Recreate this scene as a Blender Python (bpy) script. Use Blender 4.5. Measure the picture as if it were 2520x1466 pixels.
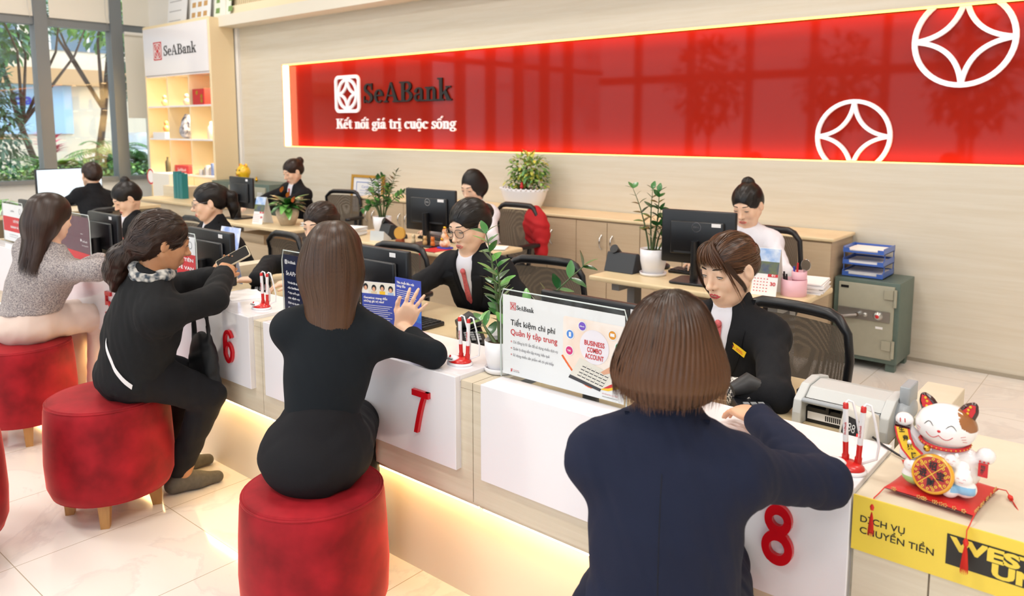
import bpy, bmesh, math, random
import numpy as np
from mathutils import Vector, Matrix, Euler
random.seed(7)
rng = np.random.default_rng(7)
SC = bpy.context.scene
for _o in list(bpy.data.objects): bpy.data.objects.remove(_o)
COL = SC.collection
PI = math.pi
H = 1.6                                   # height of the eye above the floor

# ---------------------------------------------------------------- camera
FPX, CXP, CYP = 1911.4, 1268.9, 544.2     # focal length and centre of the lens in 2520x1466 pixels
YAW, PITCH = -0.7008, 0.12023
cd = bpy.data.cameras.new('camera'); cam = bpy.data.objects.new('camera', cd); COL.objects.link(cam)
cd.sensor_width = 36.0; cd.lens = FPX / 2520 * 36.0
cd.shift_x = -(CXP - 1260) / 2520; cd.shift_y = (CYP - 733) / 2520
cd.clip_start = 0.05; cd.clip_end = 200
cam.location = (0, 0, H)
cam.rotation_euler = (PI/2 - PITCH, 0, -YAW)
cd.dof.use_dof = True; cd.dof.focus_distance = 2.45; cd.dof.aperture_fstop = 4.0
SC.camera = cam

# ---------------------------------------------------------------- world, exposure, room lights
wd = bpy.data.worlds.new('sky'); SC.world = wd; wd.use_nodes = True
bg = wd.node_tree.nodes['Background']; bg.inputs[0].default_value = (0.80, 0.91, 1.0, 1); bg.inputs[1].default_value = 3.4
SC.view_settings.view_transform = 'Standard'; SC.view_settings.look = 'None'
SC.view_settings.exposure = -0.22; SC.view_settings.gamma = 1.0
SC.cycles.max_bounces = 8; SC.cycles.diffuse_bounces = 4; SC.cycles.glossy_bounces = 3
SC.cycles.transmission_bounces = 6; SC.cycles.transparent_max_bounces = 24
SC.cycles.sample_clamp_indirect = 4.0; SC.cycles.use_denoising = True
SC.cycles.caustics_reflective = False; SC.cycles.caustics_refractive = False

def area(name, loc, sx, sy, power, col=(1, .965, .925), rot=(0, 0, 0)):
    l = bpy.data.lights.new(name, 'AREA'); l.shape = 'RECTANGLE'; l.size = sx; l.size_y = sy
    l.energy = power; l.color = col
    o = bpy.data.objects.new(name, l); o.location = loc; o.rotation_euler = rot; COL.objects.link(o)
    return o
CEIL = 4.7
for ly, e in ((4.3, 32), (1.9, 40), (-0.7, 58), (-3.6, 40)):
    for lx in (-9.5, -6.0, -2.5, 1.0):
        area('ceiling_lamp_light', (lx, ly, CEIL - 0.12), 1.2, 0.5, e)

# ---------------------------------------------------------------- small helpers
def hexc(s, a=1.0):
    s = s.lstrip('#'); v = [int(s[i:i+2], 16) / 255 for i in (0, 2, 4)]
    return tuple((c / 12.92 if c <= .04045 else ((c + .055) / 1.055) ** 2.4) for c in v) + (a,)
MT = {}
def mat(name, col, rough=.5, metal=0., spec=.5, noise=0., nscale=8., stretch=None, bump=0., coat=0., sheen=0., alpha=1.,
        emit=None, estr=0., trans=0., col2=None, ndetail=4, sub=0., aniso=0., coords='Object'):
    if name in MT: return MT[name]
    m = bpy.data.materials.new(name); m.use_nodes = True; nt = m.node_tree; b = nt.nodes['Principled BSDF']
    c = hexc(col) if isinstance(col, str) else col
    b.inputs['Base Color'].default_value = c; b.inputs['Roughness'].default_value = rough
    b.inputs['Metallic'].default_value = metal; b.inputs['Specular IOR Level'].default_value = spec
    b.inputs['Coat Weight'].default_value = coat; b.inputs['Coat Roughness'].default_value = .08
    b.inputs['Sheen Weight'].default_value = sheen; b.inputs['Alpha'].default_value = alpha
    b.inputs['Transmission Weight'].default_value = trans; b.inputs['Anisotropic'].default_value = aniso
    if sheen: b.inputs['Sheen Roughness'].default_value = .35
    if sub:
        b.inputs['Subsurface Weight'].default_value = sub; b.inputs['Subsurface Radius'].default_value = (.012, .005, .003)
        b.inputs['Subsurface Scale'].default_value = 1.0
    if emit is not None:
        b.inputs['Emission Color'].default_value = hexc(emit) if isinstance(emit, str) else emit
        b.inputs['Emission Strength'].default_value = estr
    if noise or bump:
        tc = nt.nodes.new('ShaderNodeTexCoord'); mp = nt.nodes.new('ShaderNodeMapping')
        if stretch: mp.inputs['Scale'].default_value = stretch
        n = nt.nodes.new('ShaderNodeTexNoise'); n.inputs['Scale'].default_value = nscale; n.inputs['Detail'].default_value = ndetail
        nt.links.new(tc.outputs[coords], mp.inputs[0]); nt.links.new(mp.outputs[0], n.inputs[0])
        if noise:
            c2 = (hexc(col2) if isinstance(col2, str) else col2) if col2 is not None else tuple(x * (1 - noise) for x in c[:3]) + (1,)
            r = nt.nodes.new('ShaderNodeValToRGB')
            r.color_ramp.elements[0].position = .35; r.color_ramp.elements[1].position = .65
            r.color_ramp.elements[0].color = c2; r.color_ramp.elements[1].color = c
            nt.links.new(n.outputs[0], r.inputs[0]); nt.links.new(r.outputs[0], b.inputs['Base Color'])
        if bump:
            bp = nt.nodes.new('ShaderNodeBump'); bp.inputs['Strength'].default_value = bump; bp.inputs['Distance'].default_value = .002
            nt.links.new(n.outputs[0], bp.inputs['Height']); nt.links.new(bp.outputs[0], b.inputs['Normal'])
    MT[name] = m
    return m

class MB:
    """collects shapes into one mesh"""
    def __init__(s): s.v = []; s.f = []; s.m = []; s.sm = []
    def add(s, vs, fs, mi=0, smooth=False):
        b = len(s.v); s.v += [tuple(v) for v in vs]
        for f in fs: s.f.append(tuple(b + i for i in f)); s.m.append(mi); s.sm.append(smooth)
        return s
    def box(s, x0, x1, y0, y1, z0, z1, mi=0):
        if x0 > x1: x0, x1 = x1, x0
        if y0 > y1: y0, y1 = y1, y0
        if z0 > z1: z0, z1 = z1, z0
        v = [(x, y, z) for z in (z0, z1) for y in (y0, y1) for x in (x0, x1)]
        return s.add(v, [(0, 2, 3, 1), (4, 5, 7, 6), (0, 1, 5, 4), (2, 6, 7, 3), (0, 4, 6, 2), (1, 3, 7, 5)], mi)
    def obox(s, c, hx, hy, hz, M=None, mi=0):
        M = M or Matrix(); c = Vector(c)
        v = [c + M @ Vector((x, y, z)) for z in (-hz, hz) for y in (-hy, hy) for x in (-hx, hx)]
        return s.add(v, [(0, 2, 3, 1), (4, 5, 7, 6), (0, 1, 5, 4), (2, 6, 7, 3), (0, 4, 6, 2), (1, 3, 7, 5)], mi)
    def rbox(s, x0, x1, y0, y1, z0, z1, r=.01, seg=3, mi=0):
        """box with rounded vertical corners and softened top edge"""
        cx, cy = (x0+x1)/2, (y0+y1)/2; hx, hy = abs(x1-x0)/2, abs(y1-y0)/2; r = min(r, hx, hy)
        def ring(z, ins):
            o = []
            rr = max(r - ins, .0005)
            for q, (sx, sy) in enumerate(((1, 1), (-1, 1), (-1, -1), (1, -1))):
                for k in range(seg + 1):
                    a = q * PI/2 + k * PI/2/seg
                    o.append((cx + sx*(hx - r) + rr*math.cos(a), cy + sy*(hy - r) + rr*math.sin(a), z))
            return o
        e = min(r, (z1-z0)/2) * .6
        R = [ring(z0, e), ring(z0+e*.3, e*.3), ring(z0+e, 0), ring(z1-e, 0), ring(z1-e*.3, e*.3), ring(z1, e)]
        n = len(R[0]); vs = [p for q in R for p in q]; fs = []
        for i in range(len(R)-1):
            for k in range(n): fs.append((i*n+k, i*n+(k+1) % n, (i+1)*n+(k+1) % n, (i+1)*n+k))
        s.add(vs, fs, mi, True); s.add(R[0][::-1], [tuple(range(n))], mi); s.add(R[-1], [tuple(range(n))], mi)
        return s
    def tube(s, pts, r, n=8, mi=0, cap=True, flat=1.0):
        pts = [Vector(p) for p in pts]; rs = r if isinstance(r, (list, tuple)) else [r]*len(pts)
        up = None; vs = []; fs = []
        for i, p in enumerate(pts):
            t = (pts[min(i+1, len(pts)-1)] - pts[max(i-1, 0)]).normalized()
            if up is None:
                a = Vector((0, 0, 1)) if abs(t.z) < .9 else Vector((1, 0, 0)); up = (a - t*a.dot(t)).normalized()
            else:
                up = (up - t*up.dot(t)); up = up.normalized() if up.length > 1e-6 else Vector((0, 0, 1))
            b = t.cross(up)
            for k in range(n):
                a = 2*PI*k/n; vs.append(p + (up*math.cos(a)*flat + b*math.sin(a))*rs[i])
        for i in range(len(pts)-1):
            for k in range(n): fs.append((i*n+k, i*n+(k+1) % n, (i+1)*n+(k+1) % n, (i+1)*n+k))
        s.add(vs, fs, mi, True)
        if cap:
            s.add(vs[:n][::-1], [tuple(range(n))], mi); s.add(vs[-n:], [tuple(range(n))], mi)
        return s
    def lathe(s, prof, c=(0, 0, 0), n=24, mi=0, sx=1., sy=1., M=None, cap=True):
        c = Vector(c); vs = []; fs = []
        for r, z in prof:
            for k in range(n):
                a = 2*PI*k/n; p = Vector((r*math.cos(a)*sx, r*math.sin(a)*sy, z))
                vs.append(c + (M @ p if M else p))
        for i in range(len(prof)-1):
            for k in range(n): fs.append((i*n+k, i*n+(k+1) % n, (i+1)*n+(k+1) % n, (i+1)*n+k))
        s.add(vs, fs, mi, True)
        if cap:
            if prof[0][0] > 1e-4: s.add(vs[:n][::-1], [tuple(range(n))], mi)
            if prof[-1][0] > 1e-4: s.add(vs[-n:], [tuple(range(n))], mi)
        return s
    def ball(s, c, r, n=16, mi=0, sx=1., sy=1., sz=1., M=None):
        k = max(4, n//2)
        return s.lathe([(max(r*math.sin(PI*i/k), 1e-5), -r*math.cos(PI*i/k)*sz) for i in range(k+1)], c, n, mi, sx, sy, M, cap=False)
    def prism(s, poly, o, u, v, d, mi=0):
        """polygon (2-D) on the plane o,u,v pushed along vector d"""
        o, u, v, d = Vector(o), Vector(u), Vector(v), Vector(d)
        a = [o + u*x + v*y for x, y in poly]; b = [p + d for p in a]; n = len(a)
        fs = [tuple(range(n))[::-1], tuple(range(n, 2*n))] + [(i, (i+1) % n, n+(i+1) % n, n+i) for i in range(n)]
        return s.add(a + b, fs, mi)
    def build(s, name, mats, parent=None, smooth=None, loc=None, bevel=0.):
        me = bpy.data.meshes.new(name); me.from_pydata([tuple(v) for v in s.v], [], s.f)
        for m in (mats if isinstance(mats, (list, tuple)) else [mats]): me.materials.append(m)
        me.polygons.foreach_set('material_index', s.m)
        me.polygons.foreach_set('use_smooth', [True]*len(s.f) if smooth else s.sm)
        me.update()
        o = bpy.data.objects.new(name, me); COL.objects.link(o)
        bm = bmesh.new(); bm.from_mesh(me); bmesh.ops.recalc_face_normals(bm, faces=bm.faces)
        if loc is not None:
            bmesh.ops.translate(bm, verts=bm.verts, vec=-Vector(loc)); o.location = loc
        bm.to_mesh(me); bm.free()
        if parent is not None:
            o.parent = parent
            if parent.location.length and loc is None:      # vertices were given in world space
                o.matrix_parent_inverse = Matrix.Translation(parent.location).inverted()
        if bevel:
            md = o.modifiers.new('edge', 'BEVEL'); md.width = bevel; md.segments = 2; md.limit_method = 'ANGLE'
        return o

def tag(o, label, cat, group=None, kind=None):
    if label: o['label'] = label
    if cat: o['category'] = cat
    if group: o['group'] = group
    if kind: o['kind'] = kind
    return o
def struct(name, mb, m, label=None):
    o = mb.build(name, m); o['kind'] = 'structure'
    if label: o['label'] = label
    return o
def thing(name, loc, label, cat, group=None, rz=0):
    o = bpy.data.objects.new(name, None); COL.objects.link(o); o.location = loc; o.rotation_euler = (0, 0, rz)
    o.empty_display_size = .05
    return tag(o, label, cat, group)
def local(o):      # parts of this thing are modelled around its own origin
    o['_l'] = 1; return o
def part(name, mb, m, parent, bevel=0., label=None):
    """part modelled in the parent's own frame"""
    o = mb.build(name, m, None, bevel=bevel); o.parent = parent
    if label: o['label'] = label
    return o
def copy_tree(o, parent=None):
    c = o.copy(); COL.objects.link(c); c.parent = parent
    for ch in o.children: copy_tree(ch, c)
    return c
def obj_from_mesh(name, me, parent=None):
    o = bpy.data.objects.new(name, me); COL.objects.link(o)
    if parent: o.parent = parent
    return o

_TX = {}
def text_mesh(body, bold=0.):
    k = (body, bold)
    if k not in _TX:
        c = bpy.data.curves.new('txt', 'FONT'); c.body = body; c.offset = bold; c.resolution_u = 3; c.align_x = 'CENTER'
        o = bpy.data.objects.new('txt', c); COL.objects.link(o)
        dg = bpy.context.evaluated_depsgraph_get(); me = bpy.data.meshes.new_from_object(o.evaluated_get(dg))
        vs = [v.co.copy() for v in me.vertices]; fs = [tuple(p.vertices) for p in me.polygons]
        bpy.data.objects.remove(o); bpy.data.meshes.remove(me)
        _TX[k] = (vs, fs)
    return _TX[k]
def put_text(mb, body, o, u, v, w=None, h=None, bold=0., mi=0, align='L', lift=0.0006, slant=0.):
    """letters on the plane o (baseline start), u right, v up; h = cap height, w = width to fill"""
    vs, fs = text_mesh(body, bold); o, u, v = Vector(o), Vector(u).normalized(), Vector(v).normalized(); n = u.cross(v)
    xs = [p.x for p in vs]; x0, x1 = min(xs), max(xs); cap = .70
    sy = (h / cap) if h else (w / (x1-x0)); sx = (w / (x1-x0)) if w else sy
    off = {'L': x0, 'C': (x0+x1)/2, 'R': x1}[align]
    mb.add([o + u*((p.x-off)*sx + slant*p.y*sy) + v*(p.y*sy) + n*lift for p in vs], fs, mi)
    return mb

class S2:
    """flat letter shapes from bars and elliptical strokes, for lettering the built-in font has no face for"""
    def __init__(s): s.q = []
    def rect(s, x0, y0, x1, y1): s.q.append(((x0, y0), (x1, y0), (x1, y1), (x0, y1))); return s
    def quad(s, *p): s.q.append(p); return s
    def arc(s, cx, cy, rx, ry, wx, wy, a0=0, a1=360, n=None):
        n = n or max(6, int(abs(a1-a0)/9)); P = []
        for i in range(n+1):
            a = math.radians(a0 + (a1-a0)*i/n); c, d = math.cos(a), math.sin(a)
            P.append(((cx+rx*c, cy+ry*d), (cx+(rx-wx)*c, cy+(ry-wy)*d)))
        for i in range(n): s.q.append((P[i][0], P[i+1][0], P[i+1][1], P[i][1]))
        return s
    def stroke(s, pts, w):
        for i in range(len(pts)-1):
            a, b = Vector(pts[i]), Vector(pts[i+1]); t = (b-a).normalized(); nn = Vector((-t.y, t.x))*w/2
            s.q.append((tuple(a+nn), tuple(b+nn), tuple(b-nn), tuple(a-nn)))
        return s
    def disc(s, cx, cy, r, n=12):
        s.q.append(tuple((cx+r*math.cos(2*PI*i/n), cy+r*math.sin(2*PI*i/n)) for i in range(n))); return s
    def to(s, mb, o, u, v, sx, sy, th=.001, mi=0, off=0., clip=None):
        o, u, v = Vector(o), Vector(u).normalized(), Vector(v).normalized(); n = u.cross(v); eps = th*.004+.000004; o = Vector(o)
        for qi, q in enumerate(s.q):
            off = off+eps if qi % 23 else off-eps*22*(qi > 0)
            q = [((x)*sx, y*sy) for x, y in q]
            if clip:
                q = clip_poly(q, clip)
                if len(q) < 3: continue
            a = sum(q[i][0]*q[(i+1) % len(q)][1]-q[(i+1) % len(q)][0]*q[i][1] for i in range(len(q)))
            if a < 0: q = q[::-1]
            mb.prism(q, o + n*off, u, v, n*th, mi)
        return mb
def clip_poly(q, c):
    """clip to y range (c[0], c[1])"""
    for sgn, lim in ((1, c[0]), (-1, -c[1])):
        out = []
        for i in range(len(q)):
            a, b = q[i], q[(i+1) % len(q)]; da, db = sgn*a[1]-lim, sgn*b[1]-lim
            if da >= 0: out.append(a)
            if da*db < 0:
                t = da/(da-db); out.append((a[0]+(b[0]-a[0])*t, a[1]+(b[1]-a[1])*t))
        q = out
        if len(q) < 3: return q
    return q

def slab(ch):
    """one slab-serif letter, cap height 1, x-height .68; returns (shape, advance)"""
    s = S2(); W, w, b = .17, .07, .075     # thick, thin, serif bar
    def ser(x0, x1, y): s.rect(x0, y, x1, y+b)
    if ch == 'S':
        s.arc(.30, .745, .25, .255, W*.8, w*1.1, 35, 255); s.arc(.30, .27, .27, .27, W*.9, w*1.1, -145, 75)
        s.quad((.11, .63), (.20, .70), (.52, .40), (.42, .30)); s.rect(.47, .66, .535, 1.0); s.rect(.03, 0, .095, .36); return s, .64
    if ch == 'A':
        s.quad((.06, 0), (.13, 0), (.40, .92), (.36, 1.0)); s.quad((.36, 1.0), (.44, 1.0), (.78, 0), (.58, 0)); s.rect(.2, .30, .58, .37)
        ser(-.02, .24, 0); ser(.48, .86, 0); return s, .87
    if ch == 'B':
        s.rect(.10, 0, .10+W, 1); ser(0, .4, 0); ser(0, .4, 1-b)
        s.arc(.38, .755, .27, .245, W*.85, w, -90, 90); s.arc(.38, .27, .32, .27, W, w, -90, 90); s.rect(.2, .50, .42, .56); return s, .75
    if ch == 'K':
        s.rect(.10, 0, .10+W, 1); ser(0, .37, 0); ser(0, .37, 1-b); s.quad((.26, .36), (.26, .47), (.62, .95), (.72, .95)); s.quad((.36, .58), (.52, .66), (.80, 0), (.60, 0))
        ser(.5, .86, 0); ser(.5, .8, 1-b); return s, .86
    if ch in 'eê':
        s.arc(.27, .33, .26, .345, W*.85, w, 0, 318); s.rect(.08, .33, .53, .40); return s, .56
    if ch in 'aá':
        s.rect(.33, 0, .33+W*.85, .48); s.arc(.27, .47, .205, .21, W*.8, w, -5, 160); s.disc(.12, .50, .085); s.arc(.23, .19, .2, .195, W*.8, w, 60, 330); ser(.4, .58, 0); return s, .60
    if ch in 'nu':
        if ch == 'n':
            s.rect(.08, 0, .08+W*.85, .68); ser(-.01, .31, 0); ser(-.01, .2, .68-b); s.arc(.34, .44, .2, .25, W*.85, w*1.2, 0, 150); s.rect(.54-W*.85, 0, .54, .45); ser(.31, .63, 0)
        else:
            s.rect(.08, .22, .08+W*.85, .68); ser(-.01, .2, .68-b); s.arc(.28, .22, .2, .23, W*.85, w*1.2, 180, 330); s.rect(.54-W*.85, 0, .54, .68); ser(.32, .5, .68-b); ser(.45, .63, 0)
        return s, .64
    if ch == 'k':
        s.rect(.08, 0, .08+W*.85, 1.08); ser(-.01, .31, 0); ser(-.01, .2, 1.08-b); s.quad((.2, .24), (.2, .33), (.48, .66), (.56, .66)); s.quad((.28, .40), (.42, .47), (.64, 0), (.46, 0)); ser(.4, .68, 0); ser(.38, .64, .68-b); return s, .68
    if ch == 't':
        s.rect(.12, .1, .12+W*.85, .88); s.rect(0, .62, .4, .69); s.arc(.28, .14, .16, .15, .05, w*1.3, 180, 330); return s, .43
    if ch in 'oôốộ':
        s.arc(.29, .335, .28, .345, W*.9, w)
        if ch in 'ôốộ': s.stroke([(.14, .78), (.29, .90), (.44, .78)], .08)
        if ch == 'ố': s.stroke([(.45, .95), (.58, 1.12)], .10)
        if ch == 'ộ': s.disc(.29, -.16, .09)
        return s, .61
    if ch in 'iị':
        s.rect(.08, 0, .08+W*.85, .68); ser(-.01, .31, 0); ser(-.01, .2, .68-b); s.disc(.155, .88, .10)
        if ch == 'ị': s.disc(.155, -.16, .09)
        return s, .34
    if ch == 'ế':
        s, a = slab('e'); s.stroke([(.13, .78), (.28, .90), (.43, .78)], .08); s.stroke([(.44, .95), (.57, 1.12)], .10); return s, a
    if ch == 'g':
        s.arc(.26, .43, .22, .245, W*.75, w); s.arc(.28, -.06, .26, .17, W*.6, w*1.1); s.rect(.06, .07, .36, .15); s.stroke([(.40, .58), (.56, .66)], .08); return s, .58
    if ch == 'r':
        s.rect(.08, 0, .08+W*.85, .68); ser(-.01, .33, 0); ser(-.01, .2, .68-b); s.arc(.36, .42, .2, .26, .08, w*1.3, 60, 160); s.disc(.43, .58, .085); return s, .50
    if ch == 'c':
        s.arc(.28, .335, .27, .345, W*.9, w, 45, 318); s.disc(.43, .55, .085); return s, .54
    if ch == 's':
        s.arc(.22, .50, .17, .185, W*.7, w, 30, 255); s.arc(.22, .18, .19, .185, W*.7, w, -150, 75); s.quad((.08, .42), (.15, .47), (.38, .25), (.31, .2)); s.rect(.36, .47, .41, .68); s.rect(.02, 0, .07, .22); return s, .46
    return s, .34
def slab_text(mb, body, o, u, v, h, th=.001, mi=0, off=0., xs=1., track=0.):
    o = Vector(o); u = Vector(u).normalized(); x = 0
    for ch in body:
        base = ch
        sh, a = slab(ch)
        if ch == 'á': sh.stroke([(.26, .82), (.40, 1.02)], .10)
        sh.to(mb, o + u*x, u, v, h*xs, h, th, mi, off); x += (a + track)*h*xs
    return x
def slab_width(body, h, xs=1., track=0.): return sum((slab(c)[1]+track)*h*xs for c in body)

def emblem(mb, o, u, v, w, h, th, mi=0, badge=True, stroke=.09, clip=None, off=0.):
    """ring with four inner arcs meeting in a curved diamond; badge adds the rounded outer frame. w,h = full size"""
    s = S2()
    if badge:
        r = .16; t = stroke
        for cx, cy, a in ((.5-r, .5-r, 0), (-.5+r, .5-r, 90), (-.5+r, -.5+r, 180), (.5-r, -.5+r, 270)): s.arc(cx, cy, r, r*w/h*1.0, t, t*w/h, a, a+90)
        ry = r*w/h
        s2 = S2()
        for cx, cy, a in ((.5-r, .5-ry, 0), (-.5+r, .5-ry, 90), (-.5+r, -.5+ry, 180), (.5-r, -.5+ry, 270)): s2.arc(cx, cy, r, ry, t, t*w/h, a, a+90)
        s2.rect(-.5, -.5+ry, -.5+t, .5-ry); s2.rect(.5-t, -.5+ry, .5, .5-ry); s2.rect(-.5+r, .5-t*w/h, .5-r, .5); s2.rect(-.5+r, -.5, .5-r, -.5+t*w/h)
        s = s2; R = .40
    else: R = .5
    Ry = R*(1.0 if not badge else 1.06)
    s.arc(0, 0, R, Ry, stroke*.9, stroke*.9*w/h if badge else stroke*.9, 0, 360, 48)
    # four arcs, bowed towards the centre, from each cardinal point of the ring to the next
    hw = stroke*.42
    k = R - stroke*.45
    for q in range(4):
        a0, a1 = q*PI/2, (q+1)*PI/2
        p0 = Vector((k*math.cos(a0), k*Ry/R*math.sin(a0))); p2 = Vector((k*math.cos(a1), k*Ry/R*math.sin(a1)))
        c = (p0+p2)*.5*.14*2
        pts = [(1-t)**2*p0 + 2*t*(1-t)*c*.72 + t*t*p2 for t in [i/14 for i in range(15)]]
        s.stroke([tuple(p) for p in pts], hw*2)
    s.to(mb, o, u, v, w, h, th, mi, off, clip)
    return mb
def wpart(name, mb, m, parent, bevel=0., label=None):
    """part modelled in world space, hung under a thing that is not rotated"""
    off = Vector((0, 0, 0)); q = parent
    while q is not None: off += q.location; q = q.parent
    o = mb.build(name, m, None, bevel=bevel)
    o.data.transform(Matrix.Translation(-off)); o.parent = parent
    if label: o['label'] = label
    return o
def wthing(name, mb, m, label, cat, group=None, bevel=0., base=None):
    """one-mesh thing modelled in world space; its origin goes to its base"""
    vs = np.array([tuple(v) for v in mb.v]); b = base or ((vs[:, 0].min()+vs[:, 0].max())/2, (vs[:, 1].min()+vs[:, 1].max())/2, vs[:, 2].min())
    o = mb.build(name, m, None, bevel=bevel); o.data.transform(Matrix.Translation(-Vector(b))); o.location = b
    return tag(o, label, cat, group)

# ---------------------------------------------------------------- materials of the room
def grain_mat(name, c1, c2, vertical=False, rough=.42, scale=1.0, coat=0.):
    m = bpy.data.materials.new(name); m.use_nodes = True; nt = m.node_tree; b = nt.nodes['Principled BSDF']
    b.inputs['Roughness'].default_value = rough; b.inputs['Specular IOR Level'].default_value = .4; b.inputs['Coat Weight'].default_value = coat
    tc = nt.nodes.new('ShaderNodeTexCoord'); mp = nt.nodes.new('ShaderNodeMapping')
    mp.inputs['Scale'].default_value = (9*scale, 9*scale, .6*scale) if vertical else (.55*scale, .9*scale, 11*scale)
    n = nt.nodes.new('ShaderNodeTexNoise'); n.inputs['Scale'].default_value = 3.0; n.inputs['Detail'].default_value = 7; n.inputs['Roughness'].default_value = .65; n.inputs['Distortion'].default_value = .4
    r = nt.nodes.new('ShaderNodeValToRGB'); r.color_ramp.elements[0].position = .36; r.color_ramp.elements[1].position = .62
    r.color_ramp.elements[0].color = hexc(c1); r.color_ramp.elements[1].color = hexc(c2)
    g = nt.nodes.new('ShaderNodeNewGeometry')
    nt.links.new(g.outputs['Position'], mp.inputs[0]); nt.links.new(mp.outputs[0], n.inputs[0])
    nt.links.new(n.outputs[0], r.inputs[0]); nt.links.new(r.outputs[0], b.inputs['Base Color'])
    MT[name] = m; return m
WOOD = grain_mat('pale_oak_laminate', '#d5c9b2', '#dfd5c0', rough=.38)
WALLP = grain_mat('wall_laminate', '#d6ccb9', '#dcd4c4', rough=.45, scale=.8)
CABW = grain_mat('cabinet_laminate', '#c2ab8d', '#c8b396', rough=.45, scale=1.6)
DESKT = grain_mat('desk_top_laminate', '#dcc59c', '#e4d1aa', rough=.35, scale=1.4)
CREAM = mat('cream_panel', '#eadabb', .5)
WHITE = mat('white_gloss', '#f1eef2', .12, spec=.5, coat=.3)
PAINT = mat('white_paint', '#efece6', .6)
CEILM = mat('ceiling_paint', '#f2efe9', .8)
GREYM = mat('grey_aluminium', '#7c8288', .4, metal=.3)
RED = mat('red_acrylic', '#c8101c', .25, coat=.3)
BLACK = mat('black_plastic', '#15161a', .35)
DKGREY = mat('dark_grey_plastic', '#2a2b2e', .45)
GREYP = mat('grey_plastic', '#8d9093', .5)
LGREY = mat('light_grey_plastic', '#c9cac8', .42)
CHROME = mat('chrome', '#d0d0d0', .18, metal=1.)
GOLD = mat('gold', '#d9a83a', .25, metal=1.)
PAPER = mat('white_paper', '#f4f3f4', .7)
INK = mat('black_ink', '#1c1b1d', .6)
GREYINK = mat('grey_ink', '#6d6c72', .6)
REDINK = mat('red_ink', '#cf2a30', .5)
BLUEINK = mat('blue_ink', '#3447b8', .5)
WARM = mat('warm_led', '#fff2d8', .5, emit='#ffd9a0', estr=14)

def floor_mat():
    m = bpy.data.materials.new('marble_tiles'); m.use_nodes = True; nt = m.node_tree; b = nt.nodes['Principled BSDF']; L = nt.links.new
    b.inputs['Roughness'].default_value = .10; b.inputs['Specular IOR Level'].default_value = .5; b.inputs['Coat Weight'].default_value = .2
    g = nt.nodes.new('ShaderNodeNewGeometry'); sp = nt.nodes.new('ShaderNodeSeparateXYZ'); L(g.outputs['Position'], sp.inputs[0])
    def line(sock, off, step):
        a = nt.nodes.new('ShaderNodeMath'); a.operation = 'ADD'; a.inputs[1].default_value = off; L(sp.outputs[sock], a.inputs[0])
        d = nt.nodes.new('ShaderNodeMath'); d.operation = 'DIVIDE'; d.inputs[1].default_value = step; L(a.outputs[0], d.inputs[0])
        f = nt.nodes.new('ShaderNodeMath'); f.operation = 'FRACT'; L(d.outputs[0], f.inputs[0])
        s = nt.nodes.new('ShaderNodeMath'); s.operation = 'SUBTRACT'; s.inputs[1].default_value = .5; L(f.outputs[0], s.inputs[0])
        q = nt.nodes.new('ShaderNodeMath'); q.operation = 'ABSOLUTE'; L(s.outputs[0], q.inputs[0])
        t = nt.nodes.new('ShaderNodeMath'); t.operation = 'GREATER_THAN'; t.inputs[1].default_value = .5 - .0016/step; L(q.outputs[0], t.inputs[0])
        return t
    a, c = line('X', 3.13 + 30*.58, .58), line('Y', 30*.58 - .86, .58)
    mx = nt.nodes.new('ShaderNodeMath'); mx.operation = 'MAXIMUM'; L(a.outputs[0], mx.inputs[0]); L(c.outputs[0], mx.inputs[1])
    n = nt.nodes.new('ShaderNodeTexNoise'); n.inputs['Scale'].default_value = 1.3; n.inputs['Detail'].default_value = 9; n.inputs['Distortion'].default_value = 1.6; n.inputs['Roughness'].default_value = .6
    L(g.outputs['Position'], n.inputs[0])
    r = nt.nodes.new('ShaderNodeValToRGB'); e = r.color_ramp.elements
    e[0].position = .455; e[0].color = hexc('#ece5df'); e[1].position = .52; e[1].color = hexc('#efeae5')
    k = r.color_ramp.elements.new(.487); k.color = hexc('#e4deda')
    L(n.outputs[0], r.inputs[0])
    mix = nt.nodes.new('ShaderNodeMixRGB'); L(mx.outputs[0], mix.inputs[0]); L(r.outputs[0], mix.inputs[1]); mix.inputs[2].default_value = hexc('#b3a590')
    L(mix.outputs[0], b.inputs['Base Color']); return m
FLOORM = floor_mat()
def glass_mat(name, tint='#ffffff', refl=.04, mul=.5):
    m = bpy.data.materials.new(name); m.use_nodes = True; nt = m.node_tree; nt.nodes.remove(nt.nodes['Principled BSDF'])
    t = nt.nodes.new('ShaderNodeBsdfTransparent'); t.inputs[0].default_value = hexc(tint); g = nt.nodes.new('ShaderNodeBsdfGlossy'); g.inputs['Roughness'].default_value = .02
    f = nt.nodes.new('ShaderNodeLayerWeight'); f.inputs[0].default_value = .25; mu = nt.nodes.new('ShaderNodeMath'); mu.operation = 'MULTIPLY_ADD'; mu.inputs[1].default_value = mul; mu.inputs[2].default_value = refl
    x = nt.nodes.new('ShaderNodeMixShader'); nt.links.new(f.outputs['Fresnel'], mu.inputs[0]); nt.links.new(mu.outputs[0], x.inputs[0]); nt.links.new(t.outputs[0], x.inputs[1]); nt.links.new(g.outputs[0], x.inputs[2])
    nt.links.new(x.outputs[0], nt.nodes['Material Output'].inputs[0]); MT[name] = m; return m
GLASS = glass_mat('window_glass'); ACRY = glass_mat('clear_acrylic', '#fcfdfd', .01, .08)

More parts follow.
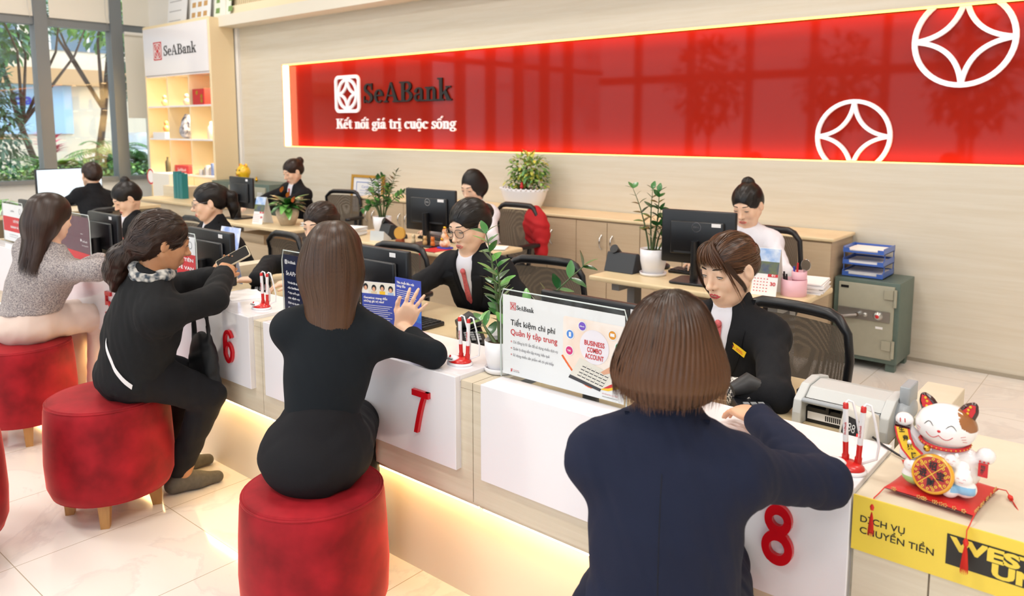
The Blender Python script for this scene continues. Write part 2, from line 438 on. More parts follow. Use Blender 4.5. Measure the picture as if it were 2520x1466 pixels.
# ---------------------------------------------------------------- the room
YW, XW, XR, YF = 5.76, -12.3, 5.0, -6.5       # back wall, window wall, right wall, street front
RX0, RX1, RZ0, RZ1 = -8.76, 0.62, 1.355, 2.392   # opening for the red panel
m = MB(); m.box(XW-.3, XR+.3, YF-.3, YW+.3, -.12, 0); struct('floor', m, FLOORM)
m = MB(); m.box(XW-.3, XR+.3, YF-.3, YW+.3, CEIL, CEIL+.15); struct('ceiling', m, CEILM)
m = MB(); y0, y1 = YW, YW+.30
m.box(XW-.3, XR+.3, y0, y1, 0, RZ0); m.box(XW-.3, RX0, y0, y1, RZ0, RZ1); m.box(RX1, XR+.3, y0, y1, RZ0, RZ1); m.box(XW-.3, XR+.3, y0, y1, RZ1, 2.92)
m.box(RX0, RX1, YW+.2, y1, RZ0, RZ1)
struct('wall_back', m, WALLP)
m = MB(); m.box(-9.95, XR, 5.5, YW+.3, 2.92, 3.06); struct('trim_1', m, mat('ledge_paint', '#e3ddcf', .5))       # projecting ledge over the laminate
m = MB(); m.box(-9.95, XR, YW-.10, YW+.3, 3.06, 3.20); struct('trim_2', m, mat('ledge_cream', '#eee0c0', .5))
m = MB()
x = -9.70
while x < 3.0: m.box(x, x+.028, YW-.06, YW-.03, 3.20, CEIL); x += .045
m.box(-9.8, XR, YW-.03, YW+.3, 3.2, CEIL); struct('trim_3', m, mat('fluted_oak', '#e2d2b0', .5))
m = MB(); m.box(-12.3, -9.8, YW-.05, YW+.3, 2.92, CEIL); struct('wall_back_upper', m, PAINT)
m = MB(); m.box(-9.93, -9.80, YW-.14, YW, 3.06, CEIL); struct('trim_4', m, PAINT)
m = MB(); m.box(-9.83, -9.72, YW-.035, YW, 0, 2.92); struct('trim_5', m, mat('trim_white', '#f4f2f0', .4))
m = MB(); m.box(XW, XR, YW-.012, YW, 0, .022); struct('baseboard_back', m, mat('skirting_line', '#a99f8e', .5))
m = MB(); m.box(XR, XR+.3, YF, YW, 0, CEIL); struct('wall_right', m, PAINT)
# window wall on the left: mullions, transom, sill, panes
m = MB(); m.box(XW-.15, XW+.02, YF, YW, 0, .80); struct('wall_left', m, mat('sill_wall_paint', '#cfd3d6', .6))
MUL = [YF+.1] + [5.22 - 1.02*k for k in range(11)][::-1] + [YW-.02]
k = 1
m = MB()
for yy in MUL[1:-1]: m.box(XW-.10, XW+.10, yy-.085, yy+.085, .80, CEIL)
m.box(XW-.08, XW+.07, YF, YW, 3.02, 3.14); m.box(XW-.08, XW+.08, YF, YW, .80, .86)
struct('window_frame_left', m, GREYM)
m = MB(); m.box(XW-.012, XW-.004, YF, YW, .86, CEIL); struct('window_1', m, GLASS)
# street front behind the camera, seen only in reflections
m = MB()
x = XW+1.2
while x < XR: m.box(x-.07, x+.07, YF-.1, YF+.1, 0, CEIL); x += 1.55
m.box(XW, XR, YF-.09, YF+.09, 2.75, 2.95); m.box(XW, XR, YF-.09, YF+.09, 0, .25); struct('window_frame_front', m, GREYM)
m = MB(); m.box(XW, XR, YF-.01, YF, .25, CEIL); struct('window_2', m, GLASS)
# roller blinds (upper row drawn, one lower one half down by the shelf)
BL = mat('blind_fabric', '#e8e4da', .8, noise=.03, nscale=300)
def blind(y0, y1, z0, z1, label, chain=True):
    t = thing('roller_blind', (XW+.12, (y0+y1)/2, z1), label, 'blind', 'roller blinds on the window wall')
    q = MB(); q.box(XW+.10, XW+.104, y0, y1, z0, z1); q.box(XW+.093, XW+.111, y0, y1, z0-.02, z0); wpart('fabric', q, BL, t)
    q = MB(); q.tube([(XW+.12, y0, z1), (XW+.12, y1, z1)], .028, 10); wpart('roller_tube', q, PAINT, t)
    if chain:
        q = MB(); yy = y1-.02; q.tube([(XW+.15, yy-.03, z1-.02), (XW+.15, yy-.05, z0+.1), (XW+.15, yy-.03, z0-.05), (XW+.15, yy, z0+.1), (XW+.15, yy+.0, z1-.02)], .004, 6); wpart('pull_chain', q, LGREY, t)
blind(3.2, 4.10, 3.15, 4.5, 'cream roller blind in the upper window left of both grey mullions')
blind(4.31, 5.12, 3.15, 4.5, 'cream roller blind in the upper window between the two grey mullions')
blind(5.32, 5.74, 3.15, 4.5, 'narrow cream blind in the upper window corner above the shelf sign', False)
blind(5.32, 5.74, 1.76, 3.0, 'long cream blind drawn half down beside the shelf unit', False)

# red backlit panel in the recess
RP = thing('red_wall_sign', (-4, YW+.1, RZ0), 'long glossy red backlit wall panel with bank name and white ring emblems', 'sign')
REDG = mat('red_glass', '#9a2418', .04, spec=.16, coat=.0)
PY = YW+.115
m = MB(); m.box(RX0+.02, RX1-.02, PY, PY+.02, RZ0+.01, RZ1-.01); wpart('red_panel', m, REDG, RP)
LED = mat('led_strip', '#fff0d0', .5, emit='#ffd9a0', estr=9)
LEDO = mat('led_orange', '#ffb070', .5, emit=(1, .34, .08, 1), estr=7)
m = MB(); m.box(RX0+.001, RX0+.006, YW+.02, YW+.10, RZ0+.01, RZ1-.01); wpart('led_strip', m, LED, RP)
for z0_ in (RZ1-.005, RZ0+.001):
    m = MB(); m.box(RX0+.01, RX1-.01, YW+.012, YW+.10, z0_, z0_+.004); wpart('edge_light', m, LEDO, RP)
SIGNW = mat('sign_white', '#f1eef6', .35, emit='#fff4ea', estr=.25)
U, V = Vector((1, 0, 0)), Vector((0, 0, 1))
def on_panel(mb, f): f(mb); return mb
def slab_fit(mb, body, o, u, v, w, h, th=.001, mi=0, off=0.):
    xs = w/slab_width(body, h); slab_text(mb, body, o, u, v, h, th, mi, off, xs=xs); return mb
m = MB(); emblem(m, (-7.567, PY-.001, 1.993), U, V, .47, .442, .02, stroke=.085); wpart('logo_badge', m, SIGNW, RP)
m = MB(); slab_fit(m, 'SeABank', (-7.27, PY-.001, 1.882), U, V, 1.45, .222, .018); wpart('bank_name', m, mat('sign_black', '#17120f', .4), RP)
_k = 2.03/slab_width('Kết nối giá trị cuộc sống', .118); _x = -7.79
for _w in 'Kết nối giá trị cuộc sống'.split():
    m = MB(); _x += slab_text(m, _w, (_x, PY-.001, 1.585), U, V, .118, .018, xs=_k)+.34*.118*_k; wpart('slogan_word', m, SIGNW, RP)
def ring(cx, cz, R, nm):
    m = MB(); emblem(m, (cx, PY-.001, cz), U, V, 2*R, 2*R, .025, badge=False, stroke=.062, clip=(RZ0-cz+.008, RZ1-cz-.008)); wpart(nm, m, SIGNW, RP)
ring(-1.105, 2.17, .31, 'ring_emblem'); ring(-1.77, 1.535, .265, 'ring_emblem')

# ---------------------------------------------------------------- outside the window wall
GRND = mat('garden_soil', '#6f7a5a', .9, noise=.4, nscale=3)
m = MB(); m.box(-45, XW-.16, -25, 30, -.3, -.05); struct('ground_outside', m, mat('paving_outside', '#b9b6ae', .8, noise=.1, nscale=2))
m = MB(); m.box(-45, XR+12, -30, YF-.2, -.3, -.05); struct('street_outside', m, mat('asphalt_outside', '#9a9a98', .9, noise=.1, nscale=4))
t = thing('planter', (-13.6, 3, 0), 'long pale concrete planter wall outside the window', 'planter')
m = MB(); m.box(-15.4, -13.2, -3, 12, -.05, .62); wpart('planter_box', m, mat('planter_concrete', '#c4c9cc', .7, noise=.06, nscale=5), t)
m = MB(); m.box(-15.45, -13.13, -3, 12, .62, .70); wpart('coping', m, mat('planter_coping', '#dfe3e6', .6), t)

def leaf_quads(mb, c, d, L, w, bend=.25, mi=0, up=Vector((0, 0, 1)), cup=.12):
    """one leaf blade: six-segment strip with a folded midrib"""
    c, d = Vector(c), Vector(d).normalized(); sd = d.cross(up)
    if sd.length < .01: sd = Vector((1, 0, 0))
    sd.normalize(); nn = sd.cross(d)
    vs = []
    for i in range(6):
        t = i/5; wd = w*math.sin(PI*min(.96, .06+t*.94))**.8
        p = c + d*(L*t) - nn*(bend*L*t*t)
        vs += [p - sd*wd + nn*cup*wd, p, p + sd*wd + nn*cup*wd]
    fs = []
    for i in range(5):
        a = i*3; fs += [(a, a+1, a+4, a+3), (a+1, a+2, a+5, a+4)]
    mb.add(vs, fs, mi, True); return mb
def crown(mb, c, rx, ry, rz, n, L, w, mi=0, shape=None, nm=1):
    R = random
    for _ in range(n):
        a, b, q = R.uniform(0, 2*PI), R.uniform(-1, 1), R.random()**.33
        s = math.sqrt(1-b*b); p = Vector((rx*q*s*math.cos(a), ry*q*s*math.sin(a), rz*q*b))
        if shape: p.x *= shape(b*q); p.y *= shape(b*q)
        d = Vector((p.x/rx+R.uniform(-.6, .6), p.y/ry+R.uniform(-.6, .6), p.z/rz*.5+R.uniform(-.5, .5)))
        leaf_quads(mb, Vector(c)+p, d, L*R.uniform(.6, 1.2), w*R.uniform(.7, 1.2), mi=mi+R.randrange(nm))
    return mb
G1 = mat('leaf_dark', '#47754a', .5); G2 = mat('leaf_mid', '#6aa05c', .5); G3 = mat('leaf_light', '#a5cf70', .5); G4 = mat('leaf_blue', '#6f9684', .6); PINK = mat('flower_pink', '#e0527c', .5)
BARK = mat('bark', '#5a4638', .9, noise=.4, nscale=20)
t = thing('hedge', (-13.7, 4, .70), 'low clipped bright green hedge along the planter edge outside', 'hedge')
m = MB()
for _ in range(4200):
    p = (random.uniform(-14.1, -13.35), random.uniform(1.5, 9), .70 + random.uniform(0, .26)); leaf_quads(m, p, (random.uniform(-1, 1), random.uniform(-1, 1), random.uniform(-.2, 1)), .07, .025, mi=random.randrange(3))
wpart('foliage', m, [G2, G3, G1], t)
def tree(x, y, base, h, rx, rz, n, mats_, label, L=.22, w=.05, cone=False, lean=0., tw=.10):
    t = thing('tree', (x, y, base), label, 'tree')
    q = MB(); tw *= .7; q.tube([(x, y, base), (x+lean*.4, y+lean*.5, base+h*.4), (x+lean, y+lean, base+h)], [tw, tw*.8, tw*.4], 8)
    for k in range(4):
        a = k*1.7; q.tube([(x+lean*.4, y+lean*.5, base+h*.45), (x+math.cos(a)*rx*.5, y+math.sin(a)*rx*.5, base+h*.8), (x+math.cos(a)*rx*.8, y+math.sin(a)*rx*.8, base+h)], [tw*.5, tw*.3, .01], 6)
    wpart('trunk', q, BARK, t)
    q = MB(); crown(q, (x+lean, y+lean, base+h), rx, rx, rz, n, L, w, nm=len(mats_), shape=(lambda b: .25+.75*(1-(b+1)/2)**.8) if cone else None); wpart('crown', q, mats_, t)
tree(-15.6, 4.35, .6, 1.3, .85, 1.75, 2600, [G4, G1, G4], 'tall dark conical evergreen outside at the left edge', .16, .03, cone=True)
tree(-16.2, 5.6, .0, 3.7, 1.1, .9, 1700, [G2, G4], 'leaning tree with bare dark trunk outside between the mullions', .2, .05, lean=-.7)
tree(-17.5, 8.7, .0, 3.2, 1.3, 1.35, 3400, [G4, G1], 'bushy blue-green tree outside behind the second mullion', .2, .05, tw=.13)
tree(-21, 8.2, .0, 4.6, 1.5, 1.0, 1300, [G3, G2], 'pale green street tree in front of the opposite building', .25, .06, lean=.5, tw=.15)
t = thing('cycad', (-14.5, 6.0, .70), 'squat cycad with arching fronds in the planter outside', 'cycad')
q = MB(); q.tube([(-14.5, 6.0, .62), (-14.5, 6.0, 1.05)], [.15, .13], 10); wpart('trunk', q, BARK, t)
q = MB()
for k in range(26):
    a = k*2.4; el = .25 + .9*((k*7) % 10)/10; L0 = .85
    P = [Vector((-14.5, 6.0, 1.05)) + Vector((math.cos(a)*math.cos(el), math.sin(a)*math.cos(el), math.sin(el)))*L0*s - Vector((0, 0, .45*s*s)) for s in [i/8 for i in range(9)]]
    q.tube(P, .008, 4)
    for i in range(1, 9):
        for sg in (-1, 1):
            tdir = (P[i]-P[i-1]).normalized(); sd = tdir.cross(Vector((0, 0, 1))).normalized()*sg
            leaf_quads(q, P[i], sd+tdir*.6, .20, .012, bend=.2); leaf_quads(q, (P[i]+P[i-1])/2, sd+tdir*.6, .20, .012, bend=.2)
wpart('fronds', q, G2, t)
for i, (x, y, hz, col, lb) in enumerate(((-14.0, 6.9, 1.25, 'p', 'broad-leaved shrub with pink flower bracts below the long blind outside'), (-14.2, 4.9, 1.0, 'p', 'small shrub with pink flowers left of the first mullion outside'), (-14.1, 6.45, 1.1, 'g', 'silvery green strap-leaved shrub outside right of the cycad'), (-14.0, 5.45, .95, 'g', 'low bright green shrub outside between cycad and hedge'), (-14.6, 7.6, 1.5, 'g', 'leafy green shrub outside half hidden by the shelf unit'))):
    t = thing('shrub', (x, y, .70), lb, 'shrub'); q = MB()
    for _ in range(240):
        a = random.uniform(0, 2*PI); leaf_quads(q, (x+math.cos(a)*.1, y+math.sin(a)*.1, .7+random.uniform(0, hz-.75)), (math.cos(a), math.sin(a), random.uniform(.2, 1.4)), random.uniform(.3, .5), .04, bend=.5, mi=random.randrange(2))
    wpart('leaves', q, [G2, G3] if i % 2 else [G2, mat('leaf_silver', '#9fb8a6', .5)], t)
    if col == 'p':
        q = MB()
        for _ in range(46):
            a = random.uniform(0, 2*PI); leaf_quads(q, (x+math.cos(a)*.05, y+math.sin(a)*.05, .7+hz-.42+random.uniform(-.12, .12)), (math.cos(a), math.sin(a), random.uniform(.5, 1.6)), .24, .03, bend=.4)
        wpart('flowers', q, PINK, t)
# building across the street
t = thing('shop_building', (-27, 8, 0), 'pale multi-storey shop building across the street beyond the trees', 'building')
PALEB = mat('facade_cream', '#e8dcc6', .8); q = MB(); q.box(-36, -27, -14, 30, 0, 14); wpart('facade', q, PALEB, t)
q = MB()
for z in (2.9, 6.6): q.box(-27, -26.4, -14, 30, z, z+.5)
wpart('canopy', q, mat('facade_band', '#c9a072', .7), t)
WG = mat('far_window_glass', '#5b7486', .15)
for k in range(9):
    y = -6+k*3.1
    q = MB(); q.box(-27.02, -26.95, y, y+2.2, 4.0, 6.2); w_ = wpart('window', q, WG, t)
    q = MB(); q.box(-27.0, -26.9, y-.06, y, 4, 6.2); q.box(-27.0, -26.9, y+1.07, y+1.13, 4, 6.2); q.box(-27.0, -26.9, y+2.2, y+2.26, 4, 6.2); q.box(-27, -26.9, y, y+2.2, 6.2, 6.28); wpart('frame', q, PAINT, t)
q = MB(); q.box(-27.05, -26.9, 7.6, 10.0, 1.4, 3.0); wpart('shop_sign_panel', q, mat('pale_blue_panel', '#a9d0ec', .4), t)
q = MB(); put_text(q, 'Bank', (-26.86, 8.35, 2.3), (0, 1, 0), (0, 0, 1), w=1.1, h=.34, bold=.02); wpart('sign_lettering', q, BLUEINK, t)
q = MB(); q.box(-27.05, -26.9, 12.5, 20, .2, 2.7); wpart('shop_window', q, mat('dark_shopfront', '#2b3034', .2), t)
q = MB(); q.box(-26.95, -26.85, 13, 15.6, 2.2, 2.6)
for k in range(4): q.box(-26.95, -26.85, 13+k*1.3, 13.35+k*1.3, .7, 1.6)
wpart('poster', q, PAINT, t)
tag(wthing('car', (lambda q: (q.rbox(-24.9, -23.1, 9.6, 13.6, .25, .95, .3), q.rbox(-24.7, -23.3, 10.4, 12.9, .9, 1.45, .35), [q.tube([(xx, yy, .28), (xx+.2, yy, .28)], .33, 16) for xx in (-24.9, -23.3) for yy in (10.4, 12.7)], q)[3])(MB()), mat('car_paint', '#d7dde2', .2, coat=.6), 'silver car parked on the street beyond the planter', 'car'), None, None)
# greenery across the street front, seen only in the red glass
for k in range(5):
    x = -10.5+k*3.4; tree(x, YF-3.0-(k % 2), -.05, 2.9, 1.1, 1.3, 500, [G1, G4], 'street tree standing in front of the bank, number %s from the corner' % ('one two three four five'.split()[k]), .35, .09)
# ---------------------------------------------------------------- counter: four white stations on a pale oak base
YC, ZT = 1.69, .819
XRS = [-.475 - 1.2*k for k in range(5)]          # right edges of stations 8, 7, 6, 5, 4
def digit(mb, ch, cx, cz, h, y, mi=0):
    s = S2(); w = .17
    if ch == '8':
        s.arc(.5, .745, .37, .255, .21, .165, 0, 360, 40); s.arc(.5, .285, .43, .285, .22, .165, 0, 360, 44)
    elif ch == '6':
        s.arc(.5, .32, .42, .32, .185, .12, 0, 360, 40); s.arc(.52, .66, .44, .34, .19, .12, 25, 180, 24); s.rect(.08, .30, .265, .68)
    elif ch == '7':
        s.rect(.05, .86, .97, 1.0)
        for i in range(10):
            t0, t1 = i/10, (i+1)/10; f = lambda t: (.97-.62*t**.62, 1-t)
            a, b = f(t0), f(t1); s.quad((a[0]-.2, a[1]), (a[0], a[1]), (b[0], b[1]), (b[0]-.2, b[1]))
    elif ch == '5':
        s.rect(.15, .86, .92, 1.0); s.quad((.15, .5), (.33, .5), (.33, 1), (.2, 1)); s.arc(.48, .33, .44, .33, .185, .12, -160, 130)
    elif ch == '4':
        s.rect(.58, 0, .76, 1); s.rect(.03, .24, .97, .37); s.quad((.03, .24), (.03, .37), (.60, 1), (.70, 1))
    s.to(mb, (cx-h*.29, y, cz), U, V, h*.58, h, .012, mi); return mb
names = {0: '8', 1: '7', 2: '6', 3: '5', 4: '4'}
for k, xr in enumerate(XRS):
    xl = xr-1.093; n = names[k]
    t = thing('teller_counter', (xr-.55, YC+.1, 0), ['white gloss teller counter marked 8 beside the yellow money transfer band', 'white gloss teller counter marked 7 behind the long-haired customer', 'white gloss teller counter marked 6 behind the black-coated customer', 'white gloss teller counter marked 5 half hidden by the tweed-jacket customer', 'white gloss teller counter marked 4 at the far left edge'][k], 'counter', None)
    q = MB()
    q.box(xl, xr, YC, YC+.022, .51, ZT)                       # front panel
    q.box(xl, xr-.53, YC+.022, YC+.105, ZT-.022, ZT)          # narrow ledge under the poster stand
    q.box(xr-.53, xr, YC+.022, 2.01, ZT-.022, ZT)             # full-depth top
    q.box(xr-.022, xr, YC+.022, 2.01, .51, ZT-.022)
    q.box(xl, xl+.02, YC+.022, YC+.105, .51, ZT-.022)
    wpart('counter_shell', q, WHITE, t, bevel=.0025)
    q = MB(); digit(q, n, xr-.153, .596, .146, YC-.0005); wpart('number', q, RED, t, label='red number %s' % n)
    # oak carcass behind and under the shell
    x0, x1 = xl-.055, xr+.052
    q = MB(); q.box(x0+.002, x1-.001, YC+.024, YC+.05, .411, .779)
    q.box(x0+.002, x1-.001, YC+.05, 2.0, .775, .795) if False else None
    q.box(x0+.002, x1-.001, YC+.05, 1.98, .385, .41)
    q.box(xr+.001, x1-.001, YC+.024, 2.25, .78, .804); q.box(x0+.002, xl-.001, YC+.024, 2.25, .78, .804)
    wpart('oak_carcass', q, WOOD, t)
    q = MB(); q.box(x0, x1, YC+.12, YC+.14, 0, .385); wpart('plinth', q, mat('plinth_cream', '#f0e2ca', .35), t)
    q = MB(); q.box(x0+.01, x1-.01, YC+.06, YC+.085, .372, .3845); wpart('plinth_light', q, mat('plinth_led', '#fff2d8', .5, emit='#ffd592', estr=26), t)
for k, xr in enumerate(XRS):
    n = names[k]
    t = thing('staff_desk', (xr-.55, 2.25, 0), ['pale oak staff worktop with the banknote counting machine on it', 'pale oak staff worktop in front of the teller in round glasses', 'pale oak staff worktop in front of the half-hidden teller', 'pale oak staff worktop in front of the teller with the ponytail', 'pale oak staff worktop in front of the topknot teller'][k], 'desk')
    x0, x1 = xr-1.145, xr+.05
    q = MB(); q.box(x0+.06, xr-.06, 2.012, 2.56, .735, .76); q.box(x0+.06, xr-.535, YC+.11, 2.012, .735, .76); wpart('worktop', q, DESKT, t)
    q = MB(); q.box(xr-.055, x1-.002, 2.26, 2.62, .10, .815); wpart('side_return', q, WOOD, t, bevel=.003)
    q = MB(); q.box(x0+.06, xr-.06, 2.03, 2.05, .1, .735); wpart('modesty_panel', q, WOOD, t)
# money transfer desk on the right
t = thing('transfer_desk', (1.2, 1.97, 0), 'pale oak desk at the right end with a yellow money transfer band', 'counter')
q = MB(); q.box(-.465, 2.9, YC, 2.24, .79, .814); wpart('desk_top', q, WOOD, t)
q = MB(); q.box(-.465, -.318, YC+.003, YC+.03, .385, .79); q.box(-.314, 2.9, YC+.003, YC+.03, .385, .79); q.box(-.46, -.44, YC+.03, 2.2, .1, .79); wpart('front_panel', q, WOOD, t)
q = MB(); q.box(-.465, 2.9, YC+.12, YC+.14, 0, .385); wpart('plinth', q, MT['plinth_cream'], t)
q = MB(); q.box(-.455, 2.9, YC+.06, YC+.085, .372, .3845); wpart('plinth_light', q, MT['plinth_led'], t)
YEL = mat('yellow_vinyl', '#f0d34c', .35)
q = MB(); q.box(-.470, 2.9, YC-.0015, YC+.003, .692, .8145); bnd = wpart('yellow_band', q, YEL, t)
FR = (Vector((1, 0, 0)), Vector((0, 0, 1)))
q = MB(); put_text(q, 'DỊCH VỤ', (-.4535, YC-.0018, .759), *FR, w=.088, h=.0143, bold=.012)
put_text(q, 'CHUYỂN TIỀN', (-.4535, YC-.0018, .7335), *FR, w=.144, h=.0143, bold=.012); wpart('lettering', q, INK, bnd)
q = MB(); q.box(-.288, .16, YC-.0022, YC-.0015, .726, .790); wpart('logo_block', q, mat('logo_black', '#24231f', .5), bnd)
q = MB(); put_text(q, 'WESTERN', (-.283, YC-.0025, .7605), *FR, w=.262, h=.0255, bold=.05); put_text(q, 'UNION', (-.208, YC-.0025, .7305), *FR, w=.187, h=.0255, bold=.05); wpart('logo_lettering', q, YEL, bnd)

# ---------------------------------------------------------------- stools
def velvet():
    m = mat('red_velvet', '#a61a26', .62, sheen=.0, noise=.35, nscale=7, bump=.15, col2='#780d16'); b = m.node_tree.nodes['Principled BSDF']
    b.inputs['Sheen Weight'].default_value = .9; b.inputs['Sheen Roughness'].default_value = .3; b.inputs['Sheen Tint'].default_value = hexc('#ff7a70'); b.inputs['Specular IOR Level'].default_value = .2
    return m
VEL = velvet(); LEGW = mat('oak_leg', '#b98a52', .5, noise=.2, nscale=12, stretch=(4, 4, .6))
def stool(x, y, label, r=.225, h=.50, rz=.4, grp='red velvet stools along the counter'):
    t = thing('velvet_stool', (x, y, 0), label, 'stool', grp, rz)
    q = MB(); z0 = .105
    q.lathe([(r*.86, z0), (r*.95, z0+.012), (r*1.01, z0+.05), (r*1.03, z0+.15), (r*1.01, h-.12), (r*.985, h-.035), (r*.965, h-.012), (r*.93, h)], n=56)
    part('upholstery', q, VEL, t)
    q = MB(); q.lathe([(r*.93, h-.001), (r*.75, h+.008), (r*.4, h+.011), (.001, h+.012)], n=56, cap=False); part('seat_top', q, VEL, t)
    for zz, rr in ((h-.008, r*.955), (z0+.01, r*.93)):
        q = MB(); q.tube([(rr*math.cos(a*PI/24), rr*math.sin(a*PI/24), zz) for a in range(49)], .004, 6, cap=False); part('piping', q, VEL, t)
    for k in range(4):
        a = PI/4+k*PI/2; c, s = math.cos(a), math.sin(a); rr = r*.70
        q = MB(); M = Matrix.Rotation(a, 3, 'Z')
        b0 = [Vector((rr*c, rr*s, 0)) + M @ Vector((dx, dy, 0)) for dx, dy in ((-.016, -.016), (.016, -.016), (.016, .016), (-.016, .016))]
        b1 = [Vector((rr*c, rr*s, z0+.02)) + M @ Vector((dx-.014, dy, 0)) for dx, dy in ((-.026, -.024), (.034, -.024), (.034, .024), (-.026, .024))]
        q.add(b0+b1, [(3, 2, 1, 0), (4, 5, 6, 7)] + [(i, (i+1) % 4, 4+(i+1) % 4, 4+i) for i in range(4)]); part('leg', q, LEGW, t)
    return t
SG = None
stool(-.74, 1.25, 'red velvet stool under the woman in the navy jacket', .225)
stool(-1.955, 1.345, 'large red velvet stool under the woman in the black top', .222)
stool(-3.31, 1.29, 'red velvet stool under the customer with the black coat', .238, rz=.2)
stool(-4.47, 1.34, 'red velvet stool under the customer in the grey tweed jacket', .235, rz=.5)
stool(-5.75, 1.36, 'empty red velvet stool at the far left behind the tweed customer', .235, rz=.1)
# ---------------------------------------------------------------- back row desks
DESKS = [(-2.56, -1.345, 'right', 'behind the woman in black jacket at counter 8'), (-5.15, -3.52, 'middle', ''), (-7.0, -5.585, 'left', '')]
for i, (x0, x1, nm, _) in enumerate(DESKS):
    t = thing('office_desk', ((x0+x1)/2, 3.97, 0), ['pale oak office desk with pink pen cup and paper stack on it', 'pale oak office desk with large monitor and lucky figurine on it', 'pale oak office desk with stone coloured plant pot on it'][i], 'desk', 'office desks in the back row')
    q = MB(); q.rbox(x0, x1, 3.69, 4.26, .712, .742, .015); wpart('desk_top', q, DESKT, t)
    q = MB(); q.box(x0+.04, x1-.04, 3.74, 3.76, .12, .57); wpart('modesty_panel', q, CABW, t)
    for xx in (x0+.12, x1-.16):
        q = MB(); q.box(xx, xx+.05, 3.76, 4.2, .66, .71); q.box(xx, xx+.05, 3.93, 4.01, .03, .70); q.box(xx, xx+.05, 3.74, 4.24, 0, .03); wpart('leg', q, GREYP, t)
    q = MB(); q.box(x0+.45, x0+.85, 3.80, 4.2, .1, .64); wpart('drawer_unit', q, CABW, t)
# long cabinet run along the wall: units are things, the top another
t_ = []
CX = [-6.70, -6.28, -5.66, -5.04, -4.42, -3.80, -3.18, -2.43, -1.70]
for i in range(len(CX)-1):
    x0, x1 = CX[i], CX[i+1]
    lb = ['leftmost low cabinet of the wall run behind the framed certificate', 'second low wall cabinet hidden mostly behind the leafy desk plant', 'low wall cabinet behind the middle desk monitor', 'low wall cabinet under the plant in the white oval pot', 'low wall cabinet right of the white oval pot', 'two-door low cabinet with chrome bow handles by the middle office chair', 'low wall cabinet behind the spindly desk plant', 'rightmost low wall cabinet beside the blue letter trays'][i]
    t = thing('wall_cabinet', ((x0+x1)/2, 5.5, 0), lb, 'cabinet', None)
    q = MB(); q.box(x0+.002, x1-.002, 5.315, YW-.012, .06, .835); q.box(x0+.03, x1-.03, 5.34, YW-.03, 0, .06); wpart('body', q, CABW, t)
    hw = (x1-x0)/2
    for s in range(2):
        a, b = x0+.003+s*hw, x0-.003+(s+1)*hw
        q = MB(); q.box(a, b, 5.296, 5.313, .075, .825); d = wpart('door', q, CABW, t, bevel=.002)
        hx = b-.05 if s == 0 else a+.05
        q = MB(); q.tube([(hx, 5.296, .60), (hx, 5.268, .625), (hx, 5.262, .66), (hx, 5.268, .695), (hx, 5.296, .72)], .006, 8); wpart('handle', q, CHROME, d)
        if i == 5 and s == 1: q = MB(); q.tube([(hx, 5.296, .54), (hx, 5.28, .54)], .012, 10); q.tube([(hx, 5.285, .54), (hx, 5.28, .50)], .008, 8); wpart('lock_and_keys', q, BLACK, d)
q = MB(); q.rbox(-6.72, -1.682, 5.288, YW-.012, .837, .862, .012); wthing('worktop', q, DESKT, 'long pale oak top running over the low wall cabinets', 'worktop')

def monitor(loc, rz, w, h, label, grp=None, stickers=True, dell=True, z_base=0.):
    """screen faces +y locally; the back with its stand faces -y"""
    t = thing('monitor', loc, label, 'monitor', grp, rz)
    zb = .10
    q = MB(); q.rbox(-w/2, w/2, -.012, .018, zb, zb+h, .012); q.rbox(-w*.36, w*.36, -.034, -.010, zb+h*.18, zb+h*.80, .02); part('housing', q, BLACK, t)
    q = MB(); q.box(-w/2+.015, w/2-.015, .0182, .0195, zb+.02, zb+h-.015); part('screen', q, mat('screen_lit', '#cfe0ee', .3, emit='#cfe4f5', estr=.9), t)
    q = MB(); q.tube([(0, -.05, .012), (0, -.055, zb+h*.45)], [.035, .030], 12, flat=.6); part('stand', q, BLACK, t)
    q = MB(); q.rbox(-.12, .12, -.14, .08, 0, .014, .03); part('foot', q, BLACK, t)
    q = MB(); q.box(-w*.3, w*.3, -.0355, -.034, zb+h*.205, zb+h*.24); part('port_strip', q, DKGREY, t)
    if dell:
        S = S2(); S.arc(0, 0, 1, 1, .13, .13, 0, 360, 32); q = MB(); S.to(q, (-.0, -.0345, zb+h*.70), U, V, .027, .027, .001)
        put_text(q, 'DELL', (0, -.035, zb+h*.685), U, V, w=.034, h=.011, bold=.03, align='C'); part('round_logo', q, CHROME, t)
    if stickers:
        q = MB(); q.box(w*.24, w*.33, -.0130, -.0122, zb+h*.88, zb+h*.95) if not dell else q.box(w*.20, w*.32, -.0355, -.0345, zb+h*.72, zb+h*.785); part('sticker', q, PAPER, t)
    return t
monitor((-1.985, 3.93, .742), .12, .43, .30, 'black monitor seen from behind with round silver logo on the right office desk')
monitor((-4.13, 3.93, .742), .05, .50, .31, 'large black monitor seen from behind with silver logo on the middle desk')
monitor((-6.74, 3.95, .742), -.05, .44, .29, 'black monitor seen from behind on the left desk beside the calendar', dell=False)
# monitors at the counter
for k, (dx, lb) in enumerate(((-.34, 'wide black monitor back behind the clear poster stand at counter 8'), (-.30, 'black monitor behind the woman with long straight hair at counter 7'), (-.36, 'black monitor back beside the red and white poster at counter 6'), (-.42, 'black monitor back beside the maroon poster at counter 5'), (-.40, 'grey monitor back beside the poster at the far left counter'))):
    xl = XRS[k]-1.093
    monitor((xl+(.28, .20, .33, .33, .33)[k], (1.93, 2.12, 1.95, 1.93, 1.93)[k], .735), 0, .46 if k == 0 else .42, .25 if k == 0 else .26, lb, dell=False)

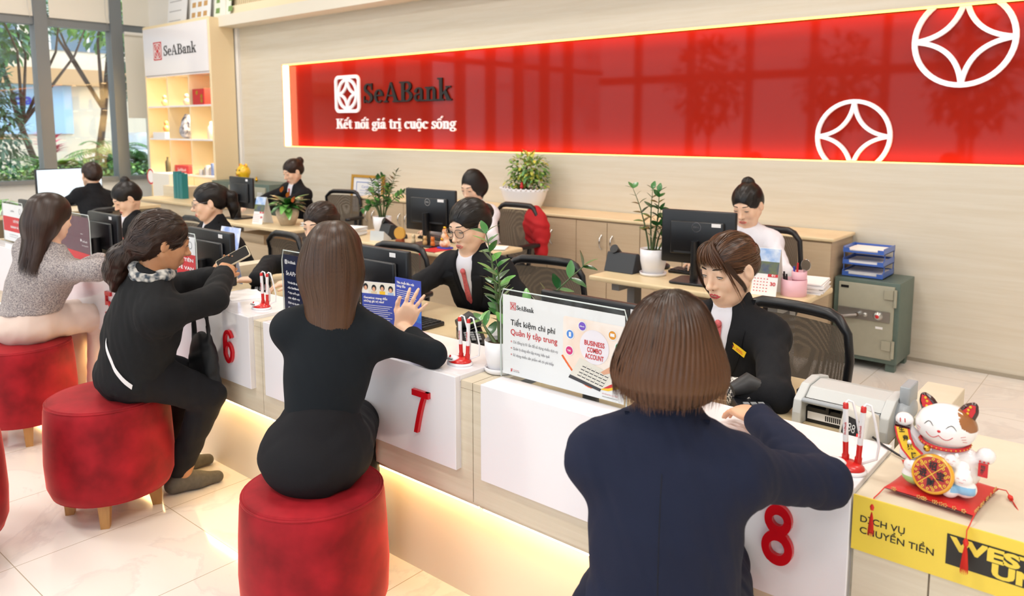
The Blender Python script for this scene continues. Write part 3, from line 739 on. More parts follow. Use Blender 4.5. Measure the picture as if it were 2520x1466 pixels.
# acrylic poster stands
def poster_stand(k, x, w, h, label, draw, bgm, ph=None):
    t = thing('poster_stand', (x+w/2, 1.792, ZT), label, 'sign', None)
    q = MB(); y = 1.788
    q.rbox(x, x+w, y, y+.0025, ZT, ZT+h+.015, .0012); q.rbox(x, x+w, y+.0055, y+.008, ZT, ZT+h+.015, .0012); q.box(x, x+w, y, y+.05, ZT, ZT+.003)
    wpart('acrylic_sleeve', q, ACRY, t)
    q = MB(); q.box(x+.012, x+w-.012, y+.0029, y+.0041, ZT+.013, ZT+h-.002); p = wpart('poster', q, bgm, t)
    O = Vector((x+.012, y+.0027, ZT+.013)); draw(p, O, w-.024, h-.015)
    q = MB(); q.tube([(x+.004, y+.004, ZT), (x+.001, y+.004, ZT+h*.9), (x+.014, y+.004, ZT+h+.014), (x+w-.014, y+.004, ZT+h+.014), (x+w-.001, y+.004, ZT+h*.9), (x+w-.004, y+.004, ZT)], .0022, 6); wpart('polished_edge', q, mat('acrylic_edge', '#cfd8d6', .15), t)
    return t
def flat(mb, O, poly, lift, mi=0):
    mb.add([O + Vector((x, -lift, z)) for x, z in poly], [tuple(range(len(poly)))], mi)
def disc(mb, O, cx, cz, r, lift, mi=0, n=28, sx=1.): flat(mb, O, [(cx+r*sx*math.cos(2*PI*i/n), cz+r*math.sin(2*PI*i/n)) for i in range(n)], lift, mi)
def bank_logo(q1, q2, O, x, z, s, lift=.0006):
    """red badge + serif name; q1 red, q2 ink, q3 white lines are drawn by the caller"""
    flat(q1, O, [(x, z), (x+s*.92, z), (x+s*.92, z+s), (x, z+s)], lift*.5)
    slab_fit(q2, 'SeABank', O + Vector((x+s*1.15, 0, z+s*.20)), U, V, s*3.1, s*.62, .0003, off=lift*.5)
def poster8(p, O, w, h):
    red, ink, gi, wh = MB(), MB(), MB(), MB(); P = lambda x, z, l=.0006: O + Vector((x, -l, z))
    flat(red, O, [(.030, .208), (.053, .208), (.053, .232), (.030, .232)], .0003); slab_fit(ink, 'SeABank', P(.056, .211), U, V, .068, .014, .0003)
    emblem(wh, P(.0415, .220, .0009), U, V, .020, .021, .0003, badge=True, stroke=.06)
    put_text(ink, 'Tiết kiệm chi phí', P(.033, .160), U, V, w=.174, h=.018, bold=.006); put_text(red, 'Quản lý tập trung', P(.033, .130), U, V, w=.181, h=.018, bold=.006)
    for i, s in enumerate(('Chỉ đăng ký 01 lần để sử dụng nhiều dịch vụ', 'Quản lý dòng tiền tập trung, hiệu quả', 'Sử dụng nhiều sản phẩm với chi phí thấp')):
        put_text(gi, s, P(.043, .1035-.0205*i), U, V, w=(.173, .142, .158)[i], h=.0085); S2().arc(0, 0, 1, 1, .35, .35, 0, 360, 14).to(red, P(.0355, .1075-.0205*i), U, V, .0024, .0024, .0003)
    put_text(red, '24/7', P(.033, .012), U, V, w=.007, h=.009, bold=.05); put_text(ink, '1900 555 587', P(.043, .0125), U, V, w=.026, h=.003); put_text(red, 'Contact Center', P(.043, .0175), U, V, w=.024, h=.003)
    put_text(red, 'KẾT NỐI GIÁ TRỊ CUỘC SỐNG', P(.375, .016), U, V, w=.052, h=.0035); put_text(ink, 'www.seabank.com.vn', P(.375, .008), U, V, w=.052, h=.0035)
    wpart('red_print', red, REDINK, p); wpart('black_print', ink, INK, p); wpart('grey_print', gi, GREYINK, p); wpart('emblem_lines', wh, PAPER, p)
    x1 = w; lo = lambda t: (.235+(x1-.235)*t, .104-.077*math.sin(min(1, t*1.98)*PI/2)+(.034*max(0, t-.505)/.495))
    edge = [lo(i/24) for i in range(25)]
    q = MB(); flat(q, O, [(x1, .222), (.241, .222), (.235, .216)] + edge, .0005); wpart('picture', q, mat('poster_peach', '#f3d9c6', .6, noise=.3, nscale=7, col2='#fbf0e8', coords='Object'), p)
    q = MB()
    for i in range(len(edge)-1):
        k0, k1 = .005*(1-i/24)+.001, .005*(1-(i+1)/24)+.001; flat(q, O, [edge[i], edge[i+1], (edge[i+1][0]-k1, edge[i+1][1]-.004), (edge[i][0]-k0, edge[i][1]-.003)], .0007)
    wpart('orange_sweep', q, mat('print_orange', '#ef6a2c', .5), p)
    q = MB(); flat(q, O, [(.350, .027), (.395, .045), (x1, .068), (x1, .058), (.395, .036)], .0009); wpart('red_sweep', q, REDINK, p)
    q = MB(); flat(q, O, [(.350, .0265), (.395, .036), (x1, .058), (x1, .048), (.395, .028)], .0010); wpart('yellow_sweep', q, mat('print_yellow', '#f5c52a', .5), p)
    q = MB(); dk = MB(); c = P(.262, .050, .0011); uu = Vector((.107, 0, -.020)).normalized(); vv = Vector((.034, 0, .056)).normalized()
    q.add([c, c+uu*.112, c+uu*.150+vv*.058, c+vv*.066], [(0, 1, 2, 3)]); dk.add([c-vv*.012, c+uu*.112-vv*.010, c+uu*.112, c], [(0, 1, 2, 3)])
    for i in range(6):
        for j in range(4):
            b_ = c + uu*(.022+.0155*i) + vv*(.008+.0115*j) - Vector((0, .0002, 0)); dk.add([b_, b_+uu*.0125, b_+uu*.0125+vv*.0090, b_+vv*.0090], [(0, 1, 2, 3)])
            b_ = b_ + vv*.003 - Vector((0, .0002, 0)); q.add([b_, b_+uu*.0120, b_+uu*.0120+vv*.0062, b_+vv*.0062], [(0, 1, 2, 3)])
    wpart('calculator_print', q, mat('print_ivory', '#e6e1d6', .6), p); wpart('calculator_keys', dk, mat('print_dark', '#3b3a40', .6), p)
    q = MB(); flat(q, O, [(.369, .078), (.380, .073), (.410, .085), (x1, .070), (x1, .112), (.412, .108)], .0020); wpart('pointing_finger', q, mat('print_skin', '#e0a888', .6), p)
    q = MB(); disc(q, O, .346, .146, .050, .0013, n=40); wpart('pale_disc', q, mat('print_lilac_white', '#f1ebf3', .6), p)
    q = MB()
    for i, s in enumerate(('BUSINESS', 'COMBO', 'ACCOUNT')): put_text(q, s, P(.347, .1495-.0195*i, .0017), U, V, w=(.069, .050, .064)[i], h=.0140, bold=.02, align='C')
    wpart('headline', q, REDINK, p)
    ic = [(.304, .201, '#7a55c8'), (.261, .170, '#4f8de0'), (.259, .121, '#d9277d'), (.407, .192, '#e5982a'), (.430, .161, '#2f9a5b'), (.421, .127, '#d93232')]
    q = MB()
    for dx, dz, c_ in ic: disc(q, O, dx, dz, .0150, .0014)
    wpart('icon_rims', q, PAPER, p)
    for n_, (dx, dz, c_) in enumerate(ic): q = MB(); disc(q, O, dx, dz, .0122, .0018); wpart('icon', q, mat('icon_'+c_[1:], c_, .5), p)
    q = MB(); put_text(q, 'TAX', P(.259, .1185, .0021), U, V, w=.013, h=.0055, bold=.04, align='C'); put_text(q, 'eBank', P(.304, .199, .0021), U, V, w=.018, h=.004, bold=.02, align='C')
    flat(q, O, [(.257, .163), (.265, .163), (.265, .177), (.257, .177)], .0021); flat(q, O, [(.400, .188), (.414, .188), (.414, .197), (.400, .197)], .0021)
    disc(q, O, .430, .165, .0035, .0021); disc(q, O, .430, .1565, .0055, .0021); flat(q, O, [(.417, .121), (.426, .121), (.426, .133), (.417, .133)], .0021)
    wpart('icon_glyphs', q, PAPER, p)
poster_stand(0, -1.575, .470, .268, 'clear stand with white BUSINESS COMBO ACCOUNT poster on counter 8', poster8, PAPER)
NAVY = mat('print_navy', '#141c3c', .4); MAROON = mat('print_maroon', '#5a1a33', .4)
def poster7(p, O, w, h):
    P = lambda x, z, l=.0006: O + Vector((x, -l, z)); q = MB()
    emblem(q, P(.020, h-.030), U, V, .016, .018, .0003, stroke=.09); slab_fit(q, 'SeABank', P(.032, h-.035), U, V, .055, .011, .0003)
    slab_fit(q, 'Se', P(.018, h-.085), U, V, .022, .018, .0003); put_text(q, 'APremium', P(.042, h-.085), U, V, w=.12, h=.018, slant=.2)
    for i, s in enumerate(('Trả nhận đặc quyền', 'của SeABank', 'Được miễn phí', 'các dịch vụ', 'Dịch vụ ưu tiên', 'Quản lý riêng')): put_text(q, s, P(.028, h-.118-.021*i), U, V, w=.08, h=.008, bold=.015)
    wpart('white_print', q, PAPER, p)
poster_stand(1, -2.772, .30, .268, 'clear stand with navy premium banking poster left of the long-haired customer', poster7, NAVY)
def poster_red(lines, top='SeABank'):
    def f(p, O, w, h):
        P = lambda x, z, l=.0009: O + Vector((x, -l, z)); a, b, c = MB(), MB(), MB()
        flat(a, O, [(0, h*.26), (w, h*.26), (w, h*.66), (0, h*.66)], .0005)
        S2().arc(0, 0, 1, 1, .12, .12, 0, 360, 24).to(c, P(w-.045, h*.84), U, V, .018, .018, .0003)
        for i, s in enumerate(lines): put_text(b, s, P(w-.02, h*(.52-.16*i)), U, V, w=w*.72*(.8 if i else .6), h=.016, bold=.02, align='R')
        put_text(c, top, P(w*.42, h*.80), U, V, w=.07, h=.012); put_text(c, 'Áp dụng đến hết ngày', P(w*.5, h*.17), U, V, w=.16, h=.006, align='C'); put_text(c, 'Chi tiết tại quầy giao dịch', P(w*.5, h*.11), U, V, w=.16, h=.006, align='C')
        wpart('red_band', a, REDINK, p); wpart('white_print', b, PAPER, p); wpart('grey_print', c, GREYINK, p)
    return f
poster_stand(2, -3.945, .470, .268, 'clear stand with white poster crossed by a red band at counter 6', poster_red(['ĐẦU TIÊN', 'MẤT VÉ VAN']), PAPER)
def poster5(p, O, w, h):
    P = lambda x, z, l=.0009: O + Vector((x, -l, z)); a, b = MB(), MB()
    flat(a, O, [(0, 0), (w, 0), (w, h*.16), (0, h*.2)], .0005); put_text(b, 'SeABank', P(w-.12, h*.60), U, V, w=.035, h=.006); put_text(b, 'SeALady', P(w-.10, h*.42), U, V, w=.07, h=.012)
    put_text(b, 'Thẻ tín dụng quốc tế', P(w-.11, h*.33), U, V, w=.09, h=.007); disc(b, O, w-.12, h*.46, .008, .0009)
    wpart('red_foot', a, REDINK, p); wpart('white_print', b, PAPER, p)
poster_stand(3, -5.14, .45, .268, 'clear stand with maroon poster in front of the tweed customer', poster5, MAROON)
poster_stand(4, -6.15, .40, .268, 'clear stand with white and red poster at the far left', poster_red(['CHUYỂN TIỀN QUỐC TẾ', 'NHANH VÀ TIỆN'], 'SeABank'), PAPER)

# twin pens on a weighted base
PEN_RED = mat('pen_red', '#d0221f', .3, coat=.3); PEN_WHITE = mat('pen_white', '#f2f1f4', .25, coat=.3)
def pen_stand(x, y, label, rz=0.):
    t = thing('pen_stand', (x, y, ZT), label, 'pen stand', 'twin pen stands on the counters', rz); t.scale = (1.16, 1.16, 1.16)
    q = MB(); q.lathe([(.034, 0), (.036, .002), (.035, .006), (.03, .008)], sx=1.15, sy=.9, n=32); part('base_plate', q, PEN_WHITE, t)
    q = MB(); q.lathe([(.032, .008), (.031, .012), (.022, .018), (.001, .021)], sx=1.15, sy=.9, n=32, cap=False); b = part('base_top', q, PEN_RED, t)
    q = MB(); q.ball((-.014, -.014, .017), .021, 20, sx=1.0, sy=.75, sz=.5); b2 = part('name_badge', q, PEN_WHITE, t)
    q = MB(); fo = Vector((-.014, -.030, .0185)); uu = Vector((1, 0, 0)); vv = Vector((0, .55, .83)).normalized()
    slab_fit(q, 'SeABank', fo + Vector((-.013, -.0005, -.001)), uu, vv, .026, .005, .0004); part('lettering', q, INK, b2)
    q = MB(); q.add([fo + uu*a + vv*c + Vector((0, -.0004, .0)) for a, c in ((-.003, .006), (.003, .006), (.003, .0125), (-.003, .0125))], [(0, 1, 2, 3)]); part('red_mark', q, PEN_RED, b2)
    for px in (-.002, .020):
        lean = (-.05 if px < 0 else .05)
        tilt = lambda z: (px + lean*0.12*(z/.13), .010, z)
        q = MB(); q.tube([tilt(.015), tilt(.028)], .0072, 12); part('holder', q, PEN_RED, t)
        q = MB(); q.tube([tilt(.028), tilt(.032), tilt(.055)], [.0062, .0055, .0056], 12); pn = part('pen', q, PEN_RED, t)
        q = MB(); q.tube([tilt(.055), tilt(.122)], .0054, 12); part('barrel', q, PEN_WHITE, pn)
        q = MB(); q.tube([tilt(.122), tilt(.132), tilt(.134)], [.0056, .0052, .003], 12); part('cap', q, PEN_RED, pn)
        q = MB(); o_ = Vector(tilt(.070)) + Vector((.002, -.0056, 0)); slab_fit(q, 'SeABank', o_, (0, 0, 1), (-1, 0, 0), .026, .004, .0003); part('lettering', q, REDINK, pn)
        q = MB(); P0 = Vector(tilt(.132)); q.tube([P0, P0+Vector((.004, .003, .006)), P0+Vector((.012, .006, .004)), P0+Vector((.020, .010, -.03)), P0+Vector((.028, .014, -.075)), P0+Vector((.024, .016, -.105)), Vector((.020, .012, .012))], .0026, 8); part('coiled_cord', q, PEN_WHITE, pn)
    return t
pen_stand(-.520, 1.790, 'twin pen stand at the right end of counter 8 beside the lucky cat')
pen_stand(-1.762, 1.800, 'twin pen stand at counter 7 by the potted plant', .05)
pen_stand(-2.975, 1.815, 'twin pen stand at counter 6 beside the paper form', .1)
# ---------------------------------------------------------------- smooth-surface modeller for figures and other soft shapes
def _n(v): v = np.asarray(v, float); return v/(np.linalg.norm(v)+1e-12)
class Soft:
    def __init__(s): s.p = []; s.disp = None
    def cap(s, a, b, ra, rb=None, k=.02, op=0, flat=None):
        """tapered rounded limb; flat=(direction, factor) squeezes it along that direction"""
        s.p.append(('c', np.array(a, float), np.array(b, float), float(ra), float(rb if rb is not None else ra), k, op, None if flat is None else (_n(flat[0]), flat[1]))); return s
    def chain(s, pts, rs, k=.02, op=0, flat=None):
        for i in range(len(pts)-1): s.cap(pts[i], pts[i+1], rs[i], rs[i+1], k, op, flat)
        return s
    def ell(s, c, r, R=None, k=.02, op=0):
        s.p.append(('e', np.array(c, float), np.array(r, float), None if R is None else np.array(R, float), 0, k, op, None)); return s
    def plane(s, c, n, k=.01, op=1):
        """keeps what lies behind the plane (op 1 removes the side n points to)"""
        s.p.append(('p', np.array(c, float), _n(n), 0, 0, k, op, None)); return s
    def one(s, q, P):
        t = q[0]
        if t == 'c':
            a, b, ra, rb = q[1:5]; ab = b-a; X = P-a; L = float(ab@ab)+1e-12
            tt = np.clip((X@ab)/L, 0, 1)[..., None]; D = X-tt*ab
            if q[7] is not None:
                n, f = q[7]; dn = (D@n)[..., None]; D = D+n*dn*(1/f-1); return (np.sqrt((D*D).sum(-1))-(ra+(rb-ra)*tt[..., 0]))*min(1, f*1.2)
            return np.sqrt((D*D).sum(-1))-(ra+(rb-ra)*tt[..., 0])
        if t == 'e':
            X = P-q[1]
            if q[3] is not None: X = X@q[3]
            r = q[2]; Y = X/r; k0 = np.sqrt((Y*Y).sum(-1)); Z = Y/r; k1 = np.sqrt((Z*Z).sum(-1)); return np.where(k0 < 1e-6, -r.min(), k0*(k0-1)/(k1+1e-9))
        return -((P-q[1])@q[2])      # plane: negative in front
    def ev(s, P, cen=None, rad=0.):
        cur = np.ones(P.shape[:-1])
        for q in s.p:
            k, op = q[5], q[6]
            if cen is not None:
                m = s.one(q, cen) < rad*1.6+k+.015
                if not m.any(): continue
                full = m.all(); X = P if full else P[m]; c = cur if full else cur[m]
            else: X, c, full, m = P, cur, True, None
            d = s.one(q, X)
            if op: d = -d
            if k > 0:
                h = np.maximum(k-np.abs(c-d), 0)/k; e = h*h*k*.25
                r = np.maximum(c, d)+e if op else np.minimum(c, d)-e
            else: r = np.maximum(c, d) if op else np.minimum(c, d)
            if full: cur = r
            else: cur[m] = r
        if s.disp is not None: cur = cur+s.disp(P)
        return cur
    def grad(s, P, e=.002):
        g = np.zeros(P.shape)
        for i in range(3):
            d = np.zeros(3); d[i] = e; g[..., i] = s.ev(P+d)-s.ev(P-d)
        return g/(np.linalg.norm(g, axis=-1, keepdims=True)+1e-12)
    def bounds(s):
        lo, hi = np.full(3, 1e9), np.full(3, -1e9)
        for q in s.p:
            if q[6] or q[0] == 'p': continue
            if q[0] == 'c': r = max(q[3], q[4]); pts = [q[1]-r, q[1]+r, q[2]-r, q[2]+r]
            else: r = q[2].max(); pts = [q[1]-r, q[1]+r]
            for p in pts: lo = np.minimum(lo, p); hi = np.maximum(hi, p)
        return lo-.02, hi+.02
    def mesh(s, h):
        B = 8; lo, hi = s.bounds(); nb = np.ceil((hi-lo)/(B*h)).astype(int)+1; G = nb*B+2
        I = np.stack(np.meshgrid(*[np.arange(n) for n in nb], indexing='ij'), -1).reshape(-1, 3)
        C = lo+(I+.5)*B*h; rad = B*h*.87
        keep = np.abs(s.ev(C)) < rad*1.35+.008; I, C = I[keep], C[keep]
        o = np.stack(np.meshgrid(*[np.arange(B+1)]*3, indexing='ij'), -1)
        D = np.empty((len(I), B+1, B+1, B+1))
        for a in range(0, len(I), 400):
            L = (I[a:a+400, None, None, None, :]*B+o[None])*h+lo; n = len(L)
            D[a:a+400] = s.ev(L.reshape(n, -1, 3), C[a:a+400], rad).reshape(n, B+1, B+1, B+1)
        S = D < 0
        acc = np.zeros((len(I), B, B, B, 3)); cnt = np.zeros((len(I), B, B, B)); al = slice(0, B); ah = slice(1, B+1)
        for ax in range(3):
            o1, o2 = [q for q in range(3) if q != ax]
            for u in (0, 1):
                for v in (0, 1):
                    sl0 = [slice(None)]+[al]*3; sl0[1+o1] = ah if u else al; sl0[1+o2] = ah if v else al; sl1 = list(sl0); sl1[1+ax] = ah
                    a, b = D[tuple(sl0)], D[tuple(sl1)]; m = (a < 0) != (b < 0); t = np.where(m, a/(a-b+1e-20), 0)
                    acc[..., ax] += np.where(m, t, 0); acc[..., o1] += m*u; acc[..., o2] += m*v; cnt += m
        m = cnt > 0; bi, x, y, z = np.nonzero(m); cell = np.stack([I[bi, 0]*B+x, I[bi, 1]*B+y, I[bi, 2]*B+z], -1)
        V = lo+(cell+acc[m]/cnt[m][:, None])*h
        gid = lambda c: (c[..., 0]*G[1]+c[..., 1])*G[2]+c[..., 2]
        ids = gid(cell); order = np.argsort(ids); ids_s = ids[order]; F = []
        for ax in range(3):
            o1, o2 = (ax+1) % 3, (ax+2) % 3
            sl0 = (slice(None), al, al, al); sl1 = [slice(None)]+[al]*3; sl1[1+ax] = ah
            a, b = S[sl0], S[tuple(sl1)]; mm = a != b; bi, x, y, z = np.nonzero(mm)
            c = np.stack([I[bi, 0]*B+x, I[bi, 1]*B+y, I[bi, 2]*B+z], -1); qd = []
            for du, dv in ((1, 1), (0, 1), (0, 0), (1, 0)):
                cc = c.copy(); cc[:, o1] -= du; cc[:, o2] -= dv; g = gid(cc); p = np.clip(np.searchsorted(ids_s, g), 0, len(ids_s)-1)
                qd.append(np.where(ids_s[p] == g, order[p], -1))
            q = np.stack(qd, -1); inside = a[mm]; q[~inside] = q[~inside][:, ::-1]; F.append(q[(q >= 0).all(1)])
        return V, np.concatenate(F)
def mesh_obj(name, V, F, mats, parent=None, M=None, fmat=None, attrs=None, smooth=True):
    if M is not None: V = V@np.array(M)[:3, :3].T+np.array(M)[:3, 3]
    me = bpy.data.meshes.new(name); n = len(V); me.vertices.add(n); me.vertices.foreach_set('co', V.astype(np.float32).ravel())
    k = F.shape[1]; me.loops.add(F.size); me.loops.foreach_set('vertex_index', F.astype(np.int32).ravel()); me.polygons.add(len(F))
    me.polygons.foreach_set('loop_start', np.arange(0, F.size, k, dtype=np.int32))
    if fmat is not None: me.polygons.foreach_set('material_index', fmat.astype(np.int32))
    me.polygons.foreach_set('use_smooth', np.ones(len(F), bool) if smooth else np.zeros(len(F), bool))
    for m in (mats if isinstance(mats, (list, tuple)) else [mats]): me.materials.append(m)
    me.update(calc_edges=True)
    if attrs:
        for an, av in attrs.items(): me.attributes.new(an, 'FLOAT', 'POINT').data.foreach_set('value', av.astype(np.float32))
    o = bpy.data.objects.new(name, me); COL.objects.link(o)
    if parent is not None: o.parent = parent
    return o
def soft_part(name, s, h, m, parent, fm=None, label=None):
    V, F = s.mesh(h); o = mesh_obj(name, V, F, m, parent, fmat=fm(V[F].mean(1)) if fm else None)
    if label: o['label'] = label
    return o
def folds(seed, amp=.003, wl=.09, aniso=(1, 1, 1)):
    r = np.random.default_rng(seed); K = r.normal(size=(9, 3)); K /= np.linalg.norm(K, axis=1)[:, None]; K *= (2*PI/(wl*r.uniform(.6, 1.8, 9)))[:, None]; K *= np.array(aniso)
    ph = r.uniform(0, 6.28, 9)
    def f(P): return amp*np.abs(np.sin(P@K[0]+ph[0]+1.3*np.sin(P@K[1]+ph[1])))*-.8+amp*.5*np.sin(P@K[2]+ph[2]+np.sin(P@K[3]+ph[3]))+amp*.3*np.sin(P@K[4]+ph[4])
    return f
def rotm(yaw=0, pitch=0, roll=0):
    """yaw about z, pitch nods forward/down, roll tilts"""
    return np.array((Matrix.Rotation(yaw, 3, 'Z') @ Matrix.Rotation(-pitch, 3, 'X') @ Matrix.Rotation(roll, 3, 'Y')))

# skin, hair and cloth
def skin_mat(name, c, c2): return mat(name, c, .46, spec=.4, noise=.1, nscale=9, col2=c2, sub=.22)
SKIN = skin_mat('skin', '#e3b595', '#dda887'); SKINF = skin_mat('skin_fair', '#efc9ae', '#eabf a2'.replace(' ', '')); SKINT = skin_mat('skin_tan', '#c99670', '#bd8862')
LIPM = mat('lip_red', '#bc434a', .35, spec=.5); LIPS = mat('lip_coral', '#d96a62', .35)
EYEW = mat('eye_white', '#cfc4be', .25); EYED = mat('eye_dark', '#1b100c', .12)
def hair_mat(name, c0, c1, tip=None):
    m = bpy.data.materials.new(name); m.use_nodes = True; nt = m.node_tree; b = nt.nodes['Principled BSDF']; L = nt.links.new
    b.inputs['Roughness'].default_value = .36; b.inputs['Specular IOR Level'].default_value = .45
    a = nt.nodes.new('ShaderNodeAttribute'); a.attribute_name = 'tone'; t = nt.nodes.new('ShaderNodeAttribute'); t.attribute_name = 'along'
    x = nt.nodes.new('ShaderNodeMixRGB'); x.inputs[1].default_value = hexc(c0); x.inputs[2].default_value = hexc(c1); L(a.outputs['Fac'], x.inputs[0])
    y = nt.nodes.new('ShaderNodeMixRGB'); y.inputs[2].default_value = hexc(tip or c1); L(t.outputs['Fac'], y.inputs[0]); L(x.outputs[0], y.inputs[1]); L(y.outputs[0], b.inputs['Base Color'])
    return m
HAIR = {'black': hair_mat('hair_black', '#0e0b0b', '#241c1a'), 'dark': hair_mat('hair_dark_brown', '#1d120e', '#3c281f'), 'brown': hair_mat('hair_brown', '#2a170c', '#5c3820', '#663f22'),
        'chestnut': hair_mat('hair_chestnut', '#20140e', '#4a3020', '#5c3e28'), 'bob': hair_mat('hair_bob', '#120b09', '#2c1d17', '#603c22'), 'burgundy': hair_mat('hair_burgundy', '#1c0f10', '#4a2a24')}
def cloth(name, c, rough=.85, bump=.25, nscale=350, **kw): return mat(name, c, rough, spec=.25, bump=bump, nscale=nscale, **kw)
C_BLK = cloth('black_suiting', '#17181c'); C_NAVY = cloth('navy_suiting', '#1a2036'); C_KNIT = cloth('dark_rib_knit', '#12181e', nscale=200, stretch=(6, 6, .5)); C_PANT = cloth('black_trousers', '#17171b'); C_COAT = cloth('black_coat', '#1a1b1d')
C_SHIRT = cloth('white_shirt', '#e4e3ec', .75, .1); C_TWEED = mat('grey_tweed', '#b9b0ac', .9, spec=.2, noise=.5, nscale=170, col2='#6f6a70', bump=.6); C_PINK = cloth('blush_trousers', '#dcc8bd', .8, .1)
C_TIE = mat('pink_tie', '#dd6a6d', .6, noise=.3, nscale=150); C_CHECK = mat('check_cuff', '#e8e2da', .8, noise=.8, nscale=190, col2='#2c2a30', ndetail=0); C_WHITEB = mat('white_strip', '#e6e4e6', .6)

def strands(s, roots, field, steps, ds, w, seed, depth=.002, parent=None, mat_=None, name='strands', M=None, free=None, jitter=.15, tipfade=None, tone=None, lens=None):
    """hair ribbons that follow a flow field over the surface of the soft shape s"""
    r = np.random.default_rng(seed); P = roots.copy(); n = len(P); off = r.uniform(-depth*.4, depth, n); J = r.normal(size=(n, 3))*jitter
    path = [P.copy()]; nor = []; steps_n = steps if lens is None else steps
    prev = None
    for _ in range(3): P = P-s.grad(P)*(s.ev(P)-off)[:, None]
    path = [P.copy()]
    for i in range(steps):
        g = s.grad(P); nor.append(g); d = field(P, i/steps)+J*(.3+.7*i/steps)
        fr = np.zeros(n) if free is None else free(P)
        d = d-g*((d*g).sum(-1)*(1-fr))[:, None]; d /= np.linalg.norm(d, axis=1, keepdims=True)+1e-9
        if prev is not None: d = d*.5+prev*.5; d /= np.linalg.norm(d, axis=1, keepdims=True)+1e-9
        prev = d; P = P+d*(ds if np.isscalar(ds) else ds[:, None])
        e = s.ev(P)-off; P = P-g*(e*(1-fr))[:, None]; path.append(P.copy())
    nor.append(s.grad(P)); T = np.stack(path, 1); N = np.stack(nor, 1)
    tan = np.gradient(T, axis=1); sd = np.cross(tan, N); sd /= np.linalg.norm(sd, axis=-1, keepdims=True)+1e-9
    tt = np.linspace(0, 1, steps+1); ww = w*np.minimum(1, (1-tt)*4+.12)*np.minimum(1, tt*8+.3)
    A = T+sd*ww[None, :, None]+N*.0004; Bq = T-sd*ww[None, :, None]+N*.0004
    V = np.stack([A, Bq], 2).reshape(-1, 3); m = steps+1
    base = (np.arange(n)*m*2)[:, None]; st = (np.arange(steps)*2)[None]; q = base+st
    F = np.stack([q, q+1, q+3, q+2], -1).reshape(-1, 4)
    tn = np.repeat(r.random(n)**1.5, m*2); al = np.tile(np.repeat(tt, 2), n)
    if tipfade is not None: al = tipfade(V, al)
    return mesh_obj(name, V, F, mat_, parent, M=M, attrs={'tone': tn, 'along': al})

def ik(sh, tgt, l1, l2, pole):
    sh, tgt, pole = map(lambda q: np.array(q, float), (sh, tgt, pole)); d = tgt-sh; L = np.linalg.norm(d)
    if L > (l1+l2)*.999: tgt = sh+d/L*(l1+l2)*.999; d = tgt-sh; L = np.linalg.norm(d)
    u = d/L; a = (l1*l1-l2*l2+L*L)/(2*L); h = math.sqrt(max(l1*l1-a*a, 0)); p = pole-sh; p = p-u*(p@u); p = _n(p)
    return sh+u*a+p*h, tgt
def hand(s, W, d, n, thumb, curl=.35, spread=.10, k=.004, sc=1.0, curls=None, tcurl=.2):
    """W wrist, d finger direction, n palm normal (out of the palm), thumb = +1/-1 picks the side"""
    W, d, n = np.array(W, float), _n(d), _n(n); n = _n(n-d*(n@d)); sd = np.cross(d, n)*thumb
    for i, (o, L0, r) in enumerate(((.027, .066, .0078), (.0095, .074, .0080), (-.0085, .069, .0076), (-.0255, .054, .0069))):
        o *= sc; L0 *= sc; r *= sc; c = curl if curls is None else curls[i]
        b = W+d*(.082-.004*abs(i-1))*sc+sd*o; s.cap(W+d*.008*sc+sd*o*.55, b, .0135*sc, .0105*sc, .012)
        dd = _n(d+sd*spread*(1.5-i)); p = b; nn = n
        for j, f in enumerate((.45, .32, .25)):
            ang = c*(1.0, 1.1, .8)[j]; dd2 = _n(dd*math.cos(ang)+n*math.sin(ang) if j == 0 else dd*math.cos(ang)+nn*math.sin(ang)); nn = _n(nn-dd2*(nn@dd2)); q = p+dd2*L0*f
            s.cap(p, q, r*(1-.08*j), r*(1-.08*(j+1)), k if j else .007); p = q; dd = dd2
    a = W+d*.018*sc+sd*.016*sc; b = a+_n(d*.62+sd*.75+n*.25)*.040*sc; c = b+_n(d*.85+sd*.35+n*tcurl)*.030*sc; e = c+_n(d*.9+sd*.15+n*tcurl*1.5)*.022*sc
    s.cap(a, b, .0150*sc, .0115*sc, .010); s.cap(b, c, .0100*sc, .0090*sc, .005); s.cap(c, e, .0090*sc, .0075*sc, .004)
    s.ell(W+d*.045*sc-n*.001, (.040*sc, .046*sc, .0135*sc), np.stack([sd, d, n], 1), k=.010)

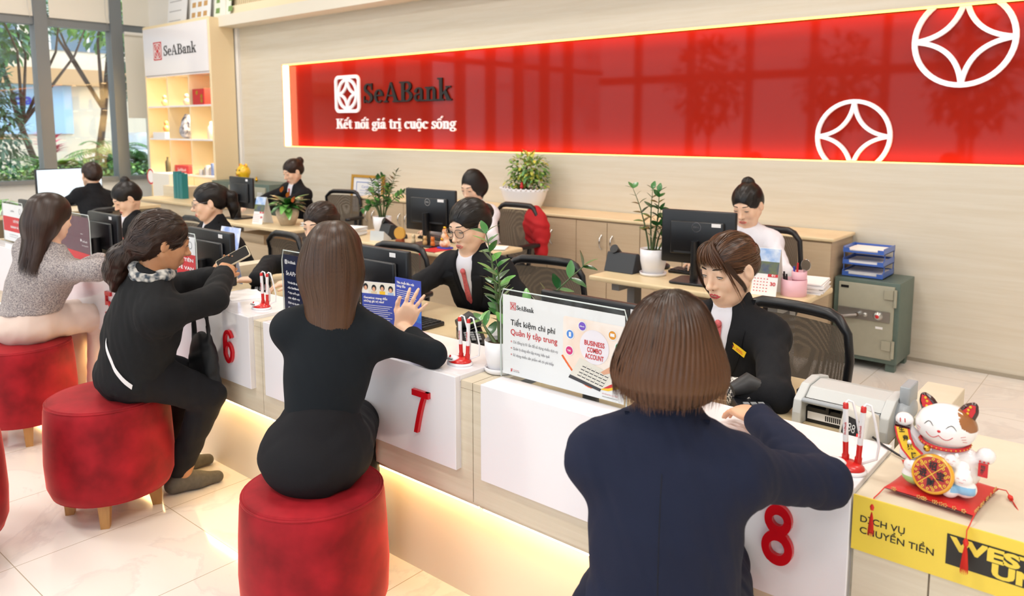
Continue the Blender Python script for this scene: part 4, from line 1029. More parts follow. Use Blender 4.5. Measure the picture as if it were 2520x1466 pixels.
def head_shape(s, Rh, c, sc=1.0, wide=1.0, k0=.02):
    c = np.array(c, float); X = lambda x, y, z: c+Rh@(np.array((x*wide, y, z))*sc); A = lambda *r: np.array(r)*sc
    s.ell(X(0, -.012, .022), A(.072*wide, .088, .076), Rh, k0); s.ell(X(0, .016, -.030), A(.060*wide, .070, .074), Rh, .025)
    s.cap(X(-.026, .036, -.083), X(.026, .036, -.083), .024*sc, .024*sc, .03); s.ell(X(0, .062, -.098), A(.017, .014, .014), Rh, .022)
    for g in (-1, 1):
        s.ell(X(g*.035, .050, -.036), A(.025, .026, .028), Rh, .02); s.cap(X(g*.055, .0, -.05), X(g*.03, .045, -.09), .020*sc, .015*sc, .03)
        s.ell(X(g*.031, .0955, .000), A(.019, .012, .0115), Rh, .012, 1)
        s.ell(X(g*.031, .0685, -.003), A(.0150, .0150, .0125), Rh, .005)
        s.ell(X(g*.078, -.006, -.014), A(.0085, .017, .030), Rh@rotm(g*.35, .1), .006); s.ell(X(g*.086, .001, -.010), A(.006, .010, .017), Rh@rotm(g*.35, .1), .004, 1)
    s.cap(X(-.03, .072, .016), X(.03, .072, .016), .010*sc, .010*sc, .02)
    s.cap(X(0, .080, .004), X(0, .101, -.034), .0065*sc, .0085*sc, .014); s.ell(X(0, .1015, -.0355), A(.0112, .0102, .0092), Rh, .008)
    for g in (-1, 1): s.ell(X(g*.0115, .089, -.040), A(.0070, .0085, .0065), Rh, .006)
    s.ell(X(0, .076, -.070), A(.027, .016, .017), Rh, .015)
    return X
def skin_y(s, X, Rh, x, z, y0=.13):
    """walks back from in front of the face to the skin at head coordinates (x, z)"""
    p = X(x, y0, z); d = -(Rh@np.array((0, 1, 0)))
    for _ in range(40): p = p+d*float(s.ev(p[None])[0])*.8
    return p
def face_parts(s, Rh, c, parent, sc=1.0, wide=1.0, gaze=(0, -.2), open_=.55, lip=None, brow='dark', mouth=0., blink=0.):
    X = lambda x, y, z: np.array(c)+Rh@(np.array((x*wide, y, z))*sc); f = Rh[:, 1]
    for g in (-1, 1):
        C0 = X(g*.031, .0685, -.003); R = .0159*sc; q = MB(); ir = MB(); pts = []; lo = []
        N = 14; rings = 8; W_, Hh = .98, .46*open_
        def sp(a, b, R_=R): v = np.array((math.sin(a)*math.cos(b), math.cos(a)*math.cos(b), math.sin(b)*.86)); return C0+Rh@(v*R_)
        ok = []
        top = lambda a: Hh*max(0., math.cos(a/W_*PI/2))**.7*(1.0)-.22+.04*g*a; bot = lambda a: -Hh*.75*max(0., math.cos(a/W_*PI/2))**.8-.22+.04*g*a
        for i in range(N+1):
            a = -W_+2*W_*i/N
            for j in range(rings+1): b = bot(a)+(top(a)-bot(a))*j/rings; ok.append(sp(a, b))
        fs = [(i*(rings+1)+j, (i+1)*(rings+1)+j, (i+1)*(rings+1)+j+1, i*(rings+1)+j+1) for i in range(N) for j in range(rings)]
        q.add(ok, fs, 0, True); e = part('eye', q, EYEW, parent)
        cx, cy = gaze; vs = [sp(cx, cy*.9-.1, R*1.012)]; 
        for i in range(16):
            a, b = cx+.50*math.cos(2*PI*i/16), cy*.9-.1+.50*math.sin(2*PI*i/16); b = max(min(b, top(a)), bot(a)); vs.append(sp(a, b, R*1.012))
        ir.add(vs, [(0, 1+i, 1+(i+1) % 16) for i in range(16)], 0, True); part('iris', ir, EYED, e)
        q = MB(); L = [sp(-W_*1.04+2.1*W_*i/12, top(max(-W_, min(W_, -W_*1.04+2.1*W_*i/12)))+.02, R*1.02) for i in range(13)]; q.tube(L, [.0005, .0010, .0013, .0014, .0015, .0015, .0015, .0015, .0015, .0014, .0014, .0013, .0007], 6)
        L = [sp(-W_+2*W_*i/10, bot(-W_+2*W_*i/10)-.01, R*1.005) for i in range(11)]; q.tube(L, .00045, 5); part('eyelashes', q, EYED, parent)
        q = MB(); L = []
        for i in range(9):
            t = i/8; L.append(skin_y(s, X, Rh, g*(.013+.035*t), (.0205+.0038*math.sin(t*PI*.8)-.0020*t))+f*.0002)
        q.tube(L, [.0012, .0022, .0026, .0026, .0025, .0023, .0020, .0014, .0006], 6, flat=1.0); part('eyebrow', q, HAIR[brow], parent)
    q = Soft(); mo = mouth; SP = lambda x, z, d: skin_y(s, X, Rh, x, z)-f*d*sc
    for g in (-1, 1):
        q.chain([SP(g*.0005, -.0662, .0018), SP(g*.006, -.0650, .0018), SP(g*.014, -.0668, .0020), SP(g*.0225, -.0702, .0014)], [.0027*sc, .0031*sc, .0028*sc, .0014*sc], .002)
        q.chain([SP(0, -.0752-mo, .0030), SP(g*.009, -.0748-mo, .0028), SP(g*.016, -.0728-mo*.7, .0016), SP(g*.0225, -.0706-mo*.2, .0018)], [.0041*sc, .0040*sc, .0031*sc, .0013*sc], .002)
    soft_part('lips', q, .0011, lip or LIPM, parent)
    m = MB(); m.tube([SP(x, -.0703-mo*.5*(1-abs(x)/.023), -.0022+.004*abs(x)/.022) for x in (-.022, -.014, -.006, 0, .006, .014, .022)], [.0003, .0007, .0010+mo*.3, .0010+mo*.3, .0010+mo*.3, .0007, .0003], 6); part('mouth_line', m, mat('mouth_dark', '#5c1c20', .5), parent)
    m = MB()
    for g in (-1, 1): m.ball(tuple(X(g*.0065, .0945, -.0462)), .0022*sc, 8)
    part('nostril', m, mat('nostril_shade', '#6d3d30', .8), parent)
def glasses(s, Rh, c, parent, sc, dark):
    X = lambda x, y, z: tuple(np.array(c)+Rh@(np.array((x, y, z))*sc)); t = MB(); 
    for g in (-1, 1):
        L = []
        for i in range(25):
            a = 2*PI*i/24; ce, se = math.cos(a), math.sin(a); L.append(X(g*.034+.0245*math.copysign(abs(ce)**.75, ce), .0995-.006*abs((g*.034+.0245*ce)/.05)**2, -.006+.0205*math.copysign(abs(se)**.8, se)))
        t.tube(L, .0013, 8, cap=False)
        t.tube([X(g*.058, .093, .002), X(g*.070, .06, .004), X(g*.078, .0, .002), X(g*.078, -.02, -.004)], .0012, 6)
        q = MB(); q.add([X(g*.034, .0993, -.006)]+[tuple(p) for p in L[:-1]], [(0, 1+i, 1+(i+1) % 24) for i in range(24)]); part('lens', q, MT['clear_acrylic'], parent)
    t.tube([X(-.010, .0995, .000), X(0, .103, .003), X(.010, .0995, .000)], .0013, 6); part('glasses_frame', t, dark, parent)
# ---------------------------------------------------------------- figures
def strand_roots(s, n, seed, h=.008, cond=None):
    V, F = s.mesh(h); 
    if cond is not None: V = V[cond(V)]
    r = np.random.default_rng(seed); return V[r.integers(0, len(V), n)]+r.normal(size=(n, 3))*.002
def hair(style, X, Rh, c, parent, body, hm, near=True, seed=1, bun=(0, -.10, .045), bunr=.034, part_x=.02, sc=1.0, extra=None):
    """hair in head coordinates, set in place by the head's own rotation"""
    HM = np.eye(4); HM[:3, :3] = Rh*sc; HM[:3, 3] = c
    s = Soft(); I3 = None; dn = Rh.T@np.array((0, 0, -1.)); Z = lambda P: P@(-dn)          # true up measured in head coordinates
    h = .0035 if near else .006
    def out(name, s, tone=.25):
        V, F = s.mesh(h); return mesh_obj(name, V, F, HAIR[hm], parent, M=HM, attrs={'tone': np.full(len(V), tone), 'along': np.zeros(len(V))})
    if style in ('updo', 'bangs', 'pony'):
        s.ell((0, -.016, .028), (.0805, .098, .084), k=.01); s.ell((0, -.05, -.015), (.066, .06, .055), k=.03)
        s.ell((0, .094, -.040), (.064, .064, .088), k=.006, op=1); s.ell((0, .03, -.085), (.10, .075, .062), k=.01, op=1)
        for g in (-1, 1): s.ell((g*.088, -.002, -.022), (.020, .020, .034), k=.006, op=1)
        b = np.array(bun, float)
        if style == 'pony': s.chain([(0, -.095, .03), (0, -.135, .0), (0, -.135, -.07), (0, -.115, -.13)], [.020, .032, .030, .012], k=.02)
        else: s.ell(b, (bunr*1.15, bunr*.85, bunr), k=.012)
        s.cap(b*.8, b, .025, .02, .02)
        s.disp = lambda P: .0011*np.sin(190*(P[..., 0])+30*P[..., 2])*np.sin(70*P[..., 2]+9*P[..., 0])
        o = out('hair', s)
        n = 2600 if near else 500
        f = lambda P, t: (b-P)+np.array((0, -.02, .0))*0+np.where((P[:, 2:] < -.02), np.array((0, -.02, .05)), 0)
        strands(s, strand_roots(s, n, seed), f, 8, .009, .0009 if near else .0016, seed, .0025, o, HAIR[hm], 'hair_strands', M=HM, jitter=.008)
        if style == 'bangs':
            # see-through fringe and two loose face-framing locks
            r = np.random.default_rng(5); q = MB(); n = 230
            base = []
            V_ = []; F_ = []; tn = []; al = []
            for i in range(n):
                x = r.uniform(-1, 1); sidew = x
                root = np.array((part_x+.010*x, .045, .103)); 
                end = np.array((.070*x, .098-.040*x*x, .034+.012*r.random()-.052*abs(x)**2.0)) if abs(x) < .88 else np.array((.082*np.sign(x), .052, -.075-.05*r.random()))
                mid1 = np.array((part_x+.034*x, .085, .098)); mid2 = np.array((.060*x, .112-.042*x*x, .060))
                P = []
                for j in range(11):
                    t = j/10; p = (1-t)**3*root+3*t*(1-t)**2*mid1+3*t*t*(1-t)*mid2+t**3*end+r.normal(size=3)*.0006*t; P.append(p)
                P = np.array(P)+r.normal(size=3)*(.0025, .002, .001); tg = np.gradient(P, axis=0); nr = P-np.array((0, -.01, .02)); sd = np.cross(tg, nr); sd /= np.linalg.norm(sd, axis=1)[:, None]
                w = .0010*np.minimum(1, (1-np.linspace(0, 1, 11))*3+.15)[:, None]; k = len(V_)*1
                k = sum(len(a) for a in V_); V_.append(np.stack([P+sd*w, P-sd*w], 1).reshape(-1, 3)); F_ += [(k+2*j, k+2*j+1, k+2*j+3, k+2*j+2) for j in range(10)]; tn += [r.random()]*22; al += list(np.repeat(np.linspace(0, 1, 11), 2)*.6)
            for g, ln in ((1, .17), (-1, .12)):
                for i in range(60):
                    P = []; o2 = r.normal(size=3)*(.002, .005, .002)
                    for j in range(13):
                        t = j/12; P.append(np.array((g*(.060+.022*math.sin(t*PI*.8)), .070-.045*t, .045-ln*t-.0))+o2*(1-.3*t)+np.array((0, .006*math.sin(t*5), 0)))
                    P = np.array(P); tg = np.gradient(P, axis=0); sd = np.cross(tg, np.array((g, .3, 0.))); sd /= np.linalg.norm(sd, axis=1)[:, None]; k = sum(len(a) for a in V_)
                    w = .0006*np.minimum(1, (1-np.linspace(0, 1, 13))*3+.1)[:, None]; V_.append(np.stack([P+sd*w, P-sd*w], 1).reshape(-1, 3)); F_ += [(k+2*j, k+2*j+1, k+2*j+3, k+2*j+2) for j in range(12)]; tn += [r.random()*.5]*26; al += [0.]*26
            mesh_obj('fringe', np.concatenate(V_), np.array(F_), HAIR[hm], o, M=HM, attrs={'tone': np.array(tn), 'along': np.array(al)})
        return o
    if style in ('bob', 'short'):
        big = 1.0 if style == 'bob' else .88
        s.ell((0, -.018, .022), (.084*big, .104*big, .092), k=.02); s.ell((0, -.024, -.035), (.100*big, .106*big, .072), k=.05)
        if style == 'bob': s.ell((0, -.028, -.052), (.104, .102, .052), k=.04)
        s.ell((0, .096, -.045), (.060, .075, .092), k=.01, op=1); s.ell((0, .10, -.15), (.085, .10, .08), k=.02, op=1)
        zend = -.085 if style == 'bob' else -.12
        s.disp = lambda P: .0009*np.sin(70*np.arctan2(P[..., 0], P[..., 1]+.02)+3*np.sin(25*P[..., 2]))
        o = out('hair', s); w0 = np.array((part_x, -.03, .112)); r = np.random.default_rng(seed); n = 14000 if near else 900
        a = r.uniform(0, 2*PI, n); rr = r.random(n)**.8*.09; roots = np.stack([w0[0]+rr*np.cos(a)*.85, w0[1]+rr*np.sin(a), w0[2]-.004-rr*rr*3.2], 1)
        roots = roots[(roots[:, 1] < .06)]; n = len(roots)
        ax = r.normal(size=n)*.25
        def f(P, t):
            d = P-w0; d[:, 2] = 0; d /= np.linalg.norm(d, axis=1, keepdims=True)+1e-3; v = d*np.clip(.9-1.6*(w0[2]-P[:, 2:])/.12, 0, 1)+np.array((0, 0, -1.))
            low = np.clip((-.05-P[:, 2])/.06, 0, 1)[:, None]; v = v-d*low*.50+low*np.stack([ax*.5, ax*.2, 0*ax], 1); return v
        L = r.uniform(.84, 1.04, n)-.05*(roots[:, 0] > .0)*r.random(n); dsv = L*(.112-zend+(-.008 if style == 'bob' else .03))/26*(1 if style == 'bob' else .96)
        strands(s, roots, f, 26, dsv, .0007 if near else .0022, seed, .004, o, HAIR[hm], 'hair_strands', M=HM, jitter=.10, free=lambda P: (P[:, 2] < zend+.02).astype(float))
        return o
    if style == 'long':
        L0 = extra or .30
        s.ell((0, -.016, .025), (.083, .100, .086), k=.02); s.ell((0, -.045, -.045), (.088, .075, .075), k=.04)
        s.cap((0, -.052, -.06), (0, -.060, -L0*.72), .080, .066, .05, flat=((0, 1, 0), .62))
        s.ell((0, .094, -.040), (.062, .068, .092), k=.01, op=1); s.ell((0, .085, -.15), (.10, .10, .09), k=.03, op=1)
        s.disp = lambda P: .0013*np.sin(95*P[..., 0]+2*np.sin(14*P[..., 2]))
        o = out('hair', s); w0 = np.array((part_x, -.01, .110)); r = np.random.default_rng(seed); n = 7500 if near else 2500
        a = r.uniform(0, 2*PI, n); rr = r.random(n)**.8*.09; roots = np.stack([w0[0]+rr*np.cos(a)*.8, w0[1]+rr*np.sin(a), w0[2]-.004-rr*rr*3.2], 1); roots = roots[roots[:, 1] < .06]; n = len(roots)
        def f(P, t):
            d = P-w0; d[:, 2] = 0; d /= np.linalg.norm(d, axis=1, keepdims=True)+1e-3; return d*np.clip(.8-1.6*(w0[2]-P[:, 2:])/.12, 0, 1)+np.array((0, -.06, -1.))
        ln = r.uniform(.80, 1.04, n)*(L0+.19)/30
        strands(s, roots, f, 30, ln, .0010 if near else .0016, seed, .004, o, HAIR[hm], 'hair_strands', M=HM, jitter=.022, free=lambda P: (P[:, 2] < -L0*.62).astype(float))
        return o
    if style == 'tied':       # short waves gathered into a low curly tail
        s.ell((0, -.020, .022), (.088, .104, .090), k=.02); s.ell((0, -.055, -.035), (.070, .065, .060), k=.04)
        s.ell((0, .094, -.045), (.062, .066, .090), k=.01, op=1); s.ell((0, .04, -.10), (.10, .085, .070), k=.01, op=1)
        for g in (-1, 1): s.ell((g*.092, .006, -.028), (.020, .020, .032), k=.006, op=1)
        s.chain([(0, -.10, -.05), (-.035, -.125, -.10), (-.075, -.115, -.16), (-.09, -.10, -.22)], [.030, .040, .042, .020], k=.03)
        s.disp = lambda P: .0022*np.sin(60*P[..., 0]+4*np.sin(40*P[..., 2]))*np.sin(50*P[..., 2]+3*np.sin(60*P[..., 1]))
        o = out('hair', s); r = np.random.default_rng(seed); b = np.array((-.01, -.11, -.06))
        f = lambda P, t: np.where(P[:, 2:] > -.07, (b-P), np.array((-.5, 0, -1.)))+.03*np.sin(P*90)
        strands(s, strand_roots(s, 4000, seed), f, 9, .010, .0010, seed, .004, o, HAIR[hm], 'hair_strands', M=HM, jitter=.02); return o

def person(label, loc, rz, hc, seat=.46, hyaw=0., hpitch=.2, hroll=0., tw=0., Rw=None, Lw=None, Rh=None, Lh=None, Rp=(1, -.6, -.6), Lp=(-1, -.6, -.6),
           outfit='suit', skin=SKIN, h=.0045, hch=.007, fine=True, sw=1.0, hw=1.0, ww=1.0, legs='trousers', knee=(.10, .40), foot=.05, kz=.055, hairs=None, face=None, sleeve=1.0, hs=1.04,
           coat=None, Rc=None, Lc=None, Re=None, Le=None, sdrop=.022, shoes=True, lower=None, seed=3, hem=None, chz=-.208, chy=-.030, scl=.92, back=0., cuff=None, cside=-1, kneew=None, ankw=None):
    """a seated figure: loc is on the floor under the seat; hc, wrists and elbow hints are in world space, hc = centre of the head"""
    Rz = np.array(Matrix.Rotation(rz, 3, 'Z')); o3 = np.array((loc[0], loc[1], 0.)); W2L = lambda p: Rz.T@(np.array(p, float)-o3); D2L = lambda d: Rz.T@_n(d)
    c = W2L(hc); P0 = np.array((0, back, seat+.085)); HR = rotm(hyaw, hpitch, hroll)
    Tw = np.array(Matrix.Rotation(tw, 3, 'Z')); fw = Tw@np.array((0, 1., 0)); rt = Tw@np.array((1., 0, 0))
    lean_f = c-P0; T = c+np.array((0, 0, chz))+fw*chy-HR[:, 1]*0; N = T+np.array((0, 0, .062))+fw*.004; sp = T-P0; up = _n(sp); fo = _n(fw-up*(fw@up)); rt = np.cross(fo, up)
    SR, SL = T+rt*.152*sw-up*sdrop, T-rt*.152*sw-up*sdrop
    l1, l2 = .262, .235
    Rw_ = W2L(Rw) if Rw is not None else SR+np.array((.05, .25, -.32)); Lw_ = W2L(Lw) if Lw is not None else SL+np.array((-.05, .25, -.32))
    ER, Rw_ = ik(SR, Rw_, l1, l2, SR+D2L(Rp)*.5); EL, Lw_ = ik(SL, Lw_, l1, l2, SL+D2L(Lp)*.5)
    if Re is not None: ER = W2L(Re)
    if Le is not None: EL = W2L(Le)
    hips = [np.array((g*.085*hw, .02, seat+.095)) for g in (1, -1)]; kn = [np.array((g*knee[0], knee[1], seat+kz)) for g in (1, -1)]; an = [np.array((k[0], k[1]+foot-.03, .085)) for k in kn]
    if kneew: kn = [W2L(p) for p in kneew]
    if ankw: an = [W2L(p) for p in ankw]
    def torso(s, g, f=1.0, hipd=0.):
        R = np.stack([rt, fo, up], 1)
        s.ell(P0+np.array((0, -.005, -.005)), np.array((.168*hw+g, .122+g+hipd, .105+g)), k=.06)
        s.ell(P0+sp*.42, np.array((.128*ww+g, .095*ww+g, .15)), R, k=.07); s.ell(P0+sp*.74+fo*.004, np.array((.146*sw+g, .104+g, .135)), R, k=.07)
        s.cap(SR-rt*.018*1, SL+rt*.018, .050+g, k=.06, flat=(fo, 1.15)); s.cap(T-fo*.01, N-fo*.008, .066+g*.5, .052+g*.4, .05)
        for q in (1, -1): s.ell(P0+sp*.70+fo*.062+rt*q*.062, np.array((.056, .050, .056))+g*.5, R, k=.035)
        s.cap(SR, T+up*.035+rt*.03, .045+g, .042+g*.6, .05); s.cap(SL, T+up*.035-rt*.03, .045+g, .042+g*.6, .05)
    body = Soft(); torso(body, -.016)
    X = head_shape(body, HR, c, hs)
    body.cap(c+HR@(np.array((0, -.022, -.055))*hs), N-fo*.006, .050, .050, .02); body.cap(N-fo*.006, T, .051, .060, .03)
    for S_, E_, W_ in ((SR, ER, Rw_), (SL, EL, Lw_)): body.cap(S_, E_, .042, .033, .02); body.cap(E_, W_, .034, .0235, .02, flat=None)
    body.chain([hips[0], kn[0], an[0]], [.075, .05, .035], .03); body.chain([hips[1], kn[1], an[1]], [.075, .05, .035], .03)
    for a in an: body.cap(a+np.array((0, -.03, -.05)), a+np.array((0, .13, -.06)), .030, .022, .03)
    for hd, E_, W_, g, cc in ((Rh, ER, Rw_, 1, Rc), (Lh, EL, Lw_, -1, Lc)):
        if hd is None: hd = {}
        d = D2L(hd['d']) if 'd' in hd else _n(W_-E_); n_ = D2L(hd['n']) if 'n' in hd else np.array((0, 0, -1.))
        # with palm down and fingers forward, the right thumb points to -x
        hand(body, W_, d, n_, hd.get('t', -g) if g else 1, curl=hd.get('curl', .35), spread=hd.get('spread', .08), sc=scl*hd.get('s', 1.), curls=cc, tcurl=hd.get('tc', .2))
    V, F = body.mesh(h if fine else .0065)
    ob = mesh_obj('person', V, F, skin); ob.location = (loc[0], loc[1], 0); ob.rotation_euler = (0, 0, rz); tag(ob, label, 'person')
    if face is not None: face_parts(body, HR, c, ob, hs, **face)
    if hairs: hair(hairs[0], X, HR, c, ob, body, hairs[1], near=hairs[2] if len(hairs) > 2 else fine, seed=seed, **(hairs[3] if len(hairs) > 3 else {}), sc=hs)
    # trousers or skirt
    lm = lower or C_PANT
    s = Soft(); s.ell(P0+np.array((0, -.008, -.008)), np.array((.176*hw, .134, .112)), k=.05); s.ell(P0+sp*.25, np.array((.135*ww, .105, .09)), k=.05)
    if legs == 'skirt':
        for g in (0, 1): s.cap(hips[g], kn[g], .100, .075, .06)
        s.cap(hips[0]*.5+hips[1]*.5, (kn[0]+kn[1])/2-np.array((0, .03, 0)), .10, .07, .06)
    else:
        for g in (0, 1): s.cap(hips[g], kn[g], .098, .068, .04); s.cap(kn[g], an[g]+np.array((0, -.01, .03)), .066, .050, .02)
    s.plane((0, 0, seat+.012), (0, 0, -1), .015) if False else None
    s.disp = folds(seed+9, .0035, .11)
    if legs != 'skirt':
        pass
    soft_part(legs, s, hch+.002 if fine else .011, lm, ob)
    if shoes:
        for g in (0, 1):
            q = Soft(); a = an[g]; q.chain([a+np.array((0, -.045, -.045)), a+np.array((0, .06, -.052)), a+np.array((0, .145, -.060))], [.036, .036, .028], .03); q.cap(a+np.array((0, -.02, -.03)), a+np.array((0, .02, -.02)), .036, .030, .03); q.plane((0, 0, .006), (0, 0, -1), .004)
            soft_part('shoe', q, .006, shoes if shoes is not True else BLACK, ob)
    # upper garment
    om = coat or C_BLK; g0 = .010 if outfit in ('knit',) else .016
    s = Soft(); torso(s, g0 if outfit != 'knit' else .004, hipd=.0)
    for S_, E_, W_ in ((SR, ER, Rw_), (SL, EL, Lw_)):
        k1 = {'suit': (.052, .050, .045, .040), 'knit': (.045, .041, .040, .031), 'shirt': (.048, .046, .040, .034), 'tweed': (.055, .054, .052, .048), 'coat': (.058, .058, .054, .046)}[outfit]
        s.cap(S_, E_, k1[0], k1[1], .035); e2 = E_+(W_-E_)*min(sleeve, .97); s.cap(E_, e2, k1[1], k1[2]+(k1[3]-k1[2])*sleeve, .018)
    hz = hem if hem is not None else (seat+.03 if outfit in ('suit', 'coat') else seat+.13)
    s.plane((0, 0, hz), (0, 0, -1), .012)
    if outfit in ('suit', 'coat'): s.cap(N-up*.035-fo*.006, N+up*.014-fo*.012, .072, .066, .02)
    nz = N+up*(.026 if outfit in ('suit', 'coat') else .012); s.ell(nz+up*.098+fo*.028, (.115, .115, .10), np.stack([rt, fo, up], 1), .006, 1)          # neckline
    for S_, E_, W_ in ((SR, ER, Rw_), (SL, EL, Lw_)):
        pass
    vB = P0+sp*.55+fo*.14
    if outfit in ('suit',): s.chain([N+fo*.075+up*.03, P0+sp*.80+fo*.135, vB], [.050, .032, .006], .006, 1)
    s.disp = folds(seed, {'suit': .0028, 'knit': .0016, 'shirt': .003, 'tweed': .0022, 'coat': .004}[outfit], .10 if outfit != 'knit' else .16)
    V, F = s.mesh(hch if fine else .010)
    nm = {'suit': 'jacket', 'knit': 'knit_top', 'shirt': 'shirt', 'tweed': 'tweed_jacket', 'coat': 'coat'}[outfit]
    jo = mesh_obj(nm, V, F, om, ob)
    if cuff is not None:
        for S_, E_, W_ in (((SL, EL, Lw_),) if cside < 0 else ((SR, ER, Rw_),)):
            q = Soft(); e2 = E_+(W_-E_)*sleeve; q.cap(e2-_n(W_-E_)*.04, e2+_n(W_-E_)*.035, .046, .044); q.plane(e2+_n(W_-E_)*.035, (W_-E_), .003); soft_part('turned_cuff', q, .004, cuff, jo)
    info = dict(P0=P0, T=T, N=N, sp=sp, up=up, fo=fo, rt=rt, ER=ER, EL=EL, Rw=Rw_, Lw=Lw_, SR=SR, SL=SL, body=body, X=X, HR=HR, c=c, jacket=s, ob=ob, jo=jo, W2L=W2L, vB=vB)
    if outfit == 'suit':
        q = Soft(); R = np.stack([rt, fo, up], 1); torso(q, -.002); q.plane(P0+sp*.35, -sp, .01)
        q.cap(N-up*.03, N+up*.03-fo*.006, .064, .0585, .01); q.ell(N+up*.126+fo*.02, (.115, .115, .10), R, .003, 1); q.disp = folds(seed+2, .0012, .1)
        so = soft_part('shirt', q, .006 if fine else .009, C_SHIRT, ob)
        dn = -fo
        def onto(sf, p, off):      # drop a point onto a soft surface from in front
            p = p+fo*.22
            for _ in range(30): p = p+dn*max(-.02, float(sf.ev(p[None])[0])*.8)
            return p+fo*off
        # collar leaves, tie, lapels
        for g in (1, -1):
            m = MB(); a = N+up*.030+rt*g*.052-fo*.01; b = N+up*.006+fo*.052+rt*g*.006; d_ = N-up*.045+fo*.075+rt*g*.040; e = N-up*.012+rt*g*.072+fo*.012
            pts = [a, b, d_, e]; m.add([tuple(p) for p in pts]+[tuple(p-fo*.004) for p in pts], [(0, 1, 2, 3), (7, 6, 5, 4), (0, 4, 5, 1), (1, 5, 6, 2), (2, 6, 7, 3), (3, 7, 4, 0)]); part('collar_leaf', m, C_SHIRT, so)
            m = MB(); n_ = 12; A = []
            for i in range(n_+1):
                t = i/n_; ctr = (1-t)*(N+up*.022+rt*g*.062-fo*.03)+t*(vB+rt*g*.004) + fo*.0; wv = .050*math.sin(PI*min(1, .25+t*.75))**.6*(1 if t < .62 else 1-(t-.62)/.5)+.006
                A.append((onto(s, ctr, .004) if t > .12 else ctr+fo*.0, onto(s, ctr+rt*g*wv, .005) if t > .12 else ctr+rt*g*.02+fo*.0))
            vs = [tuple(p) for ab in A for p in ab]; vs2 = [tuple(p-fo*.004) for ab in A for p in ab]; k = len(vs); fs = [(2*i, 2*i+1, 2*i+3, 2*i+2) for i in range(n_)]
            m.add(vs+vs2, fs+[tuple(k+j for j in f_[::-1]) for f_ in fs]+[(2*i+1, k+2*i+1, k+2*i+3, 2*i+3) for i in range(n_)], 0, True); part('lapel', m, om, jo)
        if lower is None or True:
            m = MB(); A = []
            for i in range(9):
                t = i/8; p = onto(q, (1-t)*(N-up*.018+fo*.03)+t*(vB-up*.03), .004); w_ = .010+.016*t if i else .014; A += [tuple(p-rt*w_), tuple(p+rt*w_)]
            m.add(A, [(2*i, 2*i+1, 2*i+3, 2*i+2) for i in range(8)], 0, True); m.ball(tuple(onto(q, N-up*.014+fo*.03, .006)), .014, 10, sy=.7); part('necktie', m, C_TIE, so)
        if fine:
            for g in (0,):
                m = MB()
                for dz in (-.05, -.12): p = onto(s, P0+sp*.55+rt*.03+np.array((0, 0, dz)), .004); m.ball(tuple(p), .009, 10, sy=.6)
                part('button', m, GOLD, jo)
    if outfit == 'shirt':
        for g in (1, -1):
            m = MB(); a = N+up*.030+rt*g*.052-fo*.01; b = N+up*.0+fo*.060+rt*g*.006; d_ = N-up*.045+fo*.085+rt*g*.045; e = N-up*.012+rt*g*.078+fo*.012
            pts = [a, b, d_, e]; m.add([tuple(p) for p in pts]+[tuple(p-fo*.004) for p in pts], [(0, 1, 2, 3), (7, 6, 5, 4), (0, 4, 5, 1), (1, 5, 6, 2), (2, 6, 7, 3), (3, 7, 4, 0)]); part('collar_leaf', m, om, jo)
    return info
PP = {}
# customer at counter 8: navy jacket, brown bob, seen from behind
PP['navy'] = person('seated woman in navy jacket with brown shoulder-length bob, back to the camera', (-.705, 1.285), .42, (-.732, 1.345, 1.168), seat=.512, hpitch=.12,
    Re=(-.505, 1.60, .862), Rw=(-.76, 1.88, .862), Lw=(-1.00, 1.83, .86), Lp=(-.5, -.5, -1), Rh=dict(d=(-.95, .5, -.0), n=(0, 0, -1)), Lh=dict(d=(.5, 1, 0), n=(0, 0, -1)),
    outfit='suit', coat=C_NAVY, lower=cloth('navy_trousers', '#171c30'), hairs=('bob', 'bob', True, dict(part_x=.0)), sw=.88, ww=1.0, hw=1.0, h=.0045, hch=.006, hs=1.0)
# customer at counter 7: long straight brown hair, dark knit
PP['knit'] = person('seated woman in dark ribbed knit top with very long straight brown hair', (-1.945, 1.35), .80, (-2.01, 1.49, 1.19), seat=.512, hyaw=-.1, hpitch=.1,
    Re=(-1.80, 1.715, .862), Rw=(-2.03, 1.78, .905), Lw=(-2.45, 1.78, .86), Lp=(-.6, -.4, -1), Rh=dict(d=(.34, .30, .75), n=(-.6, .7, -.1), curl=.14, spread=.20, t=1, tc=.0), Lh=dict(d=(.2, 1, 0), n=(0, 0, -1)),
    outfit='knit', coat=C_KNIT, hairs=('long', 'chestnut', True, dict(extra=.262, part_x=.0)), sleeve=.62, sw=.90, ww=.88, hw=.84, h=.004, hch=.006, skin=SKINF, hem=.66, sdrop=.03)
